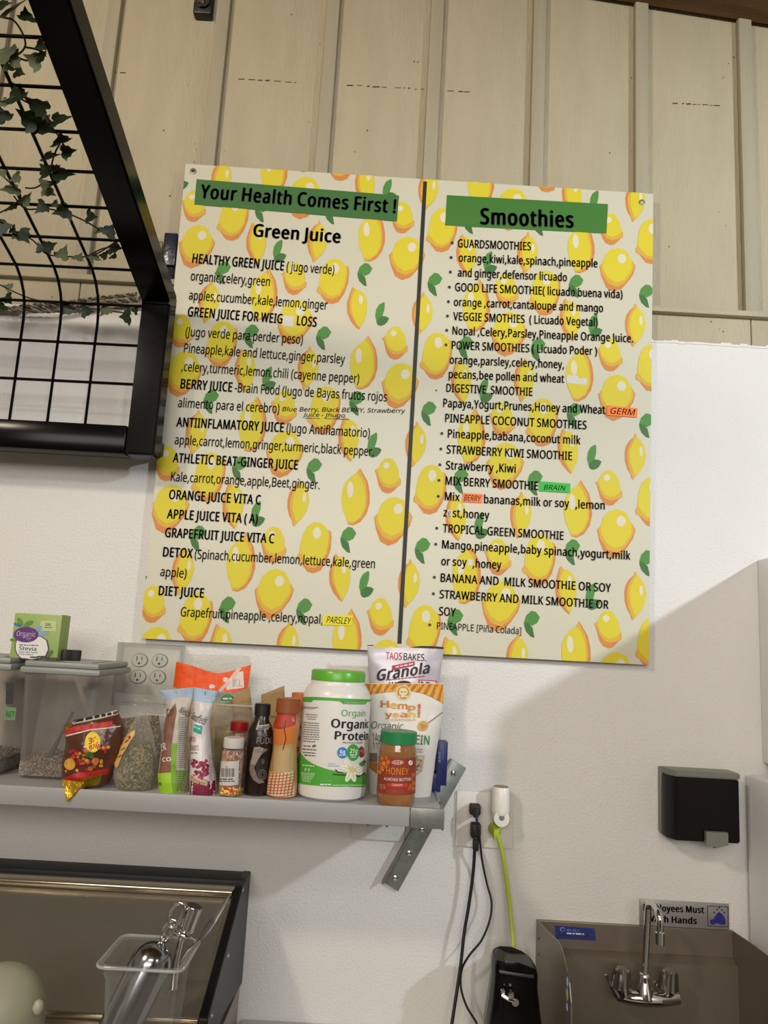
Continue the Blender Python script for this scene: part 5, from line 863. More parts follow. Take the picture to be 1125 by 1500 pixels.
# candy bag
P1 = Pouch('candy_bag', 'red and gold candy bag with a 3 lb bag oval, sagging over the shelf edge', 'bag', zb_, [(95, 655), (50, 615), (50, 500), (75, 380), (60, 270), (130, 240)], [(290, 655), (345, 640), (380, 560), (420, 420), (445, 280), (400, 175)], -.275, .034,
           mat('dark_red_bag_film', '5a3326', .25, bump=.5, bs=60, var=.3, vs=20), prof=[(0, .5), (.15, .9), (.5, 1), (.85, .6), (.97, .12), (1, .05)], wr=.006, seed=3)
P = P1.pr(zb_)
P.poly([(60, 305), (130, 275), (370, 240), (372, 272), (150, 305), (75, 330)], 'b5281f', 1); P.poly([(60, 600), (150, 568), (360, 535), (350, 575), (200, 600), (85, 640)], 'b0201c', 1)
P.poly([(75, 330), (230, 293), (430, 268), (428, 276), (232, 302), (78, 340)], 'd8b8b0', 2)
P.poly([(85, 636), (200, 600), (305, 580), (285, 640), (250, 655), (120, 655)], mat('gold_foil', 'b8962a', .25, .8, bump=.8, bs=60), 2)
P.ell((243, 377), 49, 66, 'e6c520', 3); P.text('3', (216, 390), (242, 383), 38, 'a02418', .05); P.text('LB', (247, 375), (274, 363), 28, 'a02418', .05); P.text('BAG', (224, 428), (288, 401), 30, 'a02418', .05)
P.poly([(112, 250), (180, 225), (300, 200), (395, 172), (404, 200), (300, 226), (185, 250), (118, 264)], 'b8b0a8', 1); P.tiny((122, 254), (398, 196), 17, '1d1714', 3)
P.poly([(60, 285), (90, 262), (125, 240), (110, 275), (80, 300)], mat('gold_foil'), 2)
for _ in range(46):
    x = random.uniform(80, 350); y = random.uniform(430, 570)-.12*(x-80); P.ell((x, y), random.uniform(9, 20), random.uniform(8, 16), random.choice(['a01e1c', 'c43a1c', 'b06a1c', '7a1220', 'd0922a', '8e2036', 'a85020']), 2+random.randint(0, 1), n=10)
P.ell((100, 515), 34, 38, 'c8962a', 4, n=12)
for a in range(0, 360, 40): P.ell((222+18*math.cos(math.radians(a)), 455+12*math.sin(math.radians(a))), 11, 6, '2c6a2a', 4, rot=math.radians(a), n=8)
for k in range(5): P.ell((262, 495+k*3), 24-k*2, 20, 'c07a24', 3, n=12)
P.build('printed_front', P1.t)
fold = MB(); c = P1.surf(-.010, .004, .002)
fold.add([(-.030, -.034, .016), (.012, -.040, .014), (.020, -.030, .012), (-.012, -.046, -.018), (-.012, -.040, -.016)], [(0, 3, 1), (1, 3, 2), (0, 1, 2), (0, 4, 3), (3, 4, 2), (0, 2, 4)], mat('gold_foil')); fold.build('folded_corner', P1.t)
# clear zip bag behind and the cone shaped clear bag
ZP = Pouch('zip_bag', 'clear zip bag of loose brown pieces standing behind the tapered clear bag', 'bag', zb_, [(370, 640), (365, 500), (372, 300), (375, 120), (380, 60)], [(690, 640), (695, 500), (690, 300), (692, 150), (690, 90)], -.15, .026, FILM, wr=.005, seed=11)
MB().box(-.052, .050, -.005, .001, ZP.H-.040, ZP.H-.037, mat('zip_track', 'b9b09a', .3), bev=.0005).build('zip_track', ZP.t)
def contents(label, pouch, zf, left, right, m, T, Yo=0, seed=0):
    c = Pouch('loose_filling', label, 'food', zf, left, right, pouch.Y+Yo, T, m, prof=[(0, .8), (.2, 1), (.7, .9), (.95, .5), (1, .15)], wr=.004, rows=18, cols=16, part='filling', seed=seed, lift=.0015)
    o = c.o; o.parent = None; o.location = c.t.location; bpy.data.objects.remove(c.t); tagit(o, label, 'food', kind='stuff'); o.name = 'loose_filling'; return o
tea = speckle('brown_dry_pieces', ['5d4730', '7a603f', '3e3020', '8f7850', '4a3a24', '69522f'], 280)
contents('loose brown pieces inside the zip bag at the back', ZP, zb_, [(385, 636), (380, 500), (385, 330), (400, 230)], [(675, 636), (680, 500), (676, 330), (660, 200)], tea, .020, seed=2)
CB = Pouch('clear_bag', 'tapered clear bag of dried herbs with an orange label, beside the candy bag', 'bag', zb_, [(395, 660), (370, 600), (378, 500), (420, 400), (480, 280), (540, 170)], [(630, 665), (655, 600), (650, 450), (625, 320), (590, 210), (560, 155)], -.265, .032, FILM, prof=[(0, .8), (.2, 1), (.5, .7), (.9, .2), (1, .1)], wr=.005, seed=5)
herb = speckle('green_brown_herbs', ['6c6238', '524a2c', '877a48', '3c3a22', '9a8c5c', '5a5a30'], 270)
contents('dried greenish herbs inside the tapered clear bag', CB, zb_, [(405, 655), (385, 600), (392, 500), (440, 400)], [(620, 660), (642, 600), (640, 480), (610, 380)], herb, .024, seed=9)
P = CB.pr(zb_, base=.0012); P.poly([(385, 520), (382, 490), (400, 430), (440, 360), (480, 315), (512, 298), (508, 330), (470, 390), (430, 460), (405, 530), (395, 540)], 'd9a860', 1)
for k in range(3):
    for j in range(3): P.line([(404+k*22+j*7, 476-k*48-j*4), (415+k*22+j*7, 462-k*48-j*4)], 5, '5f5a24', 3)
P.ell((477, 346), 8, 10, '8c3a24', 3)
P.build('label', CB.t)
# brown-green pouch and freeze dried pouch
zc = zm(230, 940, 6.25)
BG = Pouch('snack_pouch', 'brown and lime green snack pouch with pale blue top, between herbs and berries', 'bag', zc, [(15, 1380), (10, 1200), (50, 900), (85, 650), (75, 520), (5, 445)], [(285, 1385), (290, 1200), (280, 900), (300, 650), (335, 520), (335, 418)], -.27, .026, mat('matte_white_pouch', 'b5aba3', .4, bump=.3, bs=40), prof=[(0, .9), (.1, 1), (.4, .7), (.8, .25), (.9, .06), (1, .04)], wr=.004, seed=8)
P = BG.pr(zc)
P.poly([(8, 445), (335, 418), (335, 520), (230, 500), (70, 535)], '9fb2c8', 1); P.line([(178, 450), (178, 475)], 7, '4a5262')
P.poly([(50, 900), (80, 700), (170, 560), (180, 650), (140, 900), (128, 1195), (12, 1195), (14, 1150)], '7c5340', 1)
P.poly([(12, 1190), (128, 1195), (145, 1385), (18, 1378)], '97c32c', 1); P.poly([(135, 930), (186, 930), (165, 1385), (145, 1385), (128, 1195)], '6fa31e', 2)
P.poly([(165, 1170), (285, 1170), (280, 1385), (165, 1388)], '7c9a40', 1)
P.poly([(205, 640), (268, 760), (288, 900), (285, 1170), (175, 1175), (190, 900), (195, 760)], 'aaa49c', 2)
for k in range(26): y = 700+k*18; P.tiny((200, y), (276, y-4), 5, '3a3632', 3)
for k in range(11): y = 1185+k*17; P.tiny((172, y), (276, y-3), 5, '2c3a14', 3)
P.text('Cor', (100, 690), (176, 650), 70, '1c1a1a', .008, .3); P.text('Nields', (196, 640), (300, 690), 58, '1c1a1a', .008, .3)
P.text('ER', (42, 1000), (88, 985), 70, 'd8cfc8', .03); P.text('CO', (50, 1095), (128, 1092), 36, 'e8e2dc', .03); P.ell((33, 1300), 14, 18, '5f8a1c', 3, n=12)
P.build('printed_front', BG.t)
FD = Pouch('berry_pouch', 'white freeze-dried berry pouch with teal ribbon and pale blue top', 'bag', zc, [(305, 1400), (300, 1250), (310, 1000), (320, 800), (340, 560), (335, 415)], [(545, 1410), (545, 1250), (500, 1000), (480, 750), (520, 560), (560, 455)], -.275, .028, mat('white_glossy_pouch', 'cfc9c8', .3, bump=.3, bs=40), prof=[(0, .9), (.1, 1), (.4, .7), (.8, .3), (.9, .06), (1, .04)], wr=.004, seed=13)
P = FD.pr(zc)
P.poly([(336, 415), (560, 455), (522, 560), (338, 535)], '9fb8d2', 1); P.line([(443, 458), (441, 490)], 7, '30384a')
P.text('Goodfields', (312, 700), (445, 760), 66, '1c1a1a', .008, .4); P.poly([(322, 738), (418, 770), (405, 848), (320, 800)], '2f9a86', 2); P.tiny((330, 776), (400, 808), 12, 'a8dccc')
P.text('RED', (312, 905), (350, 912), 40, '93505f', .01); P.text('BERRIES', (305, 985), (382, 990), 42, '93505f', .01); P.tiny((312, 1020), (370, 1025), 12, '777777')
P.poly([(300, 1240), (540, 1260), (544, 1400), (308, 1398)], '7d1c3c', 1)
for _ in range(40): P.ell((random.uniform(330, 470), random.uniform(1085, 1250)), random.uniform(12, 22), random.uniform(12, 20), random.choice(['8a1a3a', 'a02a4a', '6a1230', 'b23a58']), 2+random.randint(0, 2), n=10)
P.poly([(300, 1190), (470, 1260), (460, 1320), (310, 1260)], 'b59a80', 3); P.line([(310, 1205), (450, 1285)], 6, 'd9c8b4', 6); P.line([(310, 1240), (440, 1300)], 5, '8a6a50', 6)
for k in range(14): y = 1040+k*17; P.tiny((482, y), (522, y+6), 6, '55505a', 3)
P.build('printed_front', FD.t)
# orange bag at the back
OB = Pouch('snack_bag', 'orange and clear crinkled bag standing behind the snack pouches against the wall', 'bag', zc, [(150, 1300), (140, 900), (150, 420), (175, 180), (215, 110)], [(870, 1300), (880, 900), (850, 420), (862, 200), (850, 130)], -.065, .030, FILM, wr=.006, seed=17)
P = OB.pr(zc, cell=.008, base=.001)
P.poly([(178, 182), (330, 220), (440, 262), (560, 290), (660, 275), (760, 240), (862, 212), (830, 425), (700, 470), (560, 450), (330, 440), (150, 415)], 'e2500a', 1)
P.poly([(700, 285), (790, 270), (800, 420), (640, 440), (600, 470)], 'd8cdc4', 2); P.line([(570, 455), (660, 370), (760, 235)], 34, 'd8b4aa', 3)
P.ell((628, 348), 28, 24, 'd9c7c0', 3); P.ell((505, 410), 28, 20, 'd9c7c0', 3); P.poly([(580, 540), (590, 505), (630, 480), (670, 480), (705, 505), (712, 540)], '2a7a3a', 3); P.tiny((605, 528), (690, 528), 14, 'cfe0c8')
for k in range(5): P.line([(700+k*14, 345), (700+k*14, 415)], 4, '7a6a62', 4)
P.build('printed_band', OB.t)
contents('pale filling inside the orange and clear bag', OB, zc, [(175, 1290), (165, 900), (170, 640)], [(850, 1290), (860, 900), (850, 520)], mat('pale_filling', 'c2ac86', .6, col2='a08a60', vs=30), .018, seed=21)
ZQ = Pouch('zip_bag', 'clear zip bag with tan snacks standing behind the sprinkle jars', 'bag', zc, [(505, 1390), (500, 1000), (520, 700), (545, 580)], [(880, 1390), (890, 1000), (880, 700), (870, 560)], -.135, .028, FILM, wr=.005, seed=23)
contents('tan and brown snacks inside the bag behind the sprinkle jars', ZQ, zc, [(520, 1385), (515, 1100), (530, 780)], [(870, 1385), (880, 1100), (870, 720)], mat('tan_snack_mix', '9c8a58', .6, col2='5f5030', vs=25), .020, seed=25)
MB().box(-.052, .052, -.004, .001, ZQ.H-.008, ZQ.H-.005, mat('zip_track'), bev=.0005).build('zip_track', ZQ.t)
kraft = mat('kraft_paper', '9a7d52', .7, bump=.3, bs=60)
zd = zm(300, 940, 2.96)
KB = Pouch('paper_packet', 'kraft paper packet rising behind the dark fudge bottle', 'bag', zd, [(240, 660), (238, 400), (245, 230)], [(350, 660), (352, 400), (345, 190)], -.10, .014, kraft, wr=.002, seed=31, group=None)
KB2 = Pouch('paper_packet', 'kraft paper packet top showing beside the orange bag', 'bag', zd, [(130, 660), (125, 400), (118, 250)], [(212, 660), (214, 400), (195, 195)], -.105, .012, kraft, wr=.002, seed=33)

# ------------------------------------------------------------------ jars and bottles
spr = speckle('colour_sprinkles', ['8a3a22', 'b0764a', 'd0b090', '6a2418', '9a5030', 'c88a5a'], 330); sprg = speckle('gold_sprinkles', ['d09a2a', 'e0b84a', 'a02a20', 'f0d890', 'b0761c', 'c83a2a'], 330)
def spjar(label, px0, px1, py, Y, pyt, capcol, capm, body_lo):
    x = (at(px0, py, Y).x+at(px1, py, Y).x)/2; r = (at(px1, py, Y).x-at(px0, py, Y).x)/2*.97; h = at((px0+px1)/2, pyt, Y).z-ZS
    c = Can('sprinkle_jar', label, 'jar', x, Y, [(r*.9, 0), (r, .003), (r, h-.024), (r*.82, h-.019), (r*.82, h-.016)], mat('jar_clear', 'd8d4cc', .08, clear=.9), group=None, part='glass')
    MB().lathe([(r*.86, .002), (r*.94, .005), (r*.94, h-.026), (r*.78, h-.021), (0.001, h-.021)], spr, seg=32).build('sprinkles', c.t)
    MB().lathe([(r*.93, h-.017), (r*.95, h-.016), (r*.95, h-.001), (r*.9, h), (0.001, h)], capm, seg=36).build('lid', c.t); return c, r, h
redlid = mat('red_plastic', '9c1a1c', .35); whlid = mat('white_lid', 'c9c6c0', .35)
spjar('sprinkle jar with red lid, standing behind the white-lidded one', 329, 358, 1150, -.205, 1056, 0, redlid, 0)
c, r, h = spjar('sprinkle jar with white lid and barcode label, at the shelf front', 320, 353, 1163, -.285, 1080, 0, whlid, 0)
P = c.pr(zc, base=.0006); P.poly([(560, 1088), (750, 1088), (742, 1308), (552, 1305)], 'c4c0ba', 1)
x = 592
while x < 704: w_ = random.choice([3, 5, 8]); P.poly([(x, 1158), (x+w_, 1158), (x+w_, 1238), (x, 1238)], '2a2826', 2); x += w_+random.choice([4, 7])
P.tiny((580, 1262), (702, 1262), 10, '2a2826'); P.tiny((572, 1280), (708, 1280), 8, '2a2826'); P.tiny((632, 1148), (652, 1148), 6, '2a2826'); P.build('label', c.t)
MB().lathe([(r*1.003, .004), (r*1.003, .017)], sprg, seg=36, caps=False).build('gold_layer', c.t)
# fudge bottle
x = (at(357, 1163, -.262).x+at(393, 1163, -.262).x)/2; h = at(381, 1030, -.262).z-ZS
dkb = mat('dark_fudge_bottle', '1c100c', .28)
c = Can('fudge_bottle', 'dark brown squeeze bottle of fudge topping beside the sprinkle jars', 'bottle', x, -.262, [(.018, 0), (.0225, .003), (.0225, .05), (.0235, .075), (.023, .105), (.020, .118), (.014, .128), (.0125, h-.02)], dkb)
MB().lathe([(.0145, h-.021), (.0145, h-.002), (.013, h), (.001, h)], mat('black_brown_cap', '14100e', .4), seg=36).build('cap', c.t)
P = c.pr(zc)
P.poly([(905, 800), (925, 765), (1022, 752), (1024, 762), (930, 776), (915, 805), (1020, 792), (1020, 800)], 'b0a8a0', 2); P.text("SMUCKER'S", (925, 795), (1040, 780), 22, 'c8c0b8', .01)
P.text('Hot', (955, 880), (1012, 860), 44, '8a8078', .01, .3); P.text('FUDGE', (912, 932), (1060, 925), 55, '8a8580', .004); pass
P.zf = zm(355, 1060, 15)
P.poly([(262, 518), (380, 510), (470, 540), (560, 560), (520, 600), (440, 660), (370, 760), (300, 900), (262, 960), (300, 1080), (370, 1170), (480, 1290), (360, 1320), (250, 1240), (180, 1120), (158, 1000), (170, 880), (210, 740)], '6e6258', 1)
P.poly([(262, 518), (380, 510), (470, 540), (430, 640), (340, 780), (280, 900), (200, 900), (180, 860), (215, 740)], '8e8276', 2)
P.tiny((275, 580), (400, 580), 14, '2c241e', 3); P.tiny((280, 625), (455, 625), 14, '2c241e', 3)
P.ell((440, 980), 140, 250, '1a120c', 2, rot=.15); P.ell((450, 830), 35, 60, '4c443a', 3)
for q_, (rr_, cc) in enumerate(((115, '5a5046'), (88, '231a14'), (62, '4c4238'), (40, '120c08'))): P.ell((440, 1120), rr_*.8, rr_, cc, 4+q_)
P.tiny((340, 1300), (470, 1280), 22, '7a7066', 3)
P.build('label', c.t)
# caramel bottles
x = (at(390, 1166, -.268).x+at(435, 1166, -.268).x)/2; h = at(416, 1022, -.268).z-ZS
cap_o = mat('burnt_orange_cap', '8a4a26', .4)
def bott(label, x, Y, k, h, capm):
    return Can('syrup_bottle', label, 'bottle', x, Y, [(.022*k, 0), (.0262*k, .004), (.0262*k, .03), (.023*k, .062), (.0205*k, .085), (.0225*k, .105), (.0235*k, .122), (.021*k, .133), (.018*k, h-.028), (.018*k, h-.022)], mat('tan_syrup_body', 'a87848', .3, col2='c09a6a', vs=25))
c = bott('waisted syrup bottle with burnt orange cap and plaid foot, beside the white tub', x, -.268, 1, h, cap_o)
MB().lathe([(.0215, h-.026), (.0215, h-.002), (.0195, h), (.001, h)], cap_o, seg=40).build('cap', c.t)
P = c.pr(zd)
def band(P, pts, col, l): P.poly(pts, col, l)
band(P, [(293, 305), (396, 312), (392, 360), (330, 380), (290, 370)], 'a8341e', 1); band(P, [(290, 370), (330, 380), (392, 360), (385, 440), (330, 450), (288, 440)], 'c8702c', 1); band(P, [(288, 440), (330, 450), (385, 440), (382, 560), (275, 575)], 'b09464', 1)
band(P, [(274, 575), (382, 558), (388, 668), (266, 664)], 'd0c0a0', 1)
for k in range(8):
    P.line([(268+k*15, 664), (282+k*15, 570)], 5, 'a85a2c', 2)
    P.line([(270, 580+k*12), (382, 572+k*13)], 4, 'b4502a', 3)
for k in range(30): P.tiny((278, 385+k*6), (300, 386+k*6), 2.5, '7a3a1c', 2)
P.line([(352, 340), (345, 380), (352, 420), (338, 470)], 4, '4a2014', 4); P.line([(380, 440), (368, 520), (372, 600)], 4, '8a9a5a', 4); P.text('G', (378, 345), (388, 345), 16, 'e0c0b0', .0); P.build('label', c.t)
c = bott('syrup bottle with bright orange cap, mostly hidden behind the waisted one and the tub', at(432, 1150, -.18).x, -.18, .9, h, cap_o)
MB().lathe([(.018, h-.026), (.018, h+.004), (.001, h+.004)], mat('orange_cap', 'c4682c', .4), seg=36).build('cap', c.t)
P = c.pr(zd)
for k in range(6): P.poly([(396, 360+k*48), (428, 360+k*48), (428, 380+k*48), (396, 380+k*48)], 'a8341e', 1)
P.build('label', c.t)
# protein tub
YT = -.238; xl, xr = at(436.5, 1120, YT).x, at(538.5, 1120, YT).x; x = (xl+xr)/2; r = (xr-xl)/2*.985
z6b = zm(420, 960, 6.82); Zt = lambda y: Zof(*z6b(480, y), YT)
tubm = mat('white_tub_plastic', 'dcdad6', .3)
prof = [(r*.86, 0), (r*.97, .005), (r, .014), (r, Zt(440)), (r*.985, Zt(385)), (r*.93, Zt(335)), (r*.85, Zt(300)), (r*.80, Zt(275)), (r*.80, Zt(250))]
c = Can('protein_tub', 'large white tub of organic protein powder with green lid, centre of the shelf', 'tub', x, YT, prof, tubm, seg=64)
lg = mat('bright_green_lid', '5aa82a', .3); mb = MB(); n = 80; vs = []; za, zb2 = Zt(248), Zt(148)
for z, k in ((za, 1), (zb2-.004, 1), (zb2, .96), (zb2, .02)):
    for i in range(n): a = 2*math.pi*i/n; rr = (.0505-(.0007 if i % 2 else 0))*k*r/.063; vs.append((rr*math.cos(a), rr*math.sin(a), z))
mb.add(vs, [(j*n+i, j*n+(i+1) % n, (j+1)*n+(i+1) % n, (j+1)*n+i) for j in range(3) for i in range(n)], lg); mb.build('lid', c.t, 30)
P = c.pr(z6b, cell=.006); G = '46a02e'
P.poly([(120, 412), (300, 415), (500, 425), (700, 435), (850, 438), (850, 462), (800, 465), (785, 488), (560, 485), (535, 462), (430, 452), (270, 445), (245, 468), (120, 455)], G, 1)
P.text('PLANT BASED PROTEIN', (575, 477), (775, 480), 13, 'd8e8d0', .01); P.text('NUTRITION™', (160, 530), (312, 536), 17, '2a2a2a', .01)
for k in range(3): P.tiny((190+k*8, 592+k*22), (312-k*8, 598+k*22), 7, '6a6a6a')
for k in range(9): P.tiny((168, 674+k*23), (328-(k == 8)*40, 684+k*23), 8, '5a5a5a')
P.tiny((172, 908), (240, 912), 9, '333333'); P.tiny((160, 940), (300, 950), 9, '333333'); P.tiny((165, 972), (292, 982), 9, '333333'); P.tiny((178, 1000), (292, 1008), 9, '333333'); P.ell((275, 905), 22, 12, '2f8a30', 3, rot=-.3)
P.text('Orgain', (545, 604), (780, 606), 62, '3f9a34', .0); P.text('Organic', (440, 716), (812, 722), 84, '141414', .042); P.text('Protein', (475, 836), (806, 838), 80, '141414', .042); P.text('PROTEIN POWDER', (558, 878), (757, 880), 17, '2a2a2a', .005)
P.ell((556, 973), 53, 57, '2f7fc0', 2); P.ell((662, 970), 62, 84, '3a9a34', 3); P.ell((745, 965), 30, 57, '8c2336', 2)
P.text('6g', (530, 980), (582, 980), 36, 'f2f2f2', .03); P.text('21g', (628, 975), (702, 975), 42, 'f2f2f2', .03); P.text('<1g', (730, 968), (768, 968), 30, 'd8b8b8', .01); P.tiny((522, 1000), (590, 1000), 9, 'd8e4f0'); P.tiny((630, 1000), (695, 1000), 10, 'd8f0d8'); P.tiny((640, 1020), (690, 1020), 9, 'd8f0d8')
P.text('VANILLA', (415, 1088), (492, 1090), 12, '4a70a0', 0); P.text('BEAN FLAVOR', (415, 1108), (522, 1110), 11, '4a70a0', 0)
P.poly([(95, 935), (125, 950), (150, 985), (200, 1040), (280, 1090), (400, 1135), (550, 1165), (700, 1178), (850, 1180), (850, 1310), (600, 1310), (300, 1300), (90, 1262)], G, 1)
P.line([(485, 1140), (510, 1165), (560, 1172)], 12, '2a1c16', 3); P.line([(460, 1188), (560, 1195), (760, 1190)], 12, '2a1c16', 3); P.line([(700, 1215), (780, 1170)], 12, '2a1c16', 3)
for a, l in ((200, 105), (235, 110), (115, 120), (75, 115), (335, 95), (20, 105)):
    ca, sa = math.cos(math.radians(a)), math.sin(math.radians(a)); P.ell((645+ca*l*.52, 1145+sa*l*.52), l*.55, 27, 'e8e4d6', 5, rot=math.radians(a))
    P.ell((645+ca*l*.5, 1145+sa*l*.5), l*.40, 6, 'cfcab6', 6, rot=math.radians(a))
P.ell((645, 1140), 26, 32, 'cdd06a', 7); P.ell((748, 1085), 30, 22, '3f7a38', 5, rot=-.5); P.ell((770, 1060), 18, 14, '3f7a38', 5)
P.tiny((160, 1100), (278, 1112), 9, 'd8ecd0'); P.text('F F', (184, 1154), (238, 1158), 26, 'e8f4e4', .02)
for k in range(6): P.tiny((148+k*3, 1175+k*16), (290-k*10, 1186+k*16), 7, 'c0e0b8')
P.text('NET WT 2.03 LB', (334, 1262), (442, 1264), 18, 'e8f4e4', .005); P.tiny((334, 1294), (442, 1296), 11, 'e8f4e4'); P.tiny((460, 1300), (790, 1300), 8, 'c0e0b8')
P.build('label', c.t)
# hemp granola pouch and granola bag behind
z7b = zm(530, 930, 5.557)
HP = Pouch('granola_pouch', 'white granola pouch with gold striped top and honey dipper, behind the honey jar', 'bag', z7b, [(60, 1325), (50, 1000), (60, 700), (62, 500), (15, 395)], [(562, 1322), (600, 1000), (640, 750), (665, 565), (672, 395)], -.185, .030, mat('satin_white_pouch', 'cfcdc6', .4, bump=.2, bs=25), prof=[(0, .95), (.1, 1), (.45, .8), (.8, .35), (.93, .08), (1, .04)], wr=.003, seed=41)
P = HP.pr(z7b, cell=.008, base=.0012)
def top_edge(x): return 486-28*math.sin((x-60)/610*math.pi) if x < 350 else 455+((x-350)/315)**2*108
P.poly([(x, 399-(x < 60)*4) for x in range(24, 672, 40)]+[(664, 410)]+[(x, top_edge(x)) for x in range(664, 60, -40)], 'd49a22', 1)
for k in range(13):
    x = 40+k*56; pts = [(x, 401), (x+28, 401)]; 
    x2 = x-48; x3 = x-20
    pts += [(max(62, min(660, x3)), top_edge(max(62, min(660, x3)))-1), (max(62, min(660, x2)), top_edge(max(62, min(660, x2)))-1)]
    pts = [(min(664, a), b) for a, b in pts]; P.poly(pts, 'a86418', 2)
P.ell((338, 470), 62, 62, 'd8c9a0', 3); P.ell((338, 470), 52, 54, 'b88a3a', 4); P.ell((338, 462), 34, 34, 'd8c9a0', 5); P.tiny((318, 468), (358, 468), 9, '9a6a24', 6); P.tiny((300, 506), (374, 506), 10, 'e8dcb8', 6)
xx = [(152, 222, 'H', 'bb6a1e'), (228, 288, 'e', 'e0a82c'), (294, 372, 'm', 'c8781e'), (378, 436, 'p', 'd08a20'), (452, 478, '!', 'bb6a1e')]
for i, (a, b_, ch, cc) in enumerate(xx): P.text(ch, (a, 588+i*7), (b_, 590+i*7), 46 if ch == 'p' else 54, cc, .03)
for i, (a, b_, ch, cc) in enumerate([(190, 245, 'y', 'bb6a1e'), (248, 302, 'e', 'e0a82c'), (308, 370, 'a', 'c8781e'), (378, 438, 'h', 'e0b02c'), (452, 476, '!', 'bb6a1e')]): P.text(ch, (a, 668), (b_, 669), 44, cc, .03)
P.text('GRANOLA', (238, 700), (440, 700), 20, 'c09a4a', .0)
P.text('Organic', (75, 758), (338, 770), 56, '5a5a52', -.004, .25); P.text('14g', (88, 864), (150, 866), 66, '4a4a44', .01); P.text('PROTEIN', (240, 872), (549, 893), 74, '1f7a4a', .02); P.text('11', (92, 925), (130, 925), 50, '4a4a44', .0)
P.line([(520, 728), (590, 680), (656, 630)], 9, '9a7430', 3); P.ell((497, 740), 45, 40, 'c89a4a', 4, rot=-.6)
for k in range(4): P.line([(478+k*14, 722+k*3), (492+k*14, 768-k*6)], 4, '7a5a20', 6)
P.tiny((440, 935), (500, 935), 8, '8a8a80'); P.tiny((440, 955), (500, 955), 8, '8a8a80')
P.poly([(425, 975), (512, 980), (500, 1060), (480, 1120), (440, 1150), (420, 1150)], 'b0a08c', 2)
for _ in range(50): P.ell((random.uniform(430, 495), random.uniform(990, 1110)), 7, 6, random.choice(['7a664e', 'cbbca6', '9c8a70', '5c4a38']), 3, n=8)
P.poly([(62, 1040), (62, 1080), (120, 1130), (130, 1040)], 'b8742c', 2); P.poly([(62, 960), (125, 960), (125, 1035), (62, 1035)], '7a7060', 2)
P.build('printed_front', HP.t)
GP = Pouch('granola_bag', 'silver-grey granola bag with black script, standing behind the striped pouch', 'bag', z7b, [(60, 1320), (50, 900), (60, 420), (45, 100)], [(640, 1320), (650, 900), (625, 420), (668, 112)], -.085, .026, mat('silver_grey_pouch', 'b3aeb6', .32, .2, bump=.3, bs=25), wr=.003, seed=47)
P = GP.pr(z7b, cell=.008, base=.0012)
P.poly([(410, 98), (480, 90), (600, 92), (667, 100), (666, 114), (410, 104)], '141214', 2); P.poly([(45, 82), (95, 82), (96, 90), (45, 90)], '333333', 2)
P.text('TAOS', (195, 196), (326, 202), 56, 'b83a48', .012); P.text('BAKES.', (340, 203), (522, 213), 56, '1a181a', .012); P.poly([(245, 250), (430, 214), (430, 250), (245, 290)], 'a83048', 2); P.tiny((275, 268), (416, 240), 12, 'e0c8cc')
P.text('Granola', (125, 372), (562, 306), 84, '161416', .045, .35, layer=6); P.tiny((195, 372), (345, 358), 9, 'a83048'); P.tiny((350, 356), (510, 340), 9, 'a83048')
P.poly([(462, 362), (610, 370), (610, 400), (462, 395)], 'a83048', 2); P.poly([(472, 372), (600, 378), (600, 400), (472, 396)], 'c8c0c8', 3); P.tiny((482, 392), (560, 394), 10, '1a181a'); P.ell((340, 400), 65, 28, '201c1e', 2); P.text('AM', (210, 410), (280, 408), 26, '201c1e', .03)
P.build('printed_front', GP.t)
# honey almond butter jar
YJ = -.278; a = at(552.5, 1140, YJ); b = at(609.5, 1140, YJ); x = (a.x+b.x)/2; r = (b.x-a.x)/2*.985; Zj = lambda y: Zof(*z7b(290, y), YJ-r)
nut = mat('almond_butter_in_glass', '94683e', .15, col2='7e5530', vs=20, coat=.5)
c = Can('almond_butter_jar', 'small jar of honey almond butter with green lid, at the shelf front', 'jar', x, YJ, [(r*.90, 0), (r*.98, .004), (r, .012), (r, Zj(1290)), (r*.985, Zj(1270)), (r*.985, Zj(990)), (r, Zj(970)), (r*.97, Zj(940)), (r*.90, Zj(905)), (r*.9, Zj(895))], nut, part='glass')
za, zb2 = Zj(898), Zj(798); gd = mat('dark_green_lid', '1f7a48', .35)
mb = MB(); n = 72; vs = []; 
for z, k in ((za, 1), (zb2-.002, 1), (zb2, .96), (zb2, .02)):
    for i in range(n): an = 2*math.pi*i/n; rr = (r*.965-(.0005 if i % 2 else 0))*k; vs.append((rr*math.cos(an), rr*math.sin(an), z))
mb.add(vs, [(j*n+i, j*n+(i+1) % n, (j+1)*n+(i+1) % n, (j+1)*n+i) for j in range(3) for i in range(n)], gd); mb.build('lid', c.t, 30)
P = c.pr(z7b, cell=.005); P.poly([(112, 980), (440, 992), (460, 1280), (105, 1270)], '8a2e18', 1)
P.poly([(130, 985), (225, 988), (235, 1030), (190, 1090), (135, 1140)], '9a3a1c', 2)
for hx, hy, cc in [(165, 1005, 'c4702a'), (200, 1000, 'b8601e'), (215, 1035, 'c4702a'), (180, 1045, 'd08030'), (148, 1045, 'b8601e'), (165, 1080, 'c4702a'), (150, 1115, 'c4702a'), (200, 1070, 'b8601e'), (415, 1140, 'b8601e'), (400, 1175, 'a85418'), (420, 1205, 'b8601e'), (395, 1225, 'a85418'), (415, 1250, 'b8601e'), (385, 1250, 'a85418')]:
    P.poly([(hx+16*math.cos(math.radians(60*k)), hy+19*math.sin(math.radians(60*k))) for k in range(6)], cc, 3)
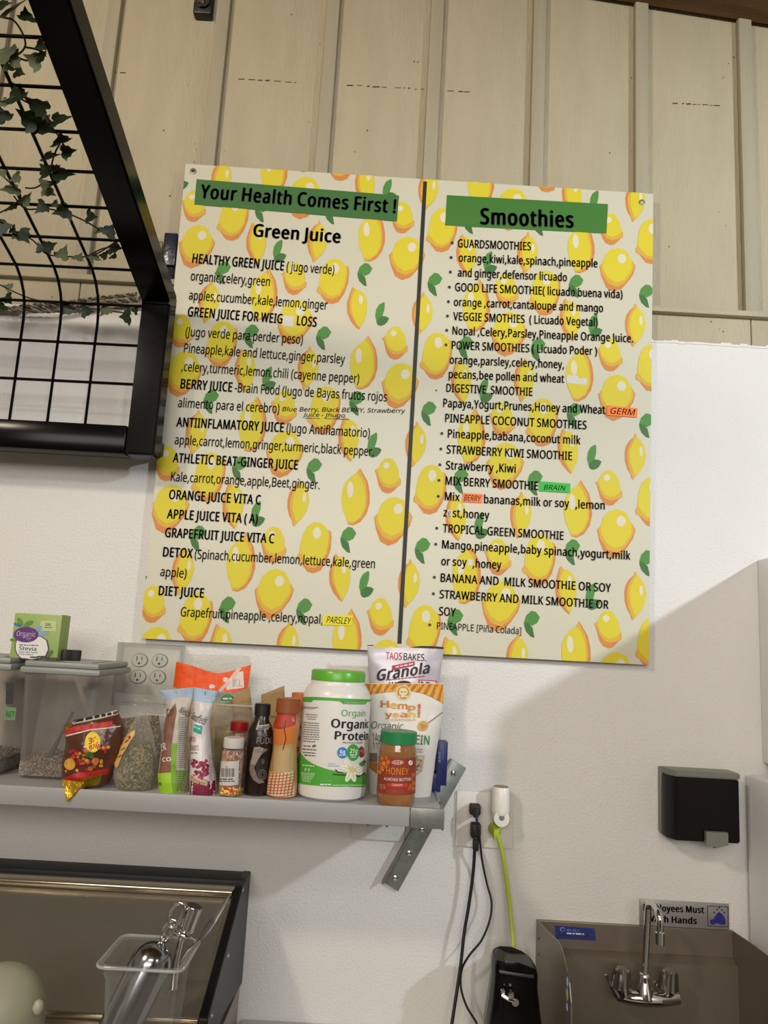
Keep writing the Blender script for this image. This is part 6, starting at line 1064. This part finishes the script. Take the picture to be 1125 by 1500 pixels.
P.ell((292, 1038), 47, 17, 'e8dcd0', 3); P.ell((292, 1038), 43, 14, 'a83028', 4); P.text('H-E-B', (262, 1046), (324, 1046), 15, 'f0e8e0', .03, layer=6); P.ell((395, 1040), 17, 20, 'e0d8cc', 3); P.line([(388, 1052), (402, 1028)], 4, '4a6a3a', 5)
P.text('HONEY', (200, 1130), (378, 1134), 54, 'd88a2c', .0); P.text('ALMOND BUTTER', (183, 1180), (393, 1185), 24, 'f0e6da', .012); P.poly([(205, 1204), (372, 1208), (370, 1236), (205, 1232)], 'c02c24', 3); P.text('CREAMY', (245, 1228), (332, 1230), 17, 'f0e6da', .01, layer=6)
P.ell((175, 1100), 8, 8, 'e0a060', 5, n=10); P.text('NET WT', (150, 1228), (198, 1232), 12, 'e8dcd0', .005); P.text('12 OZ', (152, 1248), (195, 1250), 12, 'e8dcd0', .005); P.build('label', c.t)
mb = MB(); mb.lathe([(r*1.002, Zj(1302)), (r*1.012, Zj(1297)), (r*1.002, Zj(1292))], nut, seg=48, caps=False); mb.build('glass_ridge', c.t)
# blue carton
p = at(632, 1170, -.15); t = thing('blue_carton', 'narrow navy blue carton leaning at the right end of the shelf', 'box', (p.x, -.15, ZS))
nv = mat('navy_card', '16225a', .4); a = at(*z7b(568, 1130), -.15)-p
mb = MB(); z1 = at(*z7b(600, 1130), -.15).z-ZS; x1 = at(*z7b(655, 1300), -.15).x-p.x; xa = at(*z7b(612, 1000), -.15).x-p.x; xb = at(*z7b(697, 1000), -.15).x-p.x; z0b = at(*z7b(650, 1226), -.15).z-ZS; zt2 = at(*z7b(650, 872), -.15).z-ZS
MB().box(-.001, x1-.004, 0, .04, 0, z1, nv, bev=.0008).build('lower_carton', t); MB().box(xa, xb, -.001, .038, z0b, zt2, nv, bev=.0008).build('upper_carton', t)
P = Print(lambda u, v, off: (u, -.001-off, v), lambda px, py: ((at(px, py, -.15)-p).x, at(px, py, -.15).z-ZS), zf=z7b)
for k in range(3): P.poly([(624, 955+k*30), (640, 955+k*30), (640, 976+k*30), (624, 976+k*30)], '6f8fc8', 1); P.poly([(628, 960+k*30), (636, 960+k*30), (636, 971+k*30), (628, 971+k*30)], '1c2a68', 2)
P.line([(664, 910), (660, 1020)], 3, '5878b8'); P.build('front_print', t)

# ------------------------------------------------------------------ counter, can opener
wc = mat('white_counter_laminate', 'cbc8c2', .35)
t = thing('counter', 'white laminate counter along the wall between the prep unit and the sink', 'counter', (.06, 0, 0))
MB().box(-.29, .29, -.5, -.002, .805, .835, wc, bev=.003).build('worktop', t); MB().box(-.285, .285, -.47, -.01, .0, .8045, wc, bev=.003).build('base_cabinet', t)
yo = -.14; pa = at(745, 1500, yo); t = thing('can_opener', 'black electric can opener standing on the white counter beside the sink', 'can opener', (.29, yo, .835))
bkp = BLACKP; 
prof = [(0, .062), (.08, .060), (.13, .052), (.165, .049), (.188, .049), (.198, .0455)]
mb = MB(); vs = []; n = 20
for z, w_ in prof:
    for i in range(n):
        a = 2*math.pi*i/n; e_ = .55; cx = math.copysign(abs(math.cos(a))**e_, math.cos(a)); cy = math.copysign(abs(math.sin(a))**e_, math.sin(a))
        vs.append((cx*w_*.86, cy*w_*.80, z-.010*cx*cx*(z > .15)+(-.006*cx if z > .15 else 0)))
mb.add(vs, [(j*n+i, j*n+(i+1) % n, (j+1)*n+(i+1) % n, (j+1)*n+i) for j in range(len(prof)-1) for i in range(n)]+[tuple(range(n))[::-1], tuple(range((len(prof)-1)*n, len(prof)*n))], bkp); mb.build('housing', t, 50)
vs = []; mb = MB(); mb.box(-.034, .030, -.0415, -.030, .176, .1815, mat('grey_lever_highlight', '3a3735', .35), bev=.0022, rot=Matrix.Rotation(.09, 3, 'Y')); mb.build('lever_highlight', t)  # grey strip stands in for the highlight along the top edge
mb = MB(); mb.lathe([(.006, 0), (.006, .012), (.004, .014)], CHROME, c=(-.014, -.046, .150), seg=16, mtx=Matrix.Rotation(math.pi/2, 3, 'X')); mb.tube([(-.030, -.052, .148), (-.018, -.056, .143), (-.006, -.054, .140)], .0035, CHROME, 8); mb.lathe([(.0065, 0), (.0065, .004)], CHROME, c=(-.006, -.052, .138), seg=16, mtx=Matrix.Rotation(math.pi/2, 3, 'X')); mb.lathe([(.004, 0), (.004, .006)], CHROME, c=(-.028, -.046, .153), seg=14, mtx=Matrix.Rotation(math.pi/2, 3, 'X')); mb.build('cutting_wheel', t)

# ------------------------------------------------------------------ soap dispenser
a = at(963, 1119, 0); t = thing('soap_dispenser', 'black and grey wall soap dispenser above the right side of the sink', 'soap dispenser', (a.x, -.001, 1.235)); gm = mat('grey_dispenser_plastic', '74766f', .4)
HH = a.z-1.235-.003; Wd = .146
MB().box(0, Wd+.004, -.016, 0, .002, HH, gm, bev=.003).build('back_plate', t)
def dpoly(x0, x1, xi, y0, y1, z0, z1, m):
    vs = [(x0, y0, z0), (x0, y1+.02, z0), (x0+xi, y1, z0), (x1-.004, y1, z0), (x1, y1+.006, z0), (x1, y0, z0)]; k = len(vs)
    b_ = bmesh.new(); lo = [b_.verts.new(v) for v in vs]; hi = [b_.verts.new((v[0], v[1], z1)) for v in vs]
    b_.faces.new(lo[::-1]); b_.faces.new(hi); [b_.faces.new((lo[i], lo[(i+1) % k], hi[(i+1) % k], hi[i])) for i in range(k)]
    bmesh.ops.recalc_face_normals(b_, faces=b_.faces[:]); bmesh.ops.bevel(b_, geom=b_.edges[:], offset=.0025, segments=2, affect='EDGES'); return MB().bm(b_, m)
dpoly(.001, Wd+.002, .012, -.014, -.066, HH-.011, HH+.001, gm).build('top_rim', t)
dpoly(.002, Wd, .012, -.014, -.064, .0, HH-.0115, mat('smoked_black_cover', '0a090a', .2, spec=.25)).build('cover', t)
mb = MB(); pz = [(-.022, .018), (.022, .018), (.022, -.006), (0, -.012), (-.022, -.006)]
mb.add([(.093+x, -.074, z+.004) for x, z in pz]+[(.093+x, -.060, z+.004) for x, z in pz], [(4, 3, 2, 1, 0)[::-1], (5, 6, 7, 8, 9)]+[(i, (i+1) % 5, 5+(i+1) % 5, 5+i) for i in range(5)], gm); mb.build('push_lever', t, 20)
MB().lathe([(.003, 0), (.003, .006)], gm, c=(.093, -.06, -.011), seg=12).build('nozzle', t)

# ------------------------------------------------------------------ sink
X0 = at(787, 1346, 0).x; X1 = at(1070, 1362, 0).x; ZK = 1.052
t = thing('hand_sink', 'wall-mounted stainless steel hand sink with side splash guards, lower right', 'sink', (X0, 0, .80)); so = Vector((X0, 0, .80)); WS = X1-X0
xm = WS; zc_ = at(826, 1392, -.02).z-.80
mb = MB(); mb.box(0, WS, -.010, -.001, zc_, ZK-.80, STEEL, bev=.0005)
mb.add([(0, -.010, zc_), (WS, -.010, zc_), (WS, -.032, zc_-.010), (0, -.032, zc_-.010), (0, -.034, -.02), (WS, -.034, -.02), (WS, -.001, -.02), (0, -.001, -.02), (0, -.001, zc_), (WS, -.001, zc_)], [(0, 1, 2, 3)[::-1], (3, 2, 5, 4)[::-1], (4, 5, 6, 7)[::-1], (0, 3, 4, 7, 8), (1, 9, 6, 5, 2)], STEEL); mb.build('backsplash', t, 20)
def guard(x, pts, m):
    b_ = bmesh.new(); vs = [(x, y, z-.80) for y, z in pts]; f = b_.faces.new([b_.verts.new(v) for v in vs]); r_ = bmesh.ops.extrude_face_region(b_, geom=[f]); 
    for v in [g for g in r_['geom'] if isinstance(g, bmesh.types.BMVert)]: v.co.x += .002
    bmesh.ops.recalc_face_normals(b_, faces=b_.faces[:]); return MB().bm(b_, m)
gp = [(-.001, .78), (-.001, ZK), (-.10, ZK+.012), (-.17, ZK+.022), (-.196, ZK+.026), (-.225, ZK+.022), (-.25, ZK+.008), (-.275, ZK-.010), (-.289, ZK-.035), (-.293, ZK-.07), (-.293, .78)]
g1 = guard(-.0021, gp, STEEL).build('splash_guard', t, 20)
gp2 = [(-.001, .78), (-.001, ZK), (-.10, ZK+.006), (-.20, ZK+.008), (-.25, ZK-.0), (-.28, ZK-.02), (-.293, ZK-.07), (-.293, .78)]
guard(WS+.0001, gp2, STEEL).build('splash_guard', t, 20)
mb = MB(); mb.box(0, WS, -.33, -.293, -.02, 0, STEEL, bev=.003); mb.box(0, .02, -.293, -.034, -.02, -.002, STEEL); mb.box(WS-.02, WS, -.293, -.034, -.02, -.002, STEEL); mb.build('rim', t)
mb = MB(); w0, w1 = .022, WS-.022; mb.add([(w0, -.29, -.01), (w1, -.29, -.01), (w1, -.036, -.01), (w0, -.036, -.01), (w0+.03, -.26, -.14), (w1-.03, -.26, -.14), (w1-.03, -.06, -.14), (w0+.03, -.06, -.14)], [(0, 4, 5, 1), (1, 5, 6, 2), (2, 6, 7, 3), (3, 7, 4, 0), (4, 7, 6, 5)], STEEL); mb.build('bowl', t, 20)
# blue sticker
zk = zm(780, 1240, 3.26)
P = Print(lambda u, v, off: (u, -off-.010, v), lambda px, py: ((at(px, py, -.011)-so).x, at(px, py, -.011).z-.80), zf=zk)
P.poly([(107, 378), (296, 392), (303, 450), (113, 440)], '1d2c74', 1); P.ell((143, 396), 12, 11, '6f86c0', 2); P.ell((145, 397), 8, 7, '1d2c74', 3); P.tiny((162, 404), (222, 408), 11, '4a62a8'); P.text('WWW.', (130, 416), (160, 418), 8, 'c8d0e4', .02); P.tiny((164, 418), (246, 422), 7, 'c8d0e4'); P.text('.COM', (250, 422), (282, 424), 8, 'c8d0e4', .02); P.text('Restaurant Equipment', (137, 428), (278, 436), 10, 'c8d0e4', .01); P.build('sticker', t)['label'] = 'blue printed sticker'
P = Print(lambda u, v, off: (-.0022-off, u, v), lambda px, py: (px, py), zf=None)
mb = MB()
def oval(cy, cz, ry, rz, col, l):
    mb.add([(-.0023-.0003*l, cy+ry*math.cos(2*math.pi*k/24), cz+rz*math.sin(2*math.pi*k/24)) for k in range(24)], [tuple(range(24))], ink(col))
oval(-.266, .222, .010, .034, '4a5690', 0); oval(-.266, .220, .007, .010, 'b8c22a', 1); oval(-.266, .240, .006, .008, 'c8ccd8', 1); oval(-.266, .200, .006, .006, 'c8ccd8', 1); mb.build('round_sticker', t, 0)['label'] = 'oval sticker on the left guard'
mb = MB(); 
for y, z in ((-.03, .225), (-.03, .195)): mb.lathe([(.0022, 0), (.0022, .001)], ink('333333'), c=(-.0022, y, z), seg=10, mtx=Matrix.Rotation(-math.pi/2, 3, 'Y'))
mb.build('rivet', t)
# faucet
fb = at(946, 1450, -.075); t = thing('faucet', 'chrome gooseneck faucet with two knobs mounted on the sink backsplash', 'faucet', fb); ff = Vector(fb)
def fp(x, y, Y): return at(*zk(x, y), Y)-ff
mb = MB(); mb.tube([fp(405, 712, -.075), fp(470, 722, -.085), fp(540, 728, -.09), fp(620, 732, -.085), fp(692, 728, -.075)], [.010, .0125, .014, .0125, .011], CHROME, 16); mb.build('bridge_body', t, 60)
mb = MB(); p = fp(535, 700, -.085); mb.lathe([(.019, -.006), (.016, .006), (.011, .020), (.0095, .026), (.0095, .034), (.0075, .036)], CHROME, c=p, seg=28); mb.build('riser_base', t, 50)
for px_, py_ in ((424, 635), (650, 645)):
    p = fp(px_, py_, -.085); k = MB(); n = 8; vs = []
    for z, r_ in ((-.020, .012), (-.015, .0200), (.014, .0165), (.020, .0145), (.0235, .011), (.024, .0)):
        for i in range(n*3): a = 2*math.pi*i/(n*3); rr = max(.0002, r_*(1-(.10 if i % 3 == 0 else 0))); vs.append((p.x+rr*math.cos(a), p.y+rr*math.sin(a)-.25*z, p.z+z))
    N_ = n*3; k.add(vs, [(j*N_+i, j*N_+(i+1) % N_, (j+1)*N_+(i+1) % N_, (j+1)*N_+i) for j in range(5) for i in range(N_)], mat('smoky_chrome_knob', '9a938c', .12, .9)); kb = k.build('knob', t, 25)
    MB().lathe([(.006, 0), (.0055, .0015)], mat('knob_badge', '6a5f58', .3, .6), c=(p.x, p.y-.006, p.z+.0215), seg=16).build('badge', kb)
    MB().tube([(p.x, p.y, p.z-.018), (p.x+(.006 if px_ < 500 else -.006), p.y+.004, p.z-.034)], .009, CHROME, 14).build('valve_stem', t)
    pf = Vector((p.x, p.y, p.z-.03)); MB().tube([pf, (pf.x, .041-.0, pf.z)] if 0 else [pf, (pf.x, -.036-ff.y, pf.z)], .008, CHROME, 12).build('inlet', t)
MB().tube([fp(350, 612, -.085), fp(375, 660, -.085), fp(405, 705, -.08)], [.002, .005, .009], CHROME, 10).build('drip_wing', t)
zr = at(*zk(535, 300), -.085).z-ff.z; b0 = fp(533, 670, -.085); xr_ = b0.x; pts = [(xr_, b0.y, b0.z)]+[(xr_+.002*k, b0.y, b0.z+(zr-b0.z)*k/4) for k in range(1, 5)]
rr = .032
for k in range(1, 13):
    a = math.pi*k/12; pts.append((xr_+.008, b0.y-rr*(1-math.cos(a)), zr+rr*math.sin(a)*.62))
pts.append((xr_+.008, b0.y-2*rr, zr-.022)); MB().tube(pts, .0066, CHROME, 16).build('gooseneck', t, 60)
MB().lathe([(.0085, 0), (.0085, .020), (.007, .022)], CHROME, c=(xr_+.008, b0.y-2*rr, zr-.040), seg=20).build('aerator', t)
# sign
p = at(937, 1319, -.003); q_ = at(1068, 1362, -.003); t = thing('handwash_sign', 'silver sign asking employees to wash hands, on the wall behind the faucet', 'sign', (p.x, -.003, q_.z)); wS = q_.x-p.x; hS = at(1068, 1324, -.003).z-q_.z
MB().box(0, wS, -.0015, .0015, 0, hS, mat('silver_sign_plate', '9c9c98', .35, .5), bev=.0004).build('plate', t)
P = Print(lambda u, v, off: (u, -.0015-off, v), lambda px, py: (at(px, py, -.005).x-p.x, at(px, py, -.005).z-q_.z), zf=zk)
P.text('Employees Must', (530, 305), (820, 318), 30, '161616', .045); P.text('Wash Hands', (545, 358), (785, 370), 30, '161616', .045)
P.line([(836, 284), (934, 288), (934, 384), (838, 380), (836, 284)], 3, '2a2a40'); P.poly([(848, 352), (866, 346), (880, 322), (892, 312), (904, 322), (916, 334), (922, 352), (922, 372), (905, 374), (880, 366), (862, 374), (850, 370)], '1c1c78', 2)
for x, y in ((868, 315), (882, 300), (905, 303), (917, 316), (893, 292)): P.ell((x, y), 4.5, 4.5, '1c1c78', 2, n=5)
P.build('lettering', t)

# ------------------------------------------------------------------ prep unit, bottom left
zq = zm(0, 1240, 2.8125); XE = -.235
t = thing('prep_unit', 'stainless steel prep unit with black edged sloping lid, lower left', 'kitchen unit', (-.65, 0, 0)); pu = Vector((-.65, 0, 0))
XS = -1.25
# sloping lid from (Y -.07, z 1.110) to (Y -.34, z .985)
MB().add([(XS+.65, -.105, 1.098), (XE-.018+.65, -.105, 1.098), (XE-.018+.65, -.34, .985), (XS+.65, -.34, .985), (XS+.65, -.103, 1.092), (XE-.018+.65, -.103, 1.092), (XE-.018+.65, -.338, .979), (XS+.65, -.338, .979)], [(0, 1, 2, 3)[::-1], (4, 5, 6, 7), (0, 1, 5, 4), (2, 3, 7, 6), (1, 2, 6, 5), (0, 3, 7, 4)], STEEL2).build('sloping_lid', t, 20)
MB().box(XS+.65, XE-.016+.65, -.118, -.068, 1.0975, 1.1085, mat('warm_steel_rim', 'b0a48e', .22, 1), bev=.002).build('lid_rim', t)
MB().box(XS+.65, XE-.001+.65, -.066, -.002, 1.085, 1.114, BLKRUB, bev=.003).build('rubber_strip', t)
b_ = bmesh.new(); prof_ = [(-.002, .90), (-.002, 1.115), (-.095, 1.113), (-.36, .992), (-.36, .93), (-.20, .93)]
lo = [b_.verts.new((XE-.016+.65, y, z)) for y, z in prof_]; hi = [b_.verts.new((XE+.65, y, z)) for y, z in prof_]; k = len(prof_)
b_.faces.new(lo); b_.faces.new(hi[::-1]); [b_.faces.new((lo[i], hi[i], hi[(i+1) % k], lo[(i+1) % k])) for i in range(k)]; bmesh.ops.recalc_face_normals(b_, faces=b_.faces[:]); bmesh.ops.bevel(b_, geom=b_.edges[:], offset=.002, segments=1, affect='EDGES')
MB().bm(b_, mat('black_side_panel', '0c0c0b', .45)).build('side_panel', t, 20)
for y, z in ((-.1, 1.108), (-.22, 1.035), (-.21, 1.03), (-.33, .985)): MB().lathe([(.004, 0), (.003, .002)], CHROME, c=(XE+.65, y, z), seg=10, mtx=Matrix.Rotation(math.pi/2, 3, 'Y')).build('screw', t)
mb = MB(); mb.box(XS+.65, XE-.018+.65, -.70, -.341, .955, .975, STEEL2, bev=.002); mb.box(XS+.65, XE-.018+.65, -.346, -.336, .975, .984, mat('warm_steel_rim'), bev=.001); mb.build('front_ledge', t)
MB().box(XS+.65, XE-.004+.65, -.69, -.004, 0, .898, STEEL, bev=.003).build('lower_body', t); MB().box(XS+.65, XE-.022+.65, -.68, -.006, .899, .954, STEEL, bev=.003).build('upper_body', t)
# polycarbonate pan with scoops
pf = at(140, 1408, -.50); pfr = at(268, 1420, -.50); xa, xb = pf.x, pfr.x; ZR = 1.118; ZB0 = .9755
t = thing('clear_pan', 'clear polycarbonate pan holding metal scoops on the prep unit ledge', 'pan', ((xa+xb)/2, -.44, ZB0)); w_ = (xb-xa)/2; d_ = .062; h = ZR-ZB0
def ring(wx, wy, r_, z, n=5): return [(cx*(wx-r_)+r_*math.cos(math.atan2(cy, cx)-math.pi/4+q*math.pi/2/(n-1)), cy*(wy-r_)+r_*math.sin(math.atan2(cy, cx)-math.pi/4+q*math.pi/2/(n-1)), z) for cx, cy in ((-1, -1), (1, -1), (1, 1), (-1, 1)) for q in range(n)]
rs = [ring(w_*.70, d_*.74, .010, 0), ring(w_*.76, d_*.80, .012, .06), ring(w_*.82, d_*.86, .012, h-.022), ring(w_*.86, d_*.9, .012, h-.016), ring(w_*.88, d_*.9, .012, h), ring(w_, d_, .014, h+.001), ring(w_, d_, .014, h-.004), ring(w_*.92, d_*.94, .012, h-.006)]
mb = MB(); vs = [v for r_ in rs for v in r_]; n = 20; mb.add(vs, [(j*n+i, j*n+(i+1) % n, (j+1)*n+(i+1) % n, (j+1)*n+i) for j in range(len(rs)-1) for i in range(n)]+[tuple(range(n))[::-1]], CLEARP); mb.build('pan_shell', t, 40)
mb = MB(); mb.tube(ring(w_, d_, .014, h-.0015)+[ring(w_, d_, .014, h-.0015)[0]], .0022, mat('pan_rim_plastic', 'c8ccca', .1, clear=.5), 6); mb.build('pan_rim', t, 60)
def zpt(x, y, Y): return at(*zq(x, y), Y)
sm_ = mat('polished_steel_scoop', '9aa0a4', .18, 1)
a = zpt(520, 690, -.45); b = zpt(640, 440, -.43); t = thing('ice_scoop', 'large cylindrical steel scoop with rounded end lying in the clear pan', 'scoop', a); d = b-a; L = d.length; q_ = d.to_track_quat('Z', 'Y').to_matrix()
a0 = Vector((0, 0, 0)); mb = MB(); r_ = .031; mb.lathe([(r_*.98, -.03), (r_, 0), (r_, L*.82)]+[(r_*math.cos(math.radians(k)), L*.82+r_*1.05*math.sin(math.radians(k))) for k in range(15, 90, 15)]+[(.0005, L*.82+r_*1.05)], sm_, seg=36, mtx=q_); mb.build('scoop_body', t, 60)
P = MB(); 
for k in range(30):
    an = random.uniform(-.25, .25)-math.pi/2; zz_ = random.uniform(.02, .06); c_ = Vector((math.cos(an)*(r_+.0004), math.sin(an)*(r_+.0004), zz_)); e1 = Vector((-math.sin(an), math.cos(an), 0))*random.uniform(.001, .003); e2 = Vector((0, 0, random.uniform(.001, .004)))
    P.add([q_ @ v for v in (c_-e1-e2, c_+e1-e2, c_+e1+e2, c_-e1+e2)], [(0, 1, 2, 3)], mat('worn_scuff', 'b8bcbc', .5, .4))
P.build('worn_mark', t, 0)
a = zpt(660, 405, -.42); t = thing('scoop_handle', 'chrome handle with two open loops sticking out of the clear pan', 'utensil', a)
def loop(c1, rx, ry, th, rot):
    c1 = Vector(c1); pts = [c1+Vector((rx*math.cos(k)*math.cos(rot)-ry*math.sin(k)*math.sin(rot), .0, rx*math.cos(k)*math.sin(rot)+ry*math.sin(k)*math.cos(rot))) for k in [2*math.pi*i/20 for i in range(21)]]
    return pts
mb = MB(); mb.tube([Vector((-.012, -.0, -.05)), Vector((0, 0, 0)), zpt(680, 375, -.42)-a], .0045, CHROME, 10); mb.tube(loop(zpt(697, 345, -.42)-a, .0072, .017, 0, -.45), .0036, CHROME, 8); mb.tube(loop(zpt(727, 282, -.42)-a, .0085, .019, 0, -.35), .0038, CHROME, 8); mb.build('loop_handle', t, 60)
a = zpt(725, 470, -.41); t = thing('disher_scoop', 'chrome scoop with ribbed round handle standing in the clear pan', 'scoop', a)
p1 = zpt(765, 345, -.41)-a; p2 = zpt(802, 245, -.41)-a; mb = MB(); pp = []; rr_ = []
for k in range(25): pp.append(p1.lerp(p2, k/24)); rr_.append(.0122+(.0007 if k % 2 else 0))
mb.tube(pp, rr_, CHROME, 18); mb.build('ribbed_handle', t, 60)
MB().tube([(0, 0, -.04), Vector((0, 0, 0)), zpt(745, 385, -.41)-a, p1], [.006, .0055, .005, .006], CHROME, 10).build('shank', t, 60)
MB().tube([zpt(705, 352, -.415)-a, zpt(740, 360, -.425)-a, zpt(775, 375, -.425)-a, zpt(800, 388, -.415)-a], .0042, CHROME, 10).build('thumb_lever', t, 60)
a = zpt(730, 500, -.405); t = thing('long_spoon', 'dull steel spoon leaning to the right in the clear pan', 'spoon', a)
mb = MB(); mb.tube([(-.01, 0, -.04), (0, 0, 0), zpt(775, 430, -.40)-a, zpt(825, 388, -.39)-a], [.003, .003, .003, .004], GALV, 8); mb.build('handle', t, 60)
e0 = zpt(820, 392, -.39)-a; e1 = zpt(950, 195, -.36)-a; mb = MB(); d = e1-e0; q_ = d.to_track_quat('Z', 'Y').to_matrix(); L = d.length
mb.lathe([(.001, 0), (.006, L*.08), (.010, L*.25), (.0105, L*.45), (.0075, L*.72), (.003, L*.93), (.0006, L)], GALV, c=e0, seg=20, sy=.3, mtx=q_); mb.build('bowl', t, 60)
# pale rounded cover
a = at(-2, 1492, -.56); t = thing('round_cover', 'pale grey-green domed cover with a small side knob, at the bottom left corner', 'cover', (a.x, -.56, .9755))
pale = mat('pale_grey_green_cover', '9fa08c', .45, bump=.25, bs=25, var=.12, vs=18); top = at(-5, 1412, -.56).z-.9755
MB().lathe([(.058, 0), (.060, .01)]+[(.058*math.cos(math.radians(k))+.0005, top-.062+.062*math.sin(math.radians(k))) for k in range(0, 95, 8)], pale, seg=48).build('dome', t, 60)
kp = at(56, 1476, -.58); mb = MB(); mb.lathe([(.001, -.009), (.005, -.007), (.0075, 0), (.005, .008), (.001, .010)], mat('pale_knob', 'a8a594', .4), c=kp-Vector(t.location), seg=16); mb.build('knob', t, 60)
